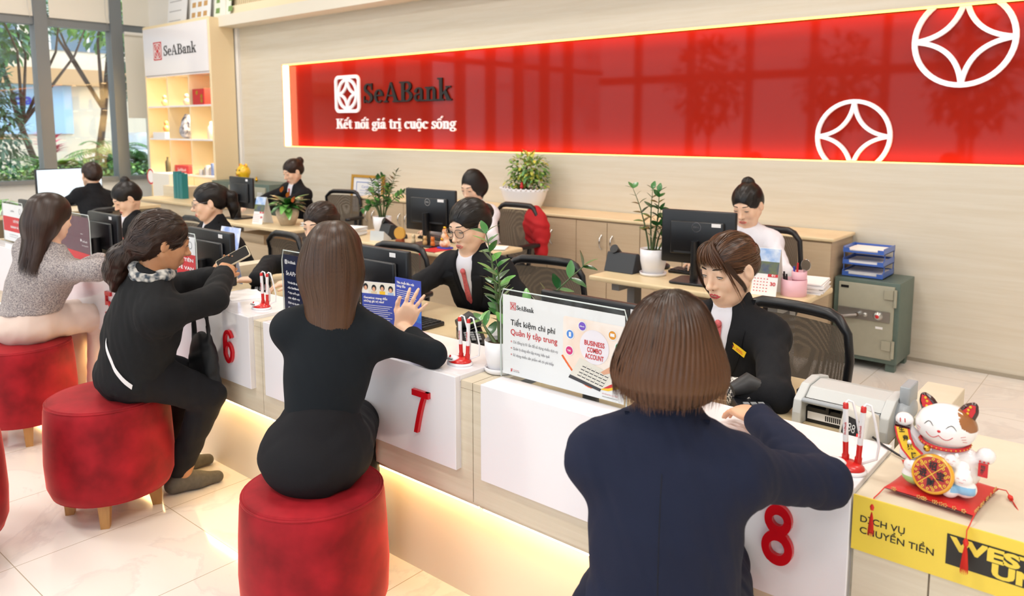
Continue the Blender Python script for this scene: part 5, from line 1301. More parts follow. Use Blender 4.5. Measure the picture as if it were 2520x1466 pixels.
# older customer at counter 6 with a phone
PP['coat'] = person('seated older woman in black coat with patterned scarf, looking at a phone', (-3.22, 1.36), -.20, (-3.10, 1.462, 1.150), seat=.512, hyaw=-.05, hpitch=.30, kneew=[(-3.035, 1.585, .475), (-3.24, 1.62, .50)], ankw=[(-3.235, 1.555, .085), (-3.44, 1.62, .085)], hs=1.06, kz=-.04, chy=-.06,
    Re=(-3.02, 1.62, .885), Rw=(-3.20, 1.77, .95), Le=(-3.46, 1.66, .87), Lw=(-3.34, 1.80, .92), Rh=dict(d=(-.75, .75, .35), n=(-.3, -.3, -.9), curl=.75, spread=.03), Lh=dict(d=(.1, .9, .75), n=(.75, -.35, .5), curl=.55, spread=.03),
    outfit='coat', coat=C_COAT, hairs=('tied', 'dark', True), face=dict(gaze=(0, -.3), open_=.7, lip=LIPS), skin=SKINT, sw=1.06, ww=1.3, hw=1.05, knee=(.10, .33), foot=-.06, h=.004, hch=.007, sdrop=.03, sleeve=.93,
    shoes=mat('grey_clog', '#55534f', .8, noise=.2, nscale=60))
PP['tweed'] = person('seated woman in grey tweed jacket and blush trousers with long brown hair', (-4.47, 1.36), .22, (-4.38, 1.49, 1.150), seat=.512, hyaw=.05, hpitch=.22,
    Re=(-4.02, 1.56, .90), Rw=(-4.10, 1.72, .90), Lw=(-4.40, 1.78, .90), Lp=(-.8, -.2, -1), Rh=dict(d=(-.2, 1, .25), n=(-.5, 0, -.8), curl=.6), Lh=dict(d=(.45, 1, .15), n=(0, 0, -1), curl=.2, spread=.16),
    outfit='tweed', coat=C_TWEED, lower=C_PINK, hairs=('long', 'dark', True, dict(extra=.20)), skin=SKINF, h=.005, hch=.007, sw=1.0, ww=1.12, hem=.66, knee=(.10, .36), foot=-.02, sleeve=.72, cuff=C_BLK, cside=1)
# tellers
PP['staff8'] = person('bank teller in black jacket with auburn fringe and yellow name badge', (-1.10, 2.66), PI-.17, (-1.135, 2.475, 1.128), seat=.46, hyaw=-.12, hpitch=.28, hroll=.04,
    Rw=(-1.40, 2.13, .82), Le=(-.855, 2.22, .80), Lw=(-1.07, 2.14, .80), Rp=(-1, .3, -.8), Rh=dict(d=(.1, -1, -.1), n=(0, 0, -1)), Lh=dict(d=(-.95, -.15, -.0), n=(0, 0, -1)), sleeve=.45, cuff=C_CHECK, sw=.95,
    hairs=('bangs', 'brown', True, dict(bun=(0, -.108, .015), bunr=.032, part_x=.012)), face=dict(gaze=(-.15, -.25), open_=.75), skin=SKINF, h=.0035, hch=.006)
PP['staff7'] = person('bank teller with round dark glasses and low black bun leaning over counter 7', (-2.52, 2.92), PI+.12, (-2.48, 2.60, 1.155), seat=.46, hyaw=-.20, hpitch=.34, hroll=.03,
    Re=(-2.62, 2.36, .86), Rw=(-2.42, 2.14, .86), Lw=(-2.36, 2.60, .66), Rp=(-1, .3, -.8), Lp=(1, .4, -.8), Rh=dict(d=(.6, -.8, .3), n=(0, -.2, -1), curl=.4), Lh=dict(d=(-.4, -.8, 0), n=(0, 0, -1)),
    hairs=('updo', 'black', True, dict(bun=(0, -.115, .01), bunr=.036)), face=dict(gaze=(-.05, -.4), open_=.55, mouth=.0025, brow='black', lip=LIPS), skin=SKINF, h=.004, hch=.006)
PP['staff6'] = person('bank teller with dark brown hair half hidden behind the long-haired customer', (-3.62, 2.86), PI+.24, (-3.575, 2.56, 1.075), seat=.46, hyaw=-.05, hpitch=.25,
    Re=(-3.76, 2.35, .85), Rw=(-3.52, 2.12, .83), Lw=(-3.30, 2.2, .83), Rp=(-1, .3, -.8), Lp=(1, .4, -.8), Rh=dict(d=(-.8, -.7, 0), n=(0, 0, -1), curl=.3), Lh=dict(d=(-.4, -.8, 0), n=(0, 0, -1)),
    hairs=('updo', 'dark', True, dict(bun=(0, -.110, .0), bunr=.03)), face=dict(gaze=(-.1, -.2), open_=.8, brow='dark'), skin=SKINF, h=.005, coat=C_BLK)
PP['staff5'] = person('bank teller in profile with thin glasses and black ponytail at counter 5', (-4.72, 2.80), PI-.30, (-4.72, 2.53, 1.13), seat=.46, hyaw=-.15, hpitch=.18,
    Rw=(-4.92, 2.2, .84), Lw=(-4.5, 2.2, .84), Rp=(-1, .3, -.8), Lp=(1, .4, -.8), Rh=dict(d=(-.2, -1, 0), n=(0, 0, -1)), Lh=dict(d=(-.4, -.8, 0), n=(0, 0, -1)),
    hairs=('pony', 'black', True), face=dict(gaze=(-.1, -.1), open_=.9, brow='black', lip=LIPS), skin=SKINF, h=.005)
PP['staff4'] = person('bank teller with black topknot bending over paperwork at the far left counter', (-6.03, 2.80), PI-.05, (-6.02, 2.57, 1.075), seat=.46, hyaw=-.1, hpitch=.55,
    Rw=(-6.2, 2.25, .80), Lw=(-5.85, 2.25, .80), Rp=(-1, .3, -.8), Lp=(1, .4, -.8), hairs=('updo', 'black', True, dict(bun=(0, -.065, .105), bunr=.030)), face=dict(gaze=(0, -.4), open_=.4, brow='black'), skin=SKINF, h=.0055)
# back row
PP['white'] = person('office worker in white shirt with black topknot behind the right desk', (-1.98, 4.68), PI+.02, (-1.975, 4.545, 1.135), seat=.46, hyaw=-.05, hpitch=.42, hroll=.02,
    hs=1.10, Rw=(-2.15, 4.20, .79), Lw=(-1.75, 4.20, .79), Rp=(-1, .5, -.6), Lp=(1, .5, -.8), outfit='shirt', coat=C_SHIRT, hairs=('updo', 'black', True, dict(bun=(.01, -.075, .095), bunr=.030)), face=dict(gaze=(0, -.4), open_=.4, brow='black', lip=LIPS), skin=SKINF, h=.006, sleeve=.95)
PP['short'] = person('office worker with short black bob behind the middle monitor', (-4.27, 4.70), PI+.10, (-4.255, 4.51, 1.14), seat=.46, hyaw=-.05, hpitch=.42,
    hs=1.10, Rw=(-4.45, 4.20, .79), Lw=(-4.05, 4.20, .79), Rp=(-1, .5, -.6), Lp=(1, .5, -.8), outfit='shirt', coat=C_SHIRT, hairs=('short', 'black', True), face=dict(gaze=(0, -.4), open_=.4, brow='black'), skin=SKINF, h=.006, sleeve=.95)
PP['left'] = person('office worker in black blazer and white collar with messy bun behind the left desk', (-7.18, 4.98), PI+.05, (-7.10, 4.76, 1.145), seat=.46, hyaw=-.15, hpitch=.40,
    hs=1.10, Rw=(-7.2, 4.25, .79), Lw=(-6.9, 4.25, .79), Rp=(-1, .5, -.6), Lp=(1, .5, -.8), hairs=('updo', 'dark', True, dict(bun=(0, -.11, .055), bunr=.036)), face=dict(gaze=(0, -.4), open_=.4), skin=SKINF, h=.006)
PP['far'] = person('person in black jacket at a screen by the window, back to the camera', (-8.15, 3.20), PI/2+.1, (-8.38, 3.25, 1.13), seat=.46, hpitch=.1,
    hs=1.10, Rw=(-8.75, 3.35, .80), Lw=(-8.75, 3.05, .80), hairs=('updo', 'dark', True, dict(bun=(0, -.09, .0), bunr=.03)), skin=SKINF, h=.006)
for k_, x_, hd_ in (('staff7', 1, True), ('staff5', 1, False)):
    i_ = PP[k_]; glasses(i_['body'], i_['HR'], i_['c'], i_['ob'], 1.0, mat('glasses_dark', '#23252d', .3) if hd_ else mat('glasses_metal', '#7d7f86', .3, metal=.8))

# scarf and reflective strip of the older customer
_i = PP['coat']; s = Soft(); N_, up_, fo_, rt_ = _i['N'], _i['up'], _i['fo'], _i['rt']
_ring = [N_+up_*(.022+.012*math.sin(a*2))+rt_*(.066*math.cos(a))+fo_*(.064*math.sin(a)) for a in [2*PI*k/14 for k in range(15)]]
s.chain(_ring, [.022]*15, .012); s.disp = folds(31, .004, .04)
soft_part('scarf', s, .004, mat('scarf_print', '#c9c6c0', .8, noise=.9, nscale=45, col2='#34404c', ndetail=1), _i['ob'])
q = MB(); A = []
for k in range(15):
    t_ = k/14; c0 = _i['P0']+_i['sp']*(.46-.36*t_**.8); a_ = .25+1.05*t_; e_ = c0-_i['fo']*(.30*math.cos(a_))+_i['rt']*(.30*math.sin(a_))
    d_ = _n(c0-e_); p_ = e_.copy()
    for _ in range(40): p_ = p_+d_*max(-.01, float(_i['jacket'].ev(p_[None])[0])*.8)
    A += [tuple(p_-d_*.003+_i['up']*.010), tuple(p_-d_*.003-_i['up']*.010)]
q.add(A, [(2*k, 2*k+1, 2*k+3, 2*k+2) for k in range(14)], 0, True); part('reflective_strip', q, C_WHITEB, _i['jo'])

_i = PP['navy']; q = MB(); A = []
for k in range(22):
    t_ = k/21; p_ = _i['P0']+_i['sp']*(.98-.95*t_)-_i['fo']*.30
    for _ in range(40): p_ = p_+_i['fo']*max(-.01, float(_i['jacket'].ev(p_[None])[0])*.8)
    A.append(tuple(p_+_i['fo']*.0002))
q.tube(A, .0011, 6); part('back_seam', q, mat('seam_navy', '#0c101e', .9), _i['jo'])
# ---------------------------------------------------------------- office chairs
def mesh_fabric():
    m = bpy.data.materials.new('chair_mesh'); m.use_nodes = True; nt = m.node_tree; b = nt.nodes['Principled BSDF']; b.inputs['Base Color'].default_value = hexc('#6f6355'); b.inputs['Roughness'].default_value = .8
    tc = nt.nodes.new('ShaderNodeTexCoord'); v = nt.nodes.new('ShaderNodeTexVoronoi'); v.inputs['Scale'].default_value = 190; v.inputs['Randomness'].default_value = 0
    nt.links.new(tc.outputs['Object'], v.inputs['Vector']); c = nt.nodes.new('ShaderNodeMath'); c.operation = 'GREATER_THAN'; c.inputs[1].default_value = .30; nt.links.new(v.outputs['Distance'], c.inputs[0])
    mm = nt.nodes.new('ShaderNodeMath'); mm.operation = 'MAXIMUM'; mm.inputs[1].default_value = .35; nt.links.new(c.outputs[0], mm.inputs[0]); nt.links.new(mm.outputs[0], b.inputs['Alpha']); return m
MESHF = mesh_fabric()
def chair(x, y, rz, label, top=.93, w=.46):
    """faces +y locally, backrest at -y"""
    t = thing('office_chair', (x, y, 0), label, 'chair', 'black mesh office chairs', rz)
    q = MB(); q.rbox(-.24, .24, -.22, .24, .40, .455, .07, 4); part('seat', q, DKGREY, t)
    q = MB(); n = 10; hw = w/2; A = []
    prof = [(.50, -.235), (.60, -.250), (.75, -.255), (top-.03, -.235)]
    for z, yy in prof:
        for i in range(n+1): s_ = -1+2*i/n; A.append((s_*(hw-.02), yy+.045*s_*s_, z))
    q.add(A, [(j*(n+1)+i, j*(n+1)+i+1, (j+1)*(n+1)+i+1, (j+1)*(n+1)+i) for j in range(len(prof)-1) for i in range(n)], 0, True); part('backrest_mesh', q, MESHF, t)
    q = MB(); P = [(-(hw-.06), -.215, .49)]+[(-(hw-.015), -.205, .56), (-hw, -.21, .75), (-(hw-.005), -.195, top-.05), (-(hw-.05), -.21, top-.005)]+[(s_*(hw-.09), -.235+.02*s_*s_, top+.008) for s_ in (-1, -.5, 0, .5, 1)]+[((hw-.05), -.21, top-.005), (hw-.005, -.195, top-.05), (hw, -.21, .75), (hw-.015, -.205, .56), (hw-.06, -.215, .49), (0, -.25, .48), (-(hw-.06), -.215, .49)]
    q.tube(P, [.016]*4+[.020]+[.024]*5+[.020]+[.016]*6, 10); part('back_frame', q, BLACK, t)
    q = MB(); q.tube([(0, -.25, .49), (0, -.28, .40), (0, -.15, .37), (0, 0, .37)], .028, 8); part('back_bracket', q, BLACK, t)
    for g in (-1, 1):
        q = MB(); q.tube([(g*.26, -.02, .42), (g*.29, -.03, .50), (g*.28, -.05, .63)], .018, 8); q.rbox(g*.28-.035, g*.28+.035, -.16, .10, .63, .66, .02); part('armrest', q, BLACK, t)
    q = MB(); q.tube([(0, 0, .07), (0, 0, .40)], [.030, .024], 12); part('gas_lift', q, BLACK, t)
    q = MB()
    for k in range(5): a = k*2*PI/5+.3; q.tube([(0, 0, .10), (math.cos(a)*.28, math.sin(a)*.28, .07)], [.028, .016], 8)
    s_ = part('star_base', q, BLACK, t)
    for k in range(5): a = k*2*PI/5+.3; q = MB(); q.ball((math.cos(a)*.28, math.sin(a)*.28, .028), .028, 10); part('caster', q, BLACK, s_)
    return t
def chair_at(x, y, rz, label, **k): return chair(x, y, rz, label, **k)
chair_at(-1.11, 2.74, PI-.17, 'black mesh office chair behind the teller with the yellow name badge', top=.90)
chair_at(-2.43, 2.95, PI+.16, 'black mesh office chair behind the teller in round glasses', top=.90)
chair_at(-3.50, 2.88, PI+.10, 'black mesh office chair behind the half-hidden teller at counter 6', top=.88)
chair_at(-4.62, 2.80, PI-.10, 'black mesh office chair behind the teller with the ponytail', top=.86)
chair_at(-6.00, 2.86, PI-.05, 'black mesh office chair behind the topknot teller at the far left', top=.86)
chair_at(-2.00, 4.72, PI, 'black mesh office chair behind the worker in the white shirt', top=.93)
CM = chair_at(-4.20, 4.78, PI-.05, 'black mesh office chair with a red coat hung on it', top=.94)
chair_at(-6.80, 5.02, PI+.25, 'black mesh office chair right of the blazer worker by the wall', top=.90)
chair_at(-8.10, 3.20, PI/2+.1, 'dark office chair of the person at the window screen', top=.80)
s = Soft(); s.ell((-4.00, 5.00, .78), (.12, .06, .16), k=.05); s.chain([(-4.02, 5.02, .90), (-3.93, 4.98, .76), (-3.90, 4.95, .58)], [.05, .06, .05], .04); s.disp = folds(4, .008, .12)
V_, F_ = s.mesh(.008); tag(mesh_obj('red_coat', V_, F_, mat('red_wool', '#b3121b', .8, bump=.2, nscale=200)), 'bright red coat hung over the middle office chair', 'coat')

# ---------------------------------------------------------------- safes, trays
SAFEG = mat('safe_green', '#5c6e66', .45, noise=.08, nscale=30); SAFED = mat('safe_door', '#a8a694', .4, noise=.05, nscale=20); STEEL = mat('brushed_steel', '#b9b9b6', .3, metal=.9)
t = thing('safe', (-1.48, 5.5, 0), 'green and grey steel safe with dial against the wall on the right', 'safe')
q = MB(); q.rbox(-1.69, -1.275, 5.36, 5.715, .055, .597, .008); wpart('body', q, SAFEG, t)
for xx in (-1.66, -1.345):
    for yy in (5.38, 5.64): q = MB(); q.box(xx, xx+.055, yy, yy+.055, 0, .056); wpart('foot', q, SAFEG, t)
q = MB(); q.rbox(-1.655, -1.305, 5.345, 5.362, .085, .572, .004); d = wpart('door', q, SAFED, t)
q = MB(); q.box(-1.65, -1.325, 5.337, 5.346, .335, .405); wpart('lock_plate', q, STEEL, d)
q = MB(); q.lathe([(.030, 0), (.030, .010), (.024, .014), (.019, .024), (.001, .026)], (-1.395, 5.337, .372), 28, M=Matrix.Rotation(PI/2, 3, 'X')); wpart('dial', q, STEEL, d)
q = MB(); q.lathe([(.012, 0), (.001, .003)], (-1.395, 5.312, .372), 20, M=Matrix.Rotation(PI/2, 3, 'X'), cap=False); wpart('dial_cap', q, REDINK, d)
q = MB(); q.lathe([(.014, 0), (.013, .010), (.001, .012)], (-1.475, 5.337, .370), 20, M=Matrix.Rotation(PI/2, 3, 'X')); wpart('keyhole_cover', q, STEEL, d)
q = MB(); q.tube([(-1.52, 5.337, .370), (-1.52, 5.305, .370)], .014, 14); q.tube([(-1.52, 5.308, .370), (-1.60, 5.300, .352), (-1.655, 5.30, .348)], .008, 8); wpart('handle', q, CHROME, d)
for zz in (.49, .15): q = MB(); q.box(-1.365, -1.31, 5.334, 5.346, zz, zz+.06); q.tube([(-1.300, 5.345, zz-.05), (-1.300, 5.345, zz+.065)], .011, 10); wpart('hinge', q, SAFED, d)
q = MB(); q.box(-1.64, -1.59, 5.3425, 5.3445, .535, .552); put_text(q, 'SAFE', (-1.637, 5.342, .539), U, V, w=.04, h=.009) if False else None; wpart('maker_plate', q, BLACK, d)
q = MB(); q.box(-1.41, -1.365, 5.3425, 5.3445, .285, .300); wpart('sticker', q, PAPER, d)
BLUET = mat('blue_plastic', '#4a6fc4', .3, coat=.2)
t = thing('letter_tray', (-1.53, 5.53, .597), 'three-tier blue plastic letter tray on top of the green safe', 'tray')
for k in range(3):
    z = .603+k*.080
    q = MB(); q.box(-1.66, -1.40, 5.42, 5.68, z, z+.004); q.box(-1.66, -1.655, 5.42, 5.68, z, z+.040); q.box(-1.405, -1.40, 5.42, 5.68, z, z+.040); q.box(-1.66, -1.40, 5.675, 5.68, z, z+.035); q.box(-1.66, -1.62, 5.415, 5.42, z, z+.03); q.box(-1.44, -1.40, 5.415, 5.42, z, z+.03); q.box(-1.62, -1.44, 5.416, 5.42, z, z+.012); wpart('tier', q, BLUET, t)
    if k < 2: q = MB(); [q.box(xx, xx+.006, yy, yy+.006, z+.03, z+.085) for xx in (-1.662, -1.405) for yy in (5.44, 5.66)]; wpart('riser', q, BLUET, t)
for k in range(3):
    z = .609+k*.080; q = MB()
    for j in range(5+2*(k == 0)): o_ = random.uniform(-.006, .006); q.box(-1.645+o_, -1.42+o_, 5.425+o_, 5.66, z+j*.0035, z+j*.0035+.0028)
    wthing('paper_stack', q, PAPER, 'stack of white papers in the %s tier of the blue tray' % ('bottom', 'middle', 'top')[k], 'papers')
t = thing('safe', (-9.1, 5.5, 0), 'tall green safe with beige door by the shelf unit, yellow bank on top', 'safe')
q = MB(); q.rbox(-9.78, -8.42, 5.30, 5.72, .05, .90, .01); wpart('body', q, SAFEG, t)
q = MB(); q.rbox(-9.33, -8.48, 5.28, 5.305, .12, .86, .006); d = wpart('door', q, SAFED, t)
q = MB(); q.box(-8.63, -8.52, 5.265, 5.283, .70, .80); wpart('hinge', q, LGREY, d)
q = MB(); [q.box(xx, xx+.07, yy, yy+.07, 0, .06) for xx in (-9.76, -8.52) for yy in (5.32, 5.62)]; wpart('feet', q, SAFEG, t)
# yellow ceramic coin bank with ears, tiny gold figure
YC2 = mat('yellow_glaze', '#f7c51c', .2, coat=.6)
t = thing('coin_bank', (-9.32, 5.50, .90), 'round yellow ceramic animal coin bank on the tall green safe', 'ornament')
s = Soft(); s.ell((0, 0, .12), (.10, .085, .095), k=.02); s.ell((0, 0, .05), (.075, .06, .05), k=.03)
for g in (-1, 1): s.ell((g*.065, 0, .205), (.028, .018, .026), k=.01); s.ell((g*.04, -.02, .015), (.03, .035, .018), k=.01)
s.ell((0, -.085, .10), (.035, .02, .022), k=.015)
b_ = soft_part('body', s, .006, YC2, t)
q = MB(); [q.ball((g*.035, -.078, .145), .010, 8) for g in (-1, 1)]; [q.ball((g*.012, -.105, .102), .004, 6) for g in (-1, 1)]; part('eyes', q, INK, b_)
q = MB(); [q.ball((g*.065, -.016, .208), .013, 8, sy=.4) for g in (-1, 1)]; q.ball((0, -.10, .075), .014, 8, sy=.5, sz=.5); part('red_details', q, REDINK, b_)
s = Soft(); s.ell((0, 0, .022), (.02, .018, .022), k=.01); s.ell((0, 0, .052), (.014, .013, .014), k=.008)
V_, F_ = s.mesh(.004); o = mesh_obj('gold_figurine', V_, F_, GOLD); o.location = (-9.05, 5.52, .90); tag(o, 'tiny gold figurine beside the yellow coin bank', 'ornament')
q = MB(); q.rbox(-7.36, -6.78, 5.30, 5.72, 0, .595, .01); wthing('metal_box', q, SAFEG, 'low dark green metal box under the framed certificate', 'box')
# framed certificate leaning on the wall
t = thing('picture_frame', (-7.05, 5.68, .597), 'gold-framed certificate leaning on the wall left of the cabinets', 'frame')
A = Matrix.Rotation(-.10, 4, 'X')
q = MB(); w_, h_ = .57, .46
q.box(-w_/2, w_/2, 0, .006, .02, h_); pp = part('certificate', q, PAPER, t); 
q = MB(); [q.box(*b) for b in ((-w_/2, w_/2, -.012, .012, 0, .032), (-w_/2, w_/2, -.012, .012, h_-.032, h_), (-w_/2, -w_/2+.032, -.012, .012, .032, h_-.032), (w_/2-.032, w_/2, -.012, .012, .032, h_-.032))]; part('gilt_frame', q, mat('gilt', '#d09a3c', .3, metal=.6), t)
q = MB(); S2().rect(-.2, .09, .2, .1).rect(-.2, .37, .2, .38).rect(-.2, .1, -.19, .37).rect(.19, .1, .2, .37).to(q, (0, -.001, 0), U, V, 1, 1, .0005); [put_text(q, 'Certificate', (0, -.001, .31), U, V, w=.2, h=.03, align='C')]; [q.box(-.13, .13, -.0015, -.0005, z_, z_+.004) for z_ in (.28, .25, .22, .19)]; part('print', q, mat('print_blue_grey', '#7f92c8', .6), pp)
t.rotation_euler = (-.10, 0, 0)

# ---------------------------------------------------------------- shelf unit with bank header
t = thing('display_shelf', (-10.75, 5.55, 0), 'tall cream display shelf with lit compartments and white bank header', 'shelf')
SX0, SX1, SY, SZ = -11.69, -9.83, 5.37, 3.04
SHV = mat('shelf_cream', '#f2dfb8', .5)
q = MB(); q.box(SX1, SX1+.05, SY, YW-.055, 0, SZ); q.box(SX0-.0, SX0+.03, SY, YW-.055, 0, SZ); q.box(SX0+.03, SX1, SY, YW-.055, SZ-.03, SZ+.01); q.box(SX0+.03, SX1, YW-.075, YW-.055, 0, SZ-.03); wpart('carcass', q, SHV, t)
q = MB(); q.box(SX0+.03, SX1, SY-.012, SY+.01, 2.345, SZ-.03); hd = wpart('header_panel', q, WHITE, t)
q = MB(); flat(q, Vector((-11.355, SY-.013, 2.554)), [(0, 0), (.245, 0), (.245, .255), (0, .255)], 0); wpart('logo_badge', q, REDINK, hd)
q = MB(); emblem(q, (-11.2325, SY-.0135, 2.6815), U, V, .21, .22, .002, stroke=.055); wpart('logo_lines', q, PAPER, hd)
q = MB(); slab_fit(q, 'SeABank', (-11.05, SY-.0135, 2.604), U, V, .92, .14, .002); wpart('bank_name', q, INK, hd)
zs = [.93, 1.43, 1.895, 2.33]; xs_ = [-11.05, -10.43]
q = MB()
for z in zs: q.box(SX0+.03, SX1, SY+.01, YW-.075, z-.012, z+.012)
wpart('shelves', q, WHITE, t)
q = MB()
for x in xs_: q.box(x-.012, x+.012, SY+.012, YW-.075, 0, 2.318)
wpart('dividers', q, SHV, t)
q = MB(); q.box(SX0+.03, SX1, SY+.02, SY+.04, 0, .915); wpart('lower_panel', q, SHV, t)
bx = [SX0+.03]+xs_+[SX1]
for i in range(3):
    for z in zs[1:]+[.93+.02]:
        if z < 1: continue
        x = bx[i+1]-.09; q = MB(); q.tube([(x, SY+.14, z-.014), (x, SY+.14, z-.020)], .035, 14); lp = wpart('spotlight', q, WARM, t)
        l = bpy.data.lights.new('shelf_spot_light', 'SPOT'); l.energy = 55; l.color = (1, .78, .48); l.spot_size = 2.2; l.spot_blend = .8; l.shadow_soft_size = .03
        o = bpy.data.objects.new('shelf_spot_light', l); o.location = (x, SY+.14, z-.03); COL.objects.link(o)
sh = lambda nm, q, m, lb, ct: wthing(nm, q, m, lb, ct)
q = MB(); q.box(-10.37, -10.05, 5.40, 5.60, 1.908, 2.12); o = sh('gift_box', q, mat('gift_red', '#c01c20', .4), 'red gift box with gold circles on the upper right shelf', 'box')
q = MB(); [disc(q, Vector((-10.21, 5.399, 2.02)), dx, dz, .03, .0005) for dx, dz in ((-.04, .05), (.08, .0), (.08, -.06))]; wpart('gold_circles', q, GOLD, o)
q = MB(); q.box(-10.90, -10.47, 5.45, 5.65, 1.442, 1.60); sh('white_carton', MB().add([], []) if False else (lambda z: (z.box(-11.60, -11.22, 5.40, 5.60, 1.442, 1.53), z)[1])(MB()), PAPER, 'flat white carton on the middle left shelf', 'box')
s = Soft(); s.ell((-10.74, 5.50, 1.61), (.13, .08, .168), k=.02); s.ell((-10.74, 5.45, 1.55), (.10, .06, .10), k=.02); s.cap((-10.79, 5.50, 1.77), (-10.69, 5.50, 1.77), .02, k=.01)
V_, F_ = s.mesh(.012); bp = tag(mesh_obj('backpack', V_, F_, mat('backpack_navy', '#20243f', .7, noise=.6, nscale=14, col2='#d9d9e2')), 'dark patterned backpack on the middle shelf of the display unit', 'bag')
q = MB(); q.lathe([(.04, 1.442), (.045, 1.46), (.045, 1.60), (.02, 1.63), (.018, 1.68)], (-10.05, 5.47, 0), 16); sh('pink_bottle', q, mat('pale_pink', '#f0cdbb', .4), 'pale pink bottle on the middle right shelf', 'bottle')
q = MB(); q.box(-11.02, -10.62, 5.42, 5.60, .943, 1.06); o = sh('red_carton', q, mat('carton_red', '#c8353c', .5), 'long red carton with white lettering on the lower middle shelf', 'box')
q = MB(); put_text(q, 'SeABank', (-10.94, 5.4195, .98), U, V, w=.25, h=.04); wpart('lettering', q, PAPER, o)
q = MB(); q.lathe([(.045, .942), (.05, .96), (.05, 1.10), (.03, 1.13), (.028, 1.17)], (-11.30, 5.47, 0), 16); sh('dark_bottle', q, mat('bottle_olive', '#4b4632', .3), 'dark flask with pale label on the lower left shelf', 'bottle')
for i in range(4): q = MB(); q.lathe([(.03, .942), (.034, .95), (.034, 1.02+.03*i)], (-10.32+.09*i, 5.45+.03*(i % 2), 0), 14); sh('small_jar', q, mat('jar_grey_%d' % i, ('#c9c9cc', '#8d92a0', '#e5e2e0', '#6e86c0')[i], .3), ('short silver jar at the left of the lower right shelf', 'slate jar on the lower right shelf', 'white jar on the lower right shelf', 'tall blue jar at the edge of the lower right shelf')[i], 'jar')
for i, (x, z) in enumerate(((-11.33, 1.908), (-10.68, 1.908), (-11.32, 1.532))):
    s = Soft(); s.ell((x, 5.47, z+.05), (.05, .045, .05), k=.02); s.ell((x, 5.47, z+.13), (.035, .03, .035), k=.015); V_, F_ = s.mesh(.01)
    tag(mesh_obj('figurine', V_, F_, mat('figurine_%d' % i, ('#d9b27c', '#e8b7a0', '#d88f5a')[i], .5)), ('tan figurine on the upper left shelf', 'pink and tan figurine on the upper middle shelf', 'orange figurine standing on the white carton')[i], 'ornament')
for i, (x0, w_, h_, cc) in enumerate(((-11.45, .55, .62, '#f0f1f4'), (-10.78, .55, .66, '#eef2f6'), (-10.12, .42, .60, '#e6ecdf'))):
    t = thing('leaning_board', (x0+w_/2, 5.62, SZ+.01), ('white text board leaning on top of the display shelf at left', 'illustrated white board in the middle on top of the shelf', 'board with green pictures on top of the shelf at right')[i], 'board')
    q = MB(); q.box(-w_/2, w_/2, 0, .012, 0, h_); b_ = part('board', q, mat('board_%d' % i, cc, .6), t)
    q = MB()
    for r_ in range(4):
        for c_ in range(3 if i else 1): q.box(-w_/2+.05+c_*.16, -w_/2+.05+c_*.16+(.1 if i else .35), -.001, 0, .08+r_*.14, .08+r_*.14+(.07 if i else .012))
    part('print', q, mat('board_print_%d' % i, ('#a9a9ad', '#c9a06a', '#7a9a5a')[i], .6), b_)
    t.rotation_euler = (-.12, 0, 0)

# ---------------------------------------------------------------- plants
LF = [mat('zz_leaf', '#3c7a3a', .28, coat=.3), mat('zz_leaf_light', '#6fae55', .3, coat=.3), mat('zz_leaf_dark', '#275a2c', .28, coat=.3)]
STEM = mat('plant_stem', '#4f6038', .5); SOIL = mat('soil', '#4a3626', .95, noise=.4, nscale=60); POTW = mat('white_pot', '#f0eff3', .3, coat=.2)
def zz(t, stems, mis, L=.055, w=.016, r=.006, gap=1, rnd=1):
    R = random.Random(rnd)
    for P0_, P1, P2, n in stems:
        a, b, c = Vector(P0_), Vector(P1), Vector(P2); pts = [(1-s_)**2*a+2*s_*(1-s_)*b+s_*s_*c for s_ in [i/14 for i in range(15)]]
        q = MB(); q.tube(pts, [r*(1.25-.95*i/14) for i in range(15)], 8); st = part('stem', q, STEM, t)
        q = MB()
        for i in range(n):
            s_ = .30+.70*i/(n-1) if n > 1 else 1; k = min(int(s_*14), 13); p = pts[k].lerp(pts[k+1], s_*14-k); tg = (pts[k+1]-pts[k]).normalized()
            sd = tg.cross(Vector((.64+R.uniform(-.5, .5), -.76+R.uniform(-.5, .5), .15+R.uniform(-.3, .3)))).normalized()
            for g in (-1, 1):
                d = (sd*g*R.uniform(.8, 1)+tg*R.uniform(.45, .8)+Vector((0, 0, R.uniform(-.1, .35)))).normalized(); leaf_quads(q, p, d, L*R.uniform(.8, 1.15)*(1-.25*abs(s_-.6)), w*R.uniform(.85, 1.1), bend=R.uniform(.0, .35), mi=R.randrange(len(mis)), up=Vector((R.uniform(-.3, .3), R.uniform(-.3, .3), 1)))
        leaf_quads(q, pts[-1], tg, L*.9, w*.9, mi=0); part('leaves', q, mis, st)
def pot(t, r, h, m=POTW, taper=.8, saucer=True, sx=1., sy=1.):
    q = MB(); q.lathe([(r*taper*.92, .012), (r*taper, .016), (r*.97, h*.55), (r, h), (r*.955, h), (r*.93, h-.012), (.001, h-.014)], n=40, sx=sx, sy=sy, cap=False); part('pot', q, m, t)
    q = MB(); q.lathe([(r*.94, h-.013), (r*.5, h-.008), (.001, h-.010)], n=24, sx=sx, sy=sy, cap=False); part('soil', q, SOIL, t)
    if saucer: q = MB(); q.lathe([(r*.9, 0), (r*.98, .004), (r*1.02, .018), (r*.98, .018), (r*.92, .008), (.001, .006)], n=40, sx=sx, sy=sy, cap=False); part('saucer', q, m, t)
t = thing('potted_plant', (-1.635, 1.86, .819), 'glossy-leaved plant in a white pot between counters 7 and 8', 'plant')
t.location.z = .806; pot(t, .052, .105)
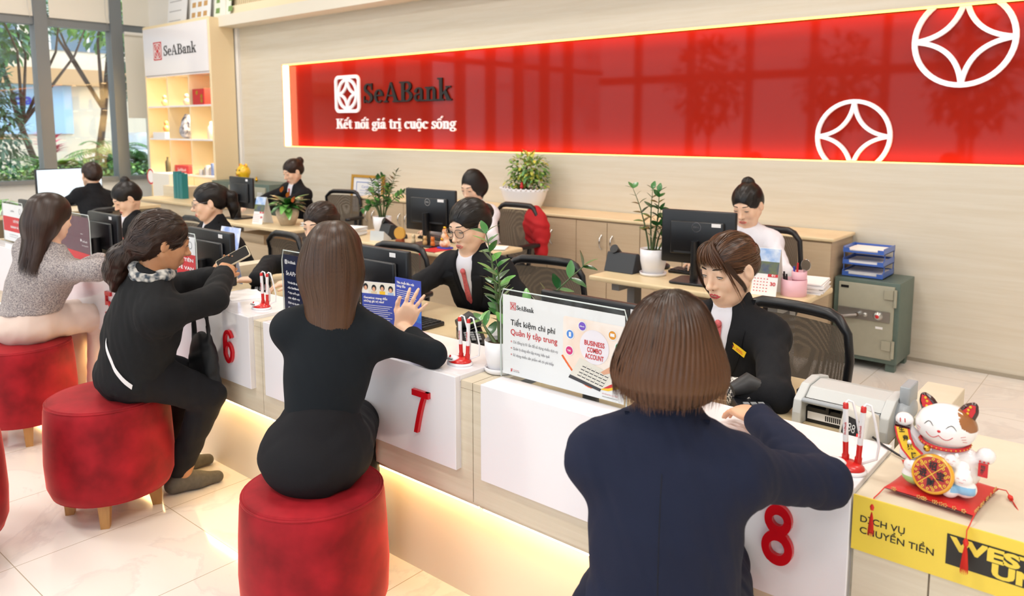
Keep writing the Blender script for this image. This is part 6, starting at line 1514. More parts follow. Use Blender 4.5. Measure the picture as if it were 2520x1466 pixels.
zz(t, [((-.005, .005, .09), (-.05, .04, .30), (-.125, .07, .437), 8), ((.0, .01, .09), (-.02, .03, .24), (-.03, .02, .34), 6), ((.015, -.01, .09), (.01, .0, .22), (.105, .09, .235), 4), ((-.01, -.01, .09), (-.06, -.01, .14), (-.085, .0, .155), 3), ((.02, .01, .09), (.06, .06, .18), (.20, .18, .345), 7), ((.0, .02, .09), (-.05, .05, .2), (-.075, .07, .27), 5)], LF, L=.060, w=.0155, rnd=2)
t = thing('potted_plant', (-2.278, 3.95, .742), 'sparse plant with bare dark stems in a white pot on the right desk', 'plant')
pot(t, .078, .155)
zz(t, [((-.03, 0, .14), (-.06, 0, .34), (-.16, .02, .50), 6), ((-.02, .01, .14), (-.03, 0, .36), (-.03, .03, .50), 5), ((0, 0, .14), (.03, 0, .36), (.03, 0, .49), 7), ((.01, .01, .14), (.03, 0, .26), (.08, .02, .33), 6), ((.03, 0, .14), (.10, -.01, .30), (.20, -.02, .31), 8), ((.0, -.02, .14), (.01, -.02, .25), (.06, -.03, .39), 5)], [LF[0], LF[2]], L=.055, w=.02, r=.005, rnd=5)
t = thing('potted_plant', (-4.88, 4.10, .742), 'dense upright leafy plant in a white pot on the middle desk', 'plant')
pot(t, .075, .14)
zz(t, [((.02*math.cos(a), .02*math.sin(a), .12), (.06*math.cos(a), .04*math.sin(a), .3), (rr*math.cos(a), rr*.6*math.sin(a), hh), 11) for a, rr, hh in ((0.2, .30, .36), (1.0, .12, .44), (1.8, .02, .46), (2.6, .10, .43), (3.2, .16, .34), (4.0, .1, .42), (5.0, .09, .45), (5.8, .18, .40), (.6, .15, .50), (3.6, .2, .2))], [LF[2], LF[0], LF[1]], L=.05, w=.016, r=.005, rnd=8)
# broad-leaved plant in stone pot on the left desk
t = thing('potted_plant', (-5.95, 3.92, .742), 'broad-leaved plant in a round stone-coloured pot on the left desk', 'plant')
q = MB(); q.lathe([(.055, 0), (.065, .004), (.095, .08), (.100, .115), (.085, .150), (.078, .150), (.075, .14), (.001, .138)], n=36, cap=False); part('pot', q, mat('stone_pot', '#cbb9a2', .8, noise=.15, nscale=40), t)
q = MB(); R_ = random.Random(3)
for k in range(46):
    a = R_.uniform(0, 2*PI); leaf_quads(q, (.02*math.cos(a), .02*math.sin(a), .14+R_.uniform(0, .05)), (math.cos(a), math.sin(a), R_.uniform(.1, 1.6)), R_.uniform(.10, .17), .035, bend=.6, mi=R_.randrange(3))
part('leaves', q, [LF[0], LF[2], LF[1]], t)
q = MB()
for dx, dz in ((.05, .25), (-.04, .29), (.13, .21)): leaf_quads(q, (dx, -.03, dz), (.3, 0, 1), .06, .02, mi=0)
part('flowers', q, mat('anthurium', '#e2702e', .4), t)
# bonsai-like plant in a white oval pot on the wall cabinets
t = thing('potted_plant', (-4.56, 5.52, .862), 'bushy ornamental tree in a scalloped white oval pot on the cabinets', 'plant')
q = MB(); q.lathe([(.17, 0), (.18, .01), (.20, .03), (.235, .10), (.25, .15), (.262, .175), (.25, .18), (.235, .165), (.001, .16)], n=48, sy=.55, cap=False)
for k in range(30): a = 2*PI*k/30; q.ball((.255*math.cos(a), .255*.55*math.sin(a), .176), .012, 8)
for sx_ in (-.12, .12): q.box(sx_-.03, sx_+.03, -.07, .07, 0, .02)
part('oval_pot', q, POTW, t)
q = MB(); q.lathe([(.235, .165), (.1, .175), (.001, .175)], n=30, sy=.55, cap=False); part('soil', q, SOIL, t)
q = MB(); q.tube([(.03, 0, .17), (.0, .0, .28), (.05, 0, .40)], [.018, .014, .008], 8); q.tube([(0, 0, .28), (-.08, 0, .38)], [.010, .005], 8); q.tube([(0, 0, .3), (.15, 0, .36)], [.010, .005], 8); part('trunk', q, BARK, t)
q = MB(); crown(q, (.06, 0, .37), .21, .13, .13, 420, .06, .014, nm=3); crown(q, (-.08, 0, .24), .12, .09, .07, 160, .05, .013, nm=3); crown(q, (.17, 0, .25), .1, .09, .09, 120, .05, .013, nm=3); part('foliage', q, [G2, G3, mat('yellow_leaf', '#c5c555', .5)], t)
s = Soft(); s.ell((-4.50, 5.42, 1.065), (.018, .015, .022), k=.01); s.ell((-4.50, 5.42, 1.095), (.013, .012, .013), k=.01); V_, F_ = s.mesh(.005); tag(mesh_obj('red_figurine', V_, F_, REDINK), 'tiny red and white figure standing in the oval pot', 'ornament')
# ---------------------------------------------------------------- things on the desks and counters
def phone(x, y, z, rz, label):
    t = thing('desk_phone', (x, y, z), label, 'phone', None, rz)
    q = MB(); q.prism([(-.09, 0), (.09, 0), (.085, .03), (-.02, .115), (-.05, .115)], (-.10, 0, 0), (0, -1, 0), (0, 0, 1), (.20, 0, 0)); part('base', q, mat('phone_grey', '#2c3036', .4), t, bevel=.004)
    q = MB(); q.tube([(.055, -.055, .055), (.055, .0, .105), (.055, .05, .135)], [.026, .020, .028], 12); part('handset', q, BLACK, t)
    q = MB(); q.box(-.05, .0, .051, .0525, .06, .075); part('sticker', q, LGREY, t)
    return t
phone(-2.47, 3.96, .742, PI, 'dark desk phone turned away left of the white pot on the right desk')
phone(-4.62, 3.98, .742, PI-.35, 'dark desk phone beside the dense plant on the middle desk')
def keyboard(x, y, z, rz, label, w=.40):
    t = thing('keyboard', (x, y, z), label, 'keyboard', None, rz); q = MB(); q.rbox(-w/2, w/2, -.065, .065, 0, .018, .01); part('case', q, BLACK, t)
    q = MB(); [q.box(-w/2+.012+c*(w-.02)/15, -w/2+.008+(c+1)*(w-.02)/15, -.055+r*.022, -.037+r*.022, .018, .023) for c in range(15) for r in range(5)]; part('keys', q, DKGREY, t); return t
keyboard(-2.05, 4.14, .742, .05, 'black keyboard behind the stand of the right desk monitor')
keyboard(-4.25, 4.15, .742, 0, 'black keyboard behind the middle desk monitor')
t = thing('computer_mouse', (-2.33, 4.17, .742), 'black computer mouse behind the white pot on the right desk', 'mouse'); s = Soft(); s.ell((0, 0, .012), (.032, .055, .022), k=.01); s.plane((0, 0, .001), (0, 0, -1), .002); soft_part('shell', s, .004, BLACK, t)
def calendar(x, y, z, rz, label, w=.13, h=.245):
    t = thing('desk_calendar', (x, y, z), label, 'calendar', 'standing desk calendars', rz); a = .26
    for g, nm in ((-1, 'front_leaf'), (1, 'back_leaf')):
        q = MB(); c, s_ = math.cos(a), math.sin(a)*g; up_ = Vector((0, -s_, c)); bs = Vector((0, g*math.sin(a)*h, 0)); n_ = Vector((0, g*c, math.sin(a)))
        q.prism([(-w/2, 0), (w/2, 0), (w/2, h), (-w/2, h)], bs, U, up_, n_*.003); p = part(nm, q, PAPER, t)
        if g < 0:
            O = bs-n_*-.0; F3 = lambda x0, z0, x1, z1, l: [tuple(bs+U*x_+up_*z_-Vector((0, c, -math.sin(a)))*l) for x_, z_ in ((x0, z0), (x1, z0), (x1, z1), (x0, z1))]
            for nm2, r_, m_ in (('photo_sky', (-w/2, h*.72, w/2, h*.995), mat('print_sky', '#7ea7e0', .5, noise=.5, nscale=16, col2='#e6edf7')), ('photo_hills', (-w/2, h*.46, w/2, h*.72), mat('print_hills', '#6f7a45', .6, noise=.6, nscale=20, col2='#4a5472')), ('red_tab', (w*.1, h*.40, w/2, h*.46), REDINK)):
                q = MB(); q.add(F3(*r_, .0045), [(0, 1, 2, 3)]); part(nm2, q, m_, p)
            n2 = Vector((0, -c, math.sin(a))); q = MB(); put_text(q, '30', bs+U*(w*.22)+up_*(h*.22)+n2*.0045, U, up_, w=.028, h=.018, bold=.03); [q.add(F3(-w*.42+c_*.016, h*.08+r_*.016, -w*.42+c_*.016+.007, h*.08+r_*.016+.004, .0045), [(0, 1, 2, 3)]) for c_ in range(5) for r_ in range(5)] ; part('dates', q, REDINK, p)
            q = MB(); put_text(q, '01', bs+U*(w*.25)+up_*(h*.415)+n2*.005, U, up_, w=.018, h=.010, bold=.03); part('month', q, PAPER, p)
    return t
calendar(-1.56, 3.88, .742, .08, 'standing calendar with sky and hills photo on the right desk')
calendar(-6.22, 3.84, .742, .15, 'standing calendar with hills photo on the left desk')
t = thing('pen_cup', (-1.44, 3.93, .742), 'pink two-level round pen cup holding pens and a hand mirror', 'pen cup')
PKP = mat('pink_plastic', '#eab8c4', .35)
q = MB(); q.lathe([(.062, 0), (.064, .004), (.064, .085), (.060, .085), (.058, .04), (.001, .035)], n=36, cap=False); q.lathe([(.038, .085), (.038, .125), (.035, .125), (.034, .07), (.001, .065)], (.02, .015, 0), n=28, cap=False); part('cup', q, PKP, t)
for i, (dx, dy, m_, hh) in enumerate(((-.035, .0, BLACK, .105), (-.04, -.02, BLACK, .11), (-.028, -.03, DKGREY, .10), (.005, .02, REDINK, .165), (-.01, .02, BLUEINK, .145), (-.05, .01, BLACK, .115))):
    q = MB(); q.tube([(dx, dy, .04), (dx*1.2, dy*1.2+.003, hh)], .005, 8); part('pen', q, m_, t)
q = MB(); q.tube([(.03, .02, .08), (.045, .02, .135)], .005, 8); q.lathe([(.024, -.003), (.026, 0), (.024, .003)], (.05, .02, .160), 20, M=Matrix.Rotation(PI/2, 3, 'X'), sy=1.2); part('hand_mirror', q, CHROME, t)
def papers(x, y, z, w, d, n, rz, label, grp=None, m_=None, sh=.004):
    t = thing('paper_stack', (x, y, z), label, 'papers', grp, rz)
    for i in range(n):
        q = MB(); a = random.uniform(-.09, .09); M_ = Matrix.Rotation(a, 3, 'Z'); q.obox((random.uniform(-sh, sh)*2, random.uniform(-sh, sh)*2, .002+i*.006), w/2, d/2, .0027, M_); part('sheaf', q, m_ or PAPER, t)
    return t
papers(-1.42, 4.12, .742, .15, .24, 9, .2, 'thick pile of papers behind the pink pen cup')
papers(-4.98, 3.86, .742, .16, .22, 11, .3, 'thick pile of white papers at the left end of the middle desk')
papers(-3.66, 4.08, .742, .21, .16, 2, .5, 'few loose white sheets at the right end of the middle desk')
papers(-5.72, 4.06, .742, .15, .22, 6, .1, 'pile of papers behind the stone-coloured pot')
q = MB(); q.box(-1.49, -1.39, 3.73, 3.80, .7425, .7445); wthing('dark_pad', q, mat('pad_grey', '#6c6258', .6), 'flat dark grey pad at the front edge of the right desk', 'pad')
# things on the middle desk
t = thing('tilted_tray', (-4.60, 3.84, .742), 'tilted silver tablet-like tray at the front of the middle desk', 'tray', None, .2)
q = MB(); q.prism([(-.05, 0), (.05, 0), (.05, .01), (-.04, .075)], (-.06, 0, 0), (0, 1, 0), (0, 0, 1), (.13, 0, 0)); part('plate', q, mat('pale_silver', '#d2d8dc', .3), t)
t = thing('round_clock', (-4.36, 3.83, .742), 'round golden disc on a wooden stand on the middle desk', 'ornament', None, .25)
q = MB(); q.lathe([(.046, -.010), (.048, 0), (.046, .010)], (0, 0, .075), 32, M=Matrix.Rotation(PI/2, 3, 'X')); part('disc', q, mat('honey', '#d9a650', .35), t); q = MB(); q.rbox(-.03, .03, -.022, .022, 0, .032, .006); part('stand', q, mat('brown_base', '#8a3f1a', .4), t)
t = thing('god_of_wealth_figurine', (-3.915, 3.86, .742), 'colourful seated fortune figurine on a red cloth by the middle monitor', 'ornament')
s = Soft(); s.ell((0, 0, .035), (.045, .035, .035), k=.02); s.ell((0, 0, .08), (.030, .026, .035), k=.015); s.ell((0, 0, .125), (.020, .019, .022), k=.01); b_ = soft_part('robe', s, .004, mat('orange_robe', '#e08a3c', .4, noise=.7, nscale=25, col2='#f4ead8'), t)
q = MB(); q.rbox(-.055, .055, -.04, .04, 0, .012, .02); part('blue_base', q, BLUEINK, b_); q = MB(); q.ball((0, 0, .15), .014, 10, sz=.8); q.ball((0, -.03, .07), .012, 10); part('gold_hat', q, GOLD, b_)
q = MB(); q.box(-.085, .07, -.172, -.005, .0005, .003); q.box(-.082, -.070, -.176, -.172, -.13, .003); part('red_cloth', q, REDINK, t)
s = Soft(); s.ell((0, 0, .025), (.018, .016, .025), k=.01); s.ell((0, 0, .06), (.016, .015, .016), k=.01)
for g in (-1, 1): s.ell((g*.012, 0, .075), (.005, .004, .006), k=.004)
V_, F_ = s.mesh(.004)
for x_, y_, m_, lb in ((-4.10, 3.84, '#c9a06a', 'small tan animal figurine right of the monitor stand'), (-4.235, 3.85, '#d9c4a0', 'small cream animal figurine left of the monitor stand'), (-4.02, 3.84, '#d0762c', 'small orange figurine between monitor stand and fortune figure')):
    o = mesh_obj('animal_figurine', V_, F_, mat('fig_'+m_[1:], m_, .5)); o.location = (x_, y_, .742 if x_ > -4.0 or x_ < -4.24 else .742); tag(o, lb, 'ornament')
# counter 7/8/6 accessories
def keypad(x, y, rz, label):
    t = thing('pin_keypad', (x, y, .76), label, 'keypad', None, rz)
    q = MB(); q.prism([(-.10, 0), (.08, 0), (.08, .045), (-.10, .02)], (-.05, 0, 0), (0, 1, 0), (0, 0, 1), (.10, 0, 0)); part('body', q, BLACK, t, bevel=.004)
    q = MB(); q.tube([(-.05, .05, .06), (.0, .06, .075), (.05, .05, .06)], [.02, .035, .02], 12); part('hood', q, DKGREY, t)
    q = MB(); [q.box(-.03+c*.022, -.014+c*.022, -.08+r*.022, -.064+r*.022, .027+r*.003, .031+r*.003) for c in range(3) for r in range(4)]; part('keys', q, GREYP, t); return t
keypad(-2.06, 2.17, .9, 'black card keypad behind the pens on counter 7')
keypad(-3.52, 2.15, 1.0, 'black card keypad behind the paper form on counter 6')
keypad(-.885, 2.13, .7, 'black card keypad behind the navy-jacket customer on counter 8')
keyboard(-1.36, 2.20, .76, .0, 'black keyboard under the hands of the teller at counter 8')
keyboard(-2.52, 2.22, .76, .0, 'black keyboard in front of the teller in round glasses')
def scanner(x, y, label, rz=.0):
    t = thing('note_checker', (x, y, .76), label, 'device', None, rz)
    q = MB(); q.rbox(-.075, .075, -.05, .07, 0, .115, .012); part('case', q, LGREY, t)
    q = MB(); q.box(-.045, .03, -.0515, -.050, .045, .078); part('display', q, mat('lcd_brown', '#4a3420', .2), t)
    q = MB(); q.tube([(-.06, .0, .14), (.06, .03, .14)], .011, 10); q.tube([(-.05, .0, .11), (-.055, 0, .14)], .005, 6); q.tube([(.05, .02, .11), (.05, .03, .14)], .005, 6); part('lamp_tube', q, PAPER, t); return t
scanner(-1.80, 2.10, 'light grey note checker behind the pot between counters 7 and 8', -.1)
scanner(-3.10, 2.10, 'light grey note checker behind the pens on counter 6', -.1)
papers(-3.27, 1.90, ZT, .21, .148, 1, -.35, 'printed white form lying on counter 6 beside the pens')
papers(-5.72, 2.3, .76, .2, .28, 3, 0, 'sheets on the teller desk at the far left')
def standing_sheet(x, y, z, w, h, rz, m_, label, red=False):
    t = thing('standing_leaflet', (x, y, z), label, 'leaflet', None, rz)
    q = MB(); q.prism([(-w/2, 0), (w/2, 0), (w/2, h), (-w/2, h)], (0, 0, 0), U, Vector((0, .22, 1)).normalized(), (0, .002, 0)); p = part('sheet', q, m_, t)
    q = MB(); q.prism([(-.02, 0), (.02, 0), (.005, h*.7), (-.005, h*.7)], (0, .11, 0), U, Vector((0, -.12, 1)).normalized(), (0, .002, 0)); part('strut', q, m_, t)
    q = MB(); up_ = Vector((0, .22, 1)).normalized(); [put_text(q, s_, Vector((0, -.001, 0))+up_*zz_, U, up_, w=w*.6, h=hh, align='C', bold=.02) for s_, zz_, hh in (('SeABank', h*.84, .010),)]; q.box(-w*.35, w*.35, -.0015+.0, -.0005, h*.02, h*.03); part('print', q, REDINK if red else GREYINK, p)
    return t
standing_sheet(-3.02, 2.40, .76, .12, .20, -.3, PAPER, 'white leaflet with red print standing behind the long-haired customer', True)
standing_sheet(-4.78, 2.12, .76, .17, .24, .1, mat('blush_paper', '#f0dcda', .6), 'pale leaflet with small red print standing behind monitor 5', True)
standing_sheet(-5.22, 2.06, .76, .12, .27, .1, mat('lilac_paper', '#efe6f0', .6), 'plain pale leaflet sticking up behind the maroon poster')
standing_sheet(-3.80, 2.09, .76, .18, .32, .05, mat('sky_card', '#8fa8e0', .5, noise=.5, nscale=14, col2='#eef1fa'), 'blue and white card peeking over the monitor at counter 6')
# brochure held open by the customer at counter 7
t = thing('brochure', (-2.27, 1.93, .822), 'open blue insurance brochure held upright at counter 7', 'brochure')
BB = mat('brochure_blue', '#3c50b4', .4); L0 = Vector((-.160, .0, -.0)); C0 = Vector((-.012, .045, 0)); R0 = Vector((.135, .045, 0)); hgt = .185
for nm, a, b, z0_, z1_ in (('left_page', L0, C0, 0, .172), ('right_page', C0, R0, .006, .200)):
    u_ = (b-a).normalized(); w_ = (b-a).length; q = MB(); O = a+Vector((0, 0, z0_)); q.prism([(0, 0), (w_, 0), (w_, z1_-z0_), (0, z1_-z0_)], O, u_, V, u_.cross(V)*-.0015); p = part(nm, q, BB, t)
    H_ = z1_-z0_; n_ = u_.cross(V); rect = lambda q, x0, y0, x1, y1, l=.0005: q.add([tuple(O+u_*x_+V*y_+n_*l) for x_, y_ in ((x0, y0), (x1, y0), (x1, y1), (x0, y1))], [(0, 1, 2, 3)])
    if nm == 'left_page':
        q = MB(); rect(q, 0, H_*.72, w_, H_); part('photo', q, mat('print_pale_room', '#e9e6dc', .6), p)
        for i in range(4):
            q = MB(); cx = w_*(.12+.25*i); cz = H_*(.86 if i % 2 else .88); q.add([tuple(O+u_*(cx+.011*math.cos(a_))+V*(cz+.013*math.sin(a_))+n_*.0012) for a_ in [2*PI*j/14 for j in range(14)]], [tuple(range(14))]); part('photo_hair', q, INK, p)
            q = MB(); q.add([tuple(O+u_*(cx+.007*math.cos(a_))+V*(cz-.005+.009*math.sin(a_))+n_*.0016) for a_ in [2*PI*j/14 for j in range(14)]], [tuple(range(14))]); part('photo_face', q, mat('print_skin', '#e0a888', .6), p)
            q = MB(); rect(q, cx-.013, H_*.72, cx+.013, cz-.014, .0008); part('photo_shirt', q, [PAPER, mat('print_beige', '#e0cfae', .6), mat('print_yellow', '#f5c52a', .5), mat('print_lightblue', '#a9c4ea', .6)][i], p)
        q = MB(); put_text(q, 'Genetica: mang đến', O+u_*.008+V*(H_*.60), u_, V, w=.11, h=.0085, bold=.03); put_text(q, 'những giá trị nào?', O+u_*.008+V*(H_*.52), u_, V, w=.095, h=.0085, bold=.03); [rect(q, .008, H_*(.44-.045*i), w_-.015-.01*(i % 3), H_*(.445-.045*i+.006), .001) for i in range(8)]; part('print', q, PAPER, p)
    else:
        q = MB(); put_text(q, 'Tiêu chuẩn Bảo mật', O+u_*.010+V*(H_*.88), u_, V, w=.10, h=.0085, bold=.03); put_text(q, 'hàng đầu', O+u_*.010+V*(H_*.81), u_, V, w=.05, h=.0085, bold=.03); [rect(q, .010, H_*(.74-.04*i), w_-.03+.005*(i % 2), H_*(.744-.04*i+.005), .001) for i in range(5)]; rect(q, 0, 0, w_*.6, H_*.14, .001); part('print', q, PAPER, p)
        q = MB(); rect(q, 0, H_*.16, w_, H_*.46); part('photo', q, mat('print_tech', '#24479c', .4, noise=.7, nscale=30, col2='#4a86dc'), p)
# phone and booklet in customers' hands
t = thing('mobile_phone', (-3.275, 1.862, 1.000), 'mobile phone in clear case held by the customer at counter 6', 'phone', None, -.6)
_n3 = Vector((.30, -.62, .72)).normalized(); _l3 = Vector((.42, .35, .55)); _l3 = (_l3-_n3*_l3.dot(_n3)).normalized(); t.rotation_euler = Matrix((_l3.cross(_n3), _l3, _n3)).transposed().to_euler()
q = MB(); q.rbox(-.037, .037, -.078, .078, -.004, .004, .010, 4); b_ = part('case', q, mat('phone_case', '#cfc3a8', .3), t); q = MB(); q.rbox(-.033, .033, -.074, .074, .0035, .0048, .008, 4); part('screen', q, mat('phone_glass', '#17191c', .1), b_)
t = thing('booklet', (-4.16, 1.90, .93), 'colourful folded booklet held by the customer in tweed', 'booklet', None, -.6)
t.rotation_euler = (.9, 0, -.7); q = MB(); q.rbox(-.055, .055, -.09, .09, 0, .004, .004); part('cover', q, mat('cover_print', '#5b78c4', .4, noise=.7, nscale=12, col2='#e9e2cf'), t)
# black bag against the counter
s = Soft(); s.ell((-3.12, 1.615, .60), (.10, .035, .13), k=.03); s.ell((-3.12, 1.615, .50), (.11, .04, .07), k=.04); s.chain([(-3.19, 1.615, .70), (-3.20, 1.62, .80), (-3.16, 1.63, .83)], [.010, .008, .008], .01); s.chain([(-3.06, 1.615, .70), (-3.09, 1.62, .80), (-3.16, 1.63, .83)], [.010, .008, .008], .01); s.disp = folds(12, .004, .08)
V_, F_ = s.mesh(.007); o = tag(mesh_obj('handbag', V_, F_, mat('bag_black', '#131316', .6)), 'black handbag hanging between the black-coated customer and counter 6', 'bag')
# money counting machine and its display
t = thing('money_counter', (-.67, 2.27, .76), 'grey banknote counting machine at the right end of counter 8', 'machine')
MG = mat('machine_grey', '#c3c6c6', .35); MG2 = mat('machine_mid_grey', '#9ea4aa', .4)
t.scale = (1, 1, .72); t.location.x = -.65
prof = [(-.13, 0), (.14, 0), (.14, .06), (.10, .125), (.02, .15), (-.06, .145), (-.12, .10), (-.13, .05)]
for x0_, nm in ((-.125, 'left_cheek'), (.105, 'right_cheek')): q = MB(); q.prism(prof, (x0_, 0, 0), (0, 1, 0), V, (.025, 0, 0)); part(nm, q, MG, t, bevel=.004)
q = MB(); q.prism([(-.05, .09), (.10, .09), (.095, .115), (.02, .142), (-.06, .138), (-.10, .105)], (-.10, 0, 0), (0, 1, 0), V, (.205, 0, 0)); part('top_cover', q, MG, t, bevel=.004)
q = MB(); q.tube([(-.10, -.115, .100), (.105, -.115, .100)], .010, 12); part('front_bar', q, MG2, t)
q = MB(); q.box(-.10, .105, -.085, .12, 0, .062); q.box(-.04, -.032, -.10, -.05, .055, .085); q.box(.0, .008, -.10, -.05, .055, .085); q.box(-.10, .105, -.03, .0, .06, .088); part('feed_box', q, BLACK, t)
q = MB(); q.box(-.095, .0, -.0865, -.085, .015, .045); lb_ = part('label', q, PAPER, t); q = MB(); [q.box(-.045+.0055*i, -.042+.0055*i, -.0875, -.0865, .020, .040) for i in range(8)]; part('barcode', q, INK, lb_)
q = MB(); q.box(-.128, -.125, -.09, -.03, .09, .125); part('side_buttons', q, DKGREY, t)
q = MB(); q.lathe([(.068, 0), (.072, .01), (.066, .028), (.03, .034), (.001, .035)], (.130, .0, .070), 32, M=Matrix.Rotation(PI/2, 3, 'Y')); part('wheel_housing', q, MG2, t)
q = MB(); q.rbox(.131, .158, -.035, .055, .12, .195, .006); part('fin', q, MG2, t)
t = thing('count_display', (-.565, 2.045, .7605), 'small grey counter display with red digits beside the counting machine', 'display', None, -.55)
q = MB(); q.prism([(-.035, 0), (.03, 0), (.022, .115), (.0, .125), (-.012, .115)], (-.045, 0, 0), (0, 1, 0), V, (.09, 0, 0)); part('case', q, mat('machine_ivory', '#d4d0c6', .4), t, bevel=.004)
un = Vector((0, .19, 1)).normalized(); q = MB(); q.prism([(-.033, .05), (.033, .05), (.033, .098), (-.033, .098)], (0, -.0355, 0), U, un, (0, -.001, 0)); s_ = part('screen', q, INK, t); q = MB(); put_text(q, '888', Vector((-.028, -.0368, 0))+un*.062, U, un, w=.04, h=.022); part('digits', q, LGREY, s_)
q = MB(); q.prism([(.02, .052), (.031, .052), (.031, .066), (.02, .066)], (0, -.0368, 0), U, un, (0, -.0008, 0)); part('red_lamp', q, mat('lamp_red', '#ff3030', .4, emit='#ff2a2a', estr=1.5), s_)
t = thing('power_cable', (-.50, 2.0, .82), 'black cable running from the counter display behind the lucky cat', 'cable'); q = MB(); q.tube([(-.53, 2.03, .822), (-.49, 1.985, .823), (-.45, 1.955, .821), (-.40, 1.93, .818)], .0028, 8); wpart('cable', q, BLACK, t)
# name badge
i_ = PP['staff8']; sj = i_['jacket']; fo_, rt_, up_ = i_['fo'], i_['rt'], i_['up']; _Rl = np.array(Matrix.Rotation(i_['ob'].rotation_euler.z, 3, 'Z')); c_ = _Rl.T@(np.array((-.911, 2.073, .970))-np.array(i_['ob'].location)); _dl = _n(_Rl.T@np.array((-.388, .882, -.268)))
for _ in range(60): c_ = c_+_dl*max(-.02, float(sj.ev(c_[None])[0])*.8)
g_ = sj.grad(c_[None])[0]; u_ = _n(rt_*-.9-up_*.42); u_ = _n(u_-g_*(u_@g_)); v_ = np.cross(g_, u_); 
if v_[2] < 0: u_ = -u_; v_ = np.cross(g_, u_)
q = MB(); q.obox(tuple(c_+g_*.0075), .036, .0105, .0015, Matrix([list(u_), list(v_), list(g_)]).transposed()); nb = part('name_badge', q, mat('badge_yellow', '#e8c22a', .3, coat=.4), i_['jo'])
q = MB(); put_text(q, 'SeABank', c_+g_*.0093-u_*.030-v_*.003, u_, v_, w=.022, h=.005); q.add([tuple(c_+g_*.0095+u_*a+v_*b) for a, b in ((-.002, -.004), (.028, -.004), (.028, -.002), (-.002, -.002))]+[tuple(c_+g_*.0095+u_*a+v_*b) for a, b in ((-.002, .001), (.024, .001), (.024, .003), (-.002, .003))], [(0, 1, 2, 3), (4, 5, 6, 7)]); part('badge_print', q, REDINK, nb)

# ---------------------------------------------------------------- lucky cat on its cushion
CW = mat('cat_glaze', '#f4f0f0', .12, coat=.8); SATIN = mat('red_satin', '#c9201c', .35, sheen=.3, bump=.1, nscale=90); GOLDP = mat('gold_print', '#e9bf30', .35); BRN = mat('cat_brown', '#9c6236', .15, coat=.6); DBR = mat('cat_dark', '#3a1512', .15, coat=.6)
CUX, CUY, CUZ = -.327, 1.815, .815
t = thing('seat_cushion', (CUX, CUY, CUZ), 'flat red satin cushion with tassels under the lucky cat', 'cushion', None, -.10); t.scale = (.88, .88, .9)
s = Soft(); s.ell((0, 0, .012), (.115, .115, .013), k=.01)
q = MB(); n = 16; A = []
for i in range(n+1):
    for j in range(n+1):
        a, b = -1+2*i/n, -1+2*j/n; e = (1-abs(a)**4)*(1-abs(b)**4); A.append((a*.100*(1-.05*(1-b*b)), b*.098*(1-.05*(1-a*a)), .013+.011*e**.5))
B_ = [(x_, y_, max(0.0, .024-z_)) for x_, y_, z_ in A]; fs = [(i*(n+1)+j, (i+1)*(n+1)+j, (i+1)*(n+1)+j+1, i*(n+1)+j+1) for i in range(n) for j in range(n)]; q.add(A, fs, 0, True); q.add(B_, [f[::-1] for f in fs], 0, True); part('pad', q, SATIN, t)
q = MB(); R_ = random.Random(2)
for k in range(26):
    a = R_.uniform(-.085, .085); side = k % 2; px, py = (a, -.0955) if side == 0 else (.0965, a)
    for m_ in range(5): an_ = m_*2*PI/5; q.ball((px+.0035*math.cos(an_)*(side == 0), py+.0035*math.cos(an_)*(side == 1), .0155+.0035*math.sin(an_)), .0016, 5)
part('gold_embroidery', q, mat('gold_thread', '#d8a860', .4), t)
def tassel(cx, cy, path, drop, nm='tassel'):
    q = MB(); c0 = Vector((cx, cy, .013)); pts = [c0]+[Vector(p) for p in path]; q.tube(pts, .0013, 6); k0 = pts[-1]; dn = Vector((0, 0, -1)) if drop else (pts[-1]-pts[-2]).normalized()
    q.tube([k0, k0+dn*.007, k0+dn*.015], [.0035, .0062, .0045], 8)
    for k in range(40):
        a = 2*PI*k/40; o_ = Vector((math.cos(a), math.sin(a), 0))*.003 if drop else Vector((-.3*math.cos(a), math.cos(a), math.sin(a)*.6))*.0026; q.tube([k0+dn*.012+o_*.5, k0+dn*.035+o_*1.6, k0+dn*(.068+.005*(k % 3))+o_*(2.6 if drop else 2.0)], .0006, 3)
    part(nm, q, mat('tassel_red', '#d8281a', .5), t)
tassel(-.098, -.095, [(-.102, -.125, .004), (-.103, -.148, .002), (-.104, -.152, -.012)], 1); tassel(.098, -.094, [(.100, -.128, .004), (.102, -.157, .002), (.103, -.162, -.016)], 1)
tassel(.098, .094, [(.115, .10, .012), (.125, .085, .008)], 0); tassel(-.097, .095, [(-.112, .100, .010), (-.12, .11, .006)], 0)
t = thing('lucky_cat', (CUX+.002, CUY-.005, CUZ+.022), 'white porcelain lucky cat with raised paw on a red cushion', 'ornament', None, -.05); t.scale = (.86, .86, .86)
s = Soft(); s.ell((0, 0, .045), (.082, .066, .046), k=.02); s.ell((.004, .006, .082), (.058, .050, .050), k=.03); s.cap((-.05, -.01, .09), (-.086, -.018, .135), .018, .014, .015); s.ell((-.090, -.022, .152), (.021, .019, .018), k=.008)
s.cap((.045, .0, .085), (.078, -.004, .092), .017, .014, .015); s.ell((.092, -.008, .104), (.021, .019, .020), k=.006); s.plane((0, 0, .001), (0, 0, -1), .004)
for (x_, y_, z_, r_) in ((-.076, -.036, .092, .0165), (-.078, -.034, .070, .015), (-.052, -.055, .052, .0215), (-.055, -.050, .025, .023), (.030, -.052, .088, .016), (.050, -.045, .075, .017), (.056, -.056, .052, .020), (.060, -.050, .028, .024), (.03, -.06, .016, .018)): s.ell((x_, y_, z_), (r_*1.12, r_*.8, r_), k=.004)
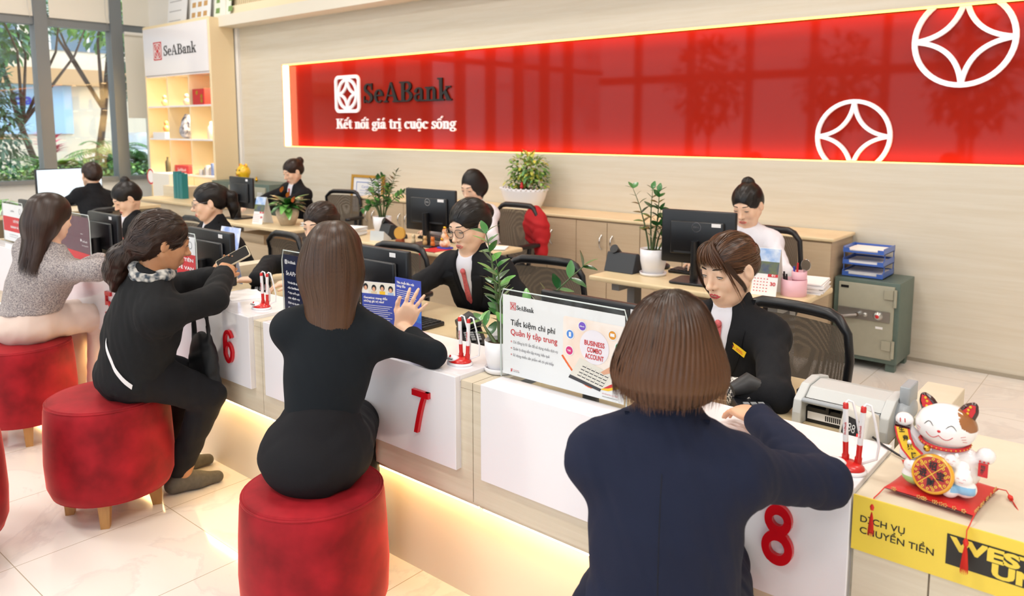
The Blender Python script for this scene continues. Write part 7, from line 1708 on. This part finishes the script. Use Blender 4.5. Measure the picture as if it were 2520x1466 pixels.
for x_, z_ in ((-.064, .072), (-.040, .073), (.046, .071), (.068, .070), (-.088, .108), (-.066, .108), (.040, .104)): s.ell((x_, -.056 if abs(x_) < .07 else -.040, z_), (.0055, .004, .007), k=.002)
body_ = soft_part('body', s, .0022, [CW, mat('cat_green', '#a9cf86', .15, coat=.6), mat('cat_blue', '#8cc0e6', .15, coat=.6)], t, fm=lambda c: np.where((c[:, 0] < -.02) & (c[:, 2] < .026) & (c[:, 1] < -.02), 1, np.where((c[:, 0] > .035) & (c[:, 0] < .085) & (c[:, 2] > .016) & (c[:, 2] < .036) & (c[:, 1] < -.055), 2, 0)))
s = Soft(); s.ell((.002, -.004, .160), (.0665, .054, .049), k=.01); s.ell((.002, -.012, .148), (.062, .050, .040), k=.02)
head_ = soft_part('head', s, .0025, [CW, BRN], t, fm=lambda c: ((c[:, 0] > .016) & (c[:, 2] > .212-1.25*(c[:, 0]-.012)+.6*np.abs(c[:, 0]-.045)) & (c[:, 2] > .160)).astype(int))
for g in (-1, 1):
    s2 = Soft(); s2.chain([(g*.038+.002, .002, .186), (g*.048+.002, .001, .204), (g*.055+.002, .0, .217)], [.024, .017, .009], .006, flat=((0, 1, 0), .5)); e_ = soft_part('ear', s2, .002, DBR, head_)
    q = MB(); q.add([(g*.038-.017+.002, -.0105, .192), (g*.038+.017+.002, -.0105, .190), (g*.048+.013+.002, -.0092, .206), (g*.055+.005+.002, -.0062, .220), (g*.055-.005+.002, -.0062, .221), (g*.048-.012+.002, -.0092, .206)], [(0, 1, 2, 3, 4, 5)]); part('inner_ear', q, REDINK, e_)
    q = MB(); [q.ball((g*.040+dx+.002, -.0108, .196+dz), .0034, 6, sy=.25) for dx, dz in ((-.006, .0), (.005, .003), (g*.006, .012), (g*.01, .02))]; part('gold_flowers', q, GOLDP, e_)
hs_ = s
def onhead(x, z):
    p = np.array((x, -.09, z))
    for _ in range(40): p = p+np.array((0, 1., 0))*max(-.01, float(hs_.ev(p[None])[0])*.8)
    return p-np.array((0, .0006, 0))
def line_on(name, pts, r, m_): q = MB(); q.tube([tuple(onhead(x, z)) for x, z in pts], r, 6); part(name, q, m_, head_)
for g in (-1, 1):
    line_on('eye_line', [(.0+g*(.014+.022*t_), .166+.0095*math.sin(PI*t_)-.002*t_) for t_ in [i/8 for i in range(9)]], [.0003, .0007, .0009, .001, .001, .001, .0009, .0007, .0003], INK)
    line_on('mouth_curve', [(.0+g*(.030*t_), .147-.011*math.sin(PI*t_*.9)+.004*t_) for t_ in [i/9 for i in range(10)]], .0008, REDINK)
    for k in range(3): line_on('whisker', [(g*(.045+.002*k), .150-.006*k), (g*(.054+.001*k), .152-.008*k)], .0005, REDINK)
q = MB(); p_ = onhead(0, .157); q.ball(tuple(p_), .0042, 8, sy=.4, sz=.8); part('nose', q, REDINK, head_)
q = MB(); P = [(.054*math.cos(a), .0-.046*math.sin(a)*1.0-.006, .116-.006*math.sin(a)) for a in [2*PI*i/40 for i in range(41)]]; q.tube(P, .0048, 8, cap=False); co = part('collar', q, REDINK, t)
q = MB(); [q.ball((1.08*.054*math.cos(a), -1.08*.046*math.sin(a)-.006, .1165-.006*math.sin(a)), .0018, 6) for a in [2*PI*i/34 for i in range(34)]]; part('gold_beads', q, GOLDP, co)
q = MB(); q.ball((-.026, -.055, .104), .0085, 12); part('bell', q, GOLD, t)
Nn = Vector((0, -1, .28)).normalized(); Uu = Vector((1, 0, 0)); Vv = Nn.cross(Uu)*1; Vv = Vector((0, .28, 1)).normalized(); Cc = Vector((-.006, -.074, .050))
q = MB(); Mx = Matrix((Uu, Vv, -Nn)).transposed(); q.lathe([(.046, .010), (.048, .004), (.046, -.001), (.041, -.003), (.001, -.0025)], Cc, 40, M=Mx, cap=False); cn = part('coin', q, mat('coin_rim', '#e8a92a', .2, coat=.6), t)
q = MB(); Oc = Cc+Nn*.0036; q.add([tuple(Oc+Uu*(.0405*math.cos(a))+Vv*(.0405*math.sin(a))) for a in [2*PI*i/40 for i in range(40)]], [tuple(range(40))]); part('coin_face', q, mat('coin_red', '#b52a1c', .25, coat=.5), cn)
q = MB(); S_ = S2(); [S_.stroke([(0, 0), (.0395*math.cos(a), .0395*math.sin(a))], .0018) for a in [PI/4+k*PI/2 for k in range(4)]]
for k in range(26): a = k*2.399; rr = .030+.006*(k % 2); S_.arc(rr*math.cos(a), rr*math.sin(a), .0033, .0033, .0016, .0016, 0, 360, 12)
S_.to(q, Oc+Nn*.0003, Uu, Vv, 1, 1, .0003); part('gold_coins', q, GOLDP, cn)
q = MB(); [put_text(q, ch, Oc+Nn*.0022+Uu*x_+Vv*z_, Uu, Vv, w=.018, h=.0150, bold=.03, align='C') for ch, x_, z_ in (('招', 0, .012), ('财', 0, -.028), ('进', -.0195, -.008), ('宝', .0195, -.008))]; part('characters', q, INK, cn)
# banner under the raised paw, plaque under the other
q = MB(); B0 = [Vector((-.090, -.040, .135)), Vector((-.082, -.048, .115)), Vector((-.068, -.058, .095)), Vector((-.045, -.068, .080))]; A = []
for i, p in enumerate(B0): A += [tuple(p-Vector((.018-.001*i, 0, .004*i))), tuple(p+Vector((.018-.001*i, 0, .004*i)))]
q.add(A, [(2*i, 2*i+1, 2*i+3, 2*i+2) for i in range(3)], 0, True); q.add([tuple(Vector(a)+Vector((0, .003, 0))) for a in A], [(2*i+2, 2*i+3, 2*i+1, 2*i) for i in range(3)], 0, True); bn = part('banner', q, REDINK, t)
q = MB(); A = []
for i, p in enumerate(B0): A += [tuple(p-Vector((.0135-.001*i, .0008, .003*i))), tuple(p+Vector((.0135-.001*i, -.0008, .003*i)))]
q.add(A, [(2*i, 2*i+1, 2*i+3, 2*i+2) for i in range(3)], 0, True); part('banner_field', q, GOLDP, bn)
q = MB(); [put_text(q, ch, B0[0].lerp(B0[3], f_)+Vector((.0+.0*f_, -.0045-.002*math.sin(PI*f_), -.004)), Vector((1, 0, .25)), Vector((-.25, 0, 1)), w=.013, h=.011, bold=.03, align='C') for ch, f_ in (('生', .06), ('意', .36), ('興', .66), ('隆', .95))]; part('banner_characters', q, INK, bn)
q = MB(); q.tube([(-.107, -.03, .138), (-.072, -.03, .138)], .008, 10); part('scroll_roll', q, DBR, t)
q = MB(); q.box(.081, .101, -.030, -.024, .058, .090); pl_ = part('plaque', q, REDINK, t); q = MB(); [put_text(q, ch, (.091, -.0305, z_), U, V, w=.010, h=.006, bold=.03, align='C') for ch, z_ in (('招', .080), ('財', .071), ('進', .0625))]; part('plaque_characters', q, DBR, pl_)
q = MB(); 
for (x_, y_, z_) in ((-.052, -.0715, .052), (.056, -.072, .052), (-.076, -.050, .093), (.030, -.0655, .089)):
    for g in (-1, 1): q.tube([(x_+g*.004, y_, z_+.003), (x_+g*.007, y_+.0005, z_+.0045), (x_+g*.010, y_+.001, z_+.003)], .0004, 4)
    q.tube([(x_-.005, y_-.0004, z_-.004), (x_-.0025, y_-.0008, z_-.0055), (x_, y_-.001, z_-.0040), (x_+.0025, y_-.0008, z_-.0055), (x_+.005, y_-.0004, z_-.004)], .0004, 4)
for px, pz in ((-.095, .156), (-.084, .157)): q.tube([(px, -.0405, pz+.004), (px+.001, -.041, pz-.006)], .0012, 6)
for px in (.083, .092, .101): q.ball((px, -.026, .094), .0025, 6)
part('kitten_faces_and_claws', q, REDINK, t)
# round card on a stick, carton and folders by the window, wide screen
t = thing('reception_desk', (-8.85, 4.62, 0), 'low pale oak desk by the display shelf', 'desk')
q = MB(); q.rbox(-9.9, -8.0, 4.35, 4.95, .70, .73, .01); wpart('desk_top', q, DESKT, t); q = MB(); q.box(-9.85, -8.05, 4.38, 4.41, .1, .70); q.box(-9.88, -9.85, 4.38, 4.92, 0, .7); q.box(-8.05, -8.02, 4.38, 4.92, 0, .7); wpart('panel', q, WOOD, t)
q = MB(); q.box(-9.9, -9.35, 4.7, 4.95, .73, .86); wpart('upstand', q, WOOD, t)
q = MB(); q.box(-10.72, -10.25, 4.95, 5.2, .62, .98); wthing('white_carton', q, mat('carton_offwhite', '#e4e1da', .6), 'large off-white carton standing in front of the display shelf', 'box').location.z = .62
t = thing('cabinet', (-10.5, 5.05, 0), 'low cream cabinet carrying the off-white carton', 'cabinet'); q = MB(); q.box(-11.1, -9.95, 4.85, 5.3, 0, .615); wpart('body', q, SHV, t); q = MB(); q.box(-10.52, -10.515, 4.845, 4.85, .02, .6); wpart('door_line', q, GREYP, t)
TEAL = mat('teal_folder', '#1f7f86', .4)
for i in range(3): q = MB(); q.box(-9.42+i*.075, -9.352+i*.075, 4.60, 4.68+.0, .73, 1.06-.012*i); wthing('teal_folder', q, TEAL, ('leftmost of three tall teal box files by the shelf', 'middle of three tall teal box files by the shelf', 'rightmost of three tall teal box files by the shelf')[i], 'folder', 'teal box files')
t = thing('round_sign', (-11.2, 5.15, .0), 'round red and white card sign on a thin stick', 'sign'); q = MB(); q.lathe([(.14, 0), (.04, .01), (.01, .03)], (0, 0, 0), 20); q.tube([(0, 0, .02), (0, 0, .78)], .008, 8); part('stick', q, STEEL, t)
q = MB(); q.lathe([(.115, -.003), (.115, .003)], (0, 0, .90), 30, M=Matrix.Rotation(PI/2, 3, 'X')); c_ = part('card', q, PAPER, t); q = MB(); S2().arc(0, 0, .112, .112, .022, .022, 0, 360, 36).to(q, (0, -.004, .90), U, V, 1, 1, .001); part('red_ring', q, REDINK, c_)
t = thing('far_desk', (-9.35, 3.35, 0), 'pale desk by the window carrying a wide lit screen', 'desk', None, .0)
q = MB(); q.box(-9.75, -8.72, 2.2, 4.1, .70, .73); wpart('desk_top', q, DESKT, t); q = MB(); q.box(-9.72, -9.68, 2.25, 4.05, 0, .70); q.box(-9.72, -8.75, 2.22, 2.25, 0, .7); q.box(-9.72, -8.75, 4.05, 4.08, 0, .7); wpart('frame', q, WOOD, t)
t = thing('wide_screen', (-9.42, 3.42, .73), 'wide pale blue lit screen in front of the window', 'monitor', None, -PI/2+.12)
q = MB(); q.rbox(-.36, .36, -.02, .02, .05, .42, .01); part('housing', q, BLACK, t); q = MB(); q.box(-.35, .35, .0205, .0215, .06, .41); part('screen', q, MT['screen_lit'], t); q = MB(); q.rbox(-.12, .12, -.1, .1, 0, .012, .02); q.box(-.03, .03, -.02, .02, .01, .08); part('foot', q, BLACK, t)
t = thing('small_potted_plant', (-8.95, 2.62, .73), 'small trailing plant in a white pot by the window screen', 'plant'); pot(t, .06, .11)
q = MB(); R_ = random.Random(9); [leaf_quads(q, (0, 0, .11), (math.cos(a), math.sin(a), R_.uniform(.2, 1.2)), R_.uniform(.12, .22), .02, bend=.9, mi=0) for a in [R_.uniform(0, 6.28) for _ in range(26)]]; part('leaves', q, LF[1], t)
# leftmost waiting stool sliver
stool(-3.355, .675, 'red velvet stool cut off by the left edge of the picture', .235, rz=.3, grp=None)
# ceiling lamps
for ly in (4.3, 1.9, -.7, -3.6):
    for lx in (-9.5, -6.0, -2.5, 1.0):
        w_ = {4.3: 'nearest the red sign wall', 1.9: 'above the white counters', -.7: 'above the waiting area', -3.6: 'nearest the street front'}[ly]
        t = thing('ceiling_lamp', (lx, ly, CEIL), 'rectangular ceiling lamp %s, %s' % (w_, {-9.5: 'by the shelf end', -6.0: 'over the left desk', -2.5: 'over the middle of the room', 1.0: 'at the right end'}[lx]), 'lamp', 'ceiling lamps')
        q = MB(); q.box(-.62, .62, -.27, .27, -.06, 0); part('housing', q, PAINT, t); q = MB(); q.box(-.58, .58, -.23, .23, -.066, -.06); part('diffuser', q, mat('diffuser', '#ffffff', .5, emit='#fff3e2', estr=3), t)
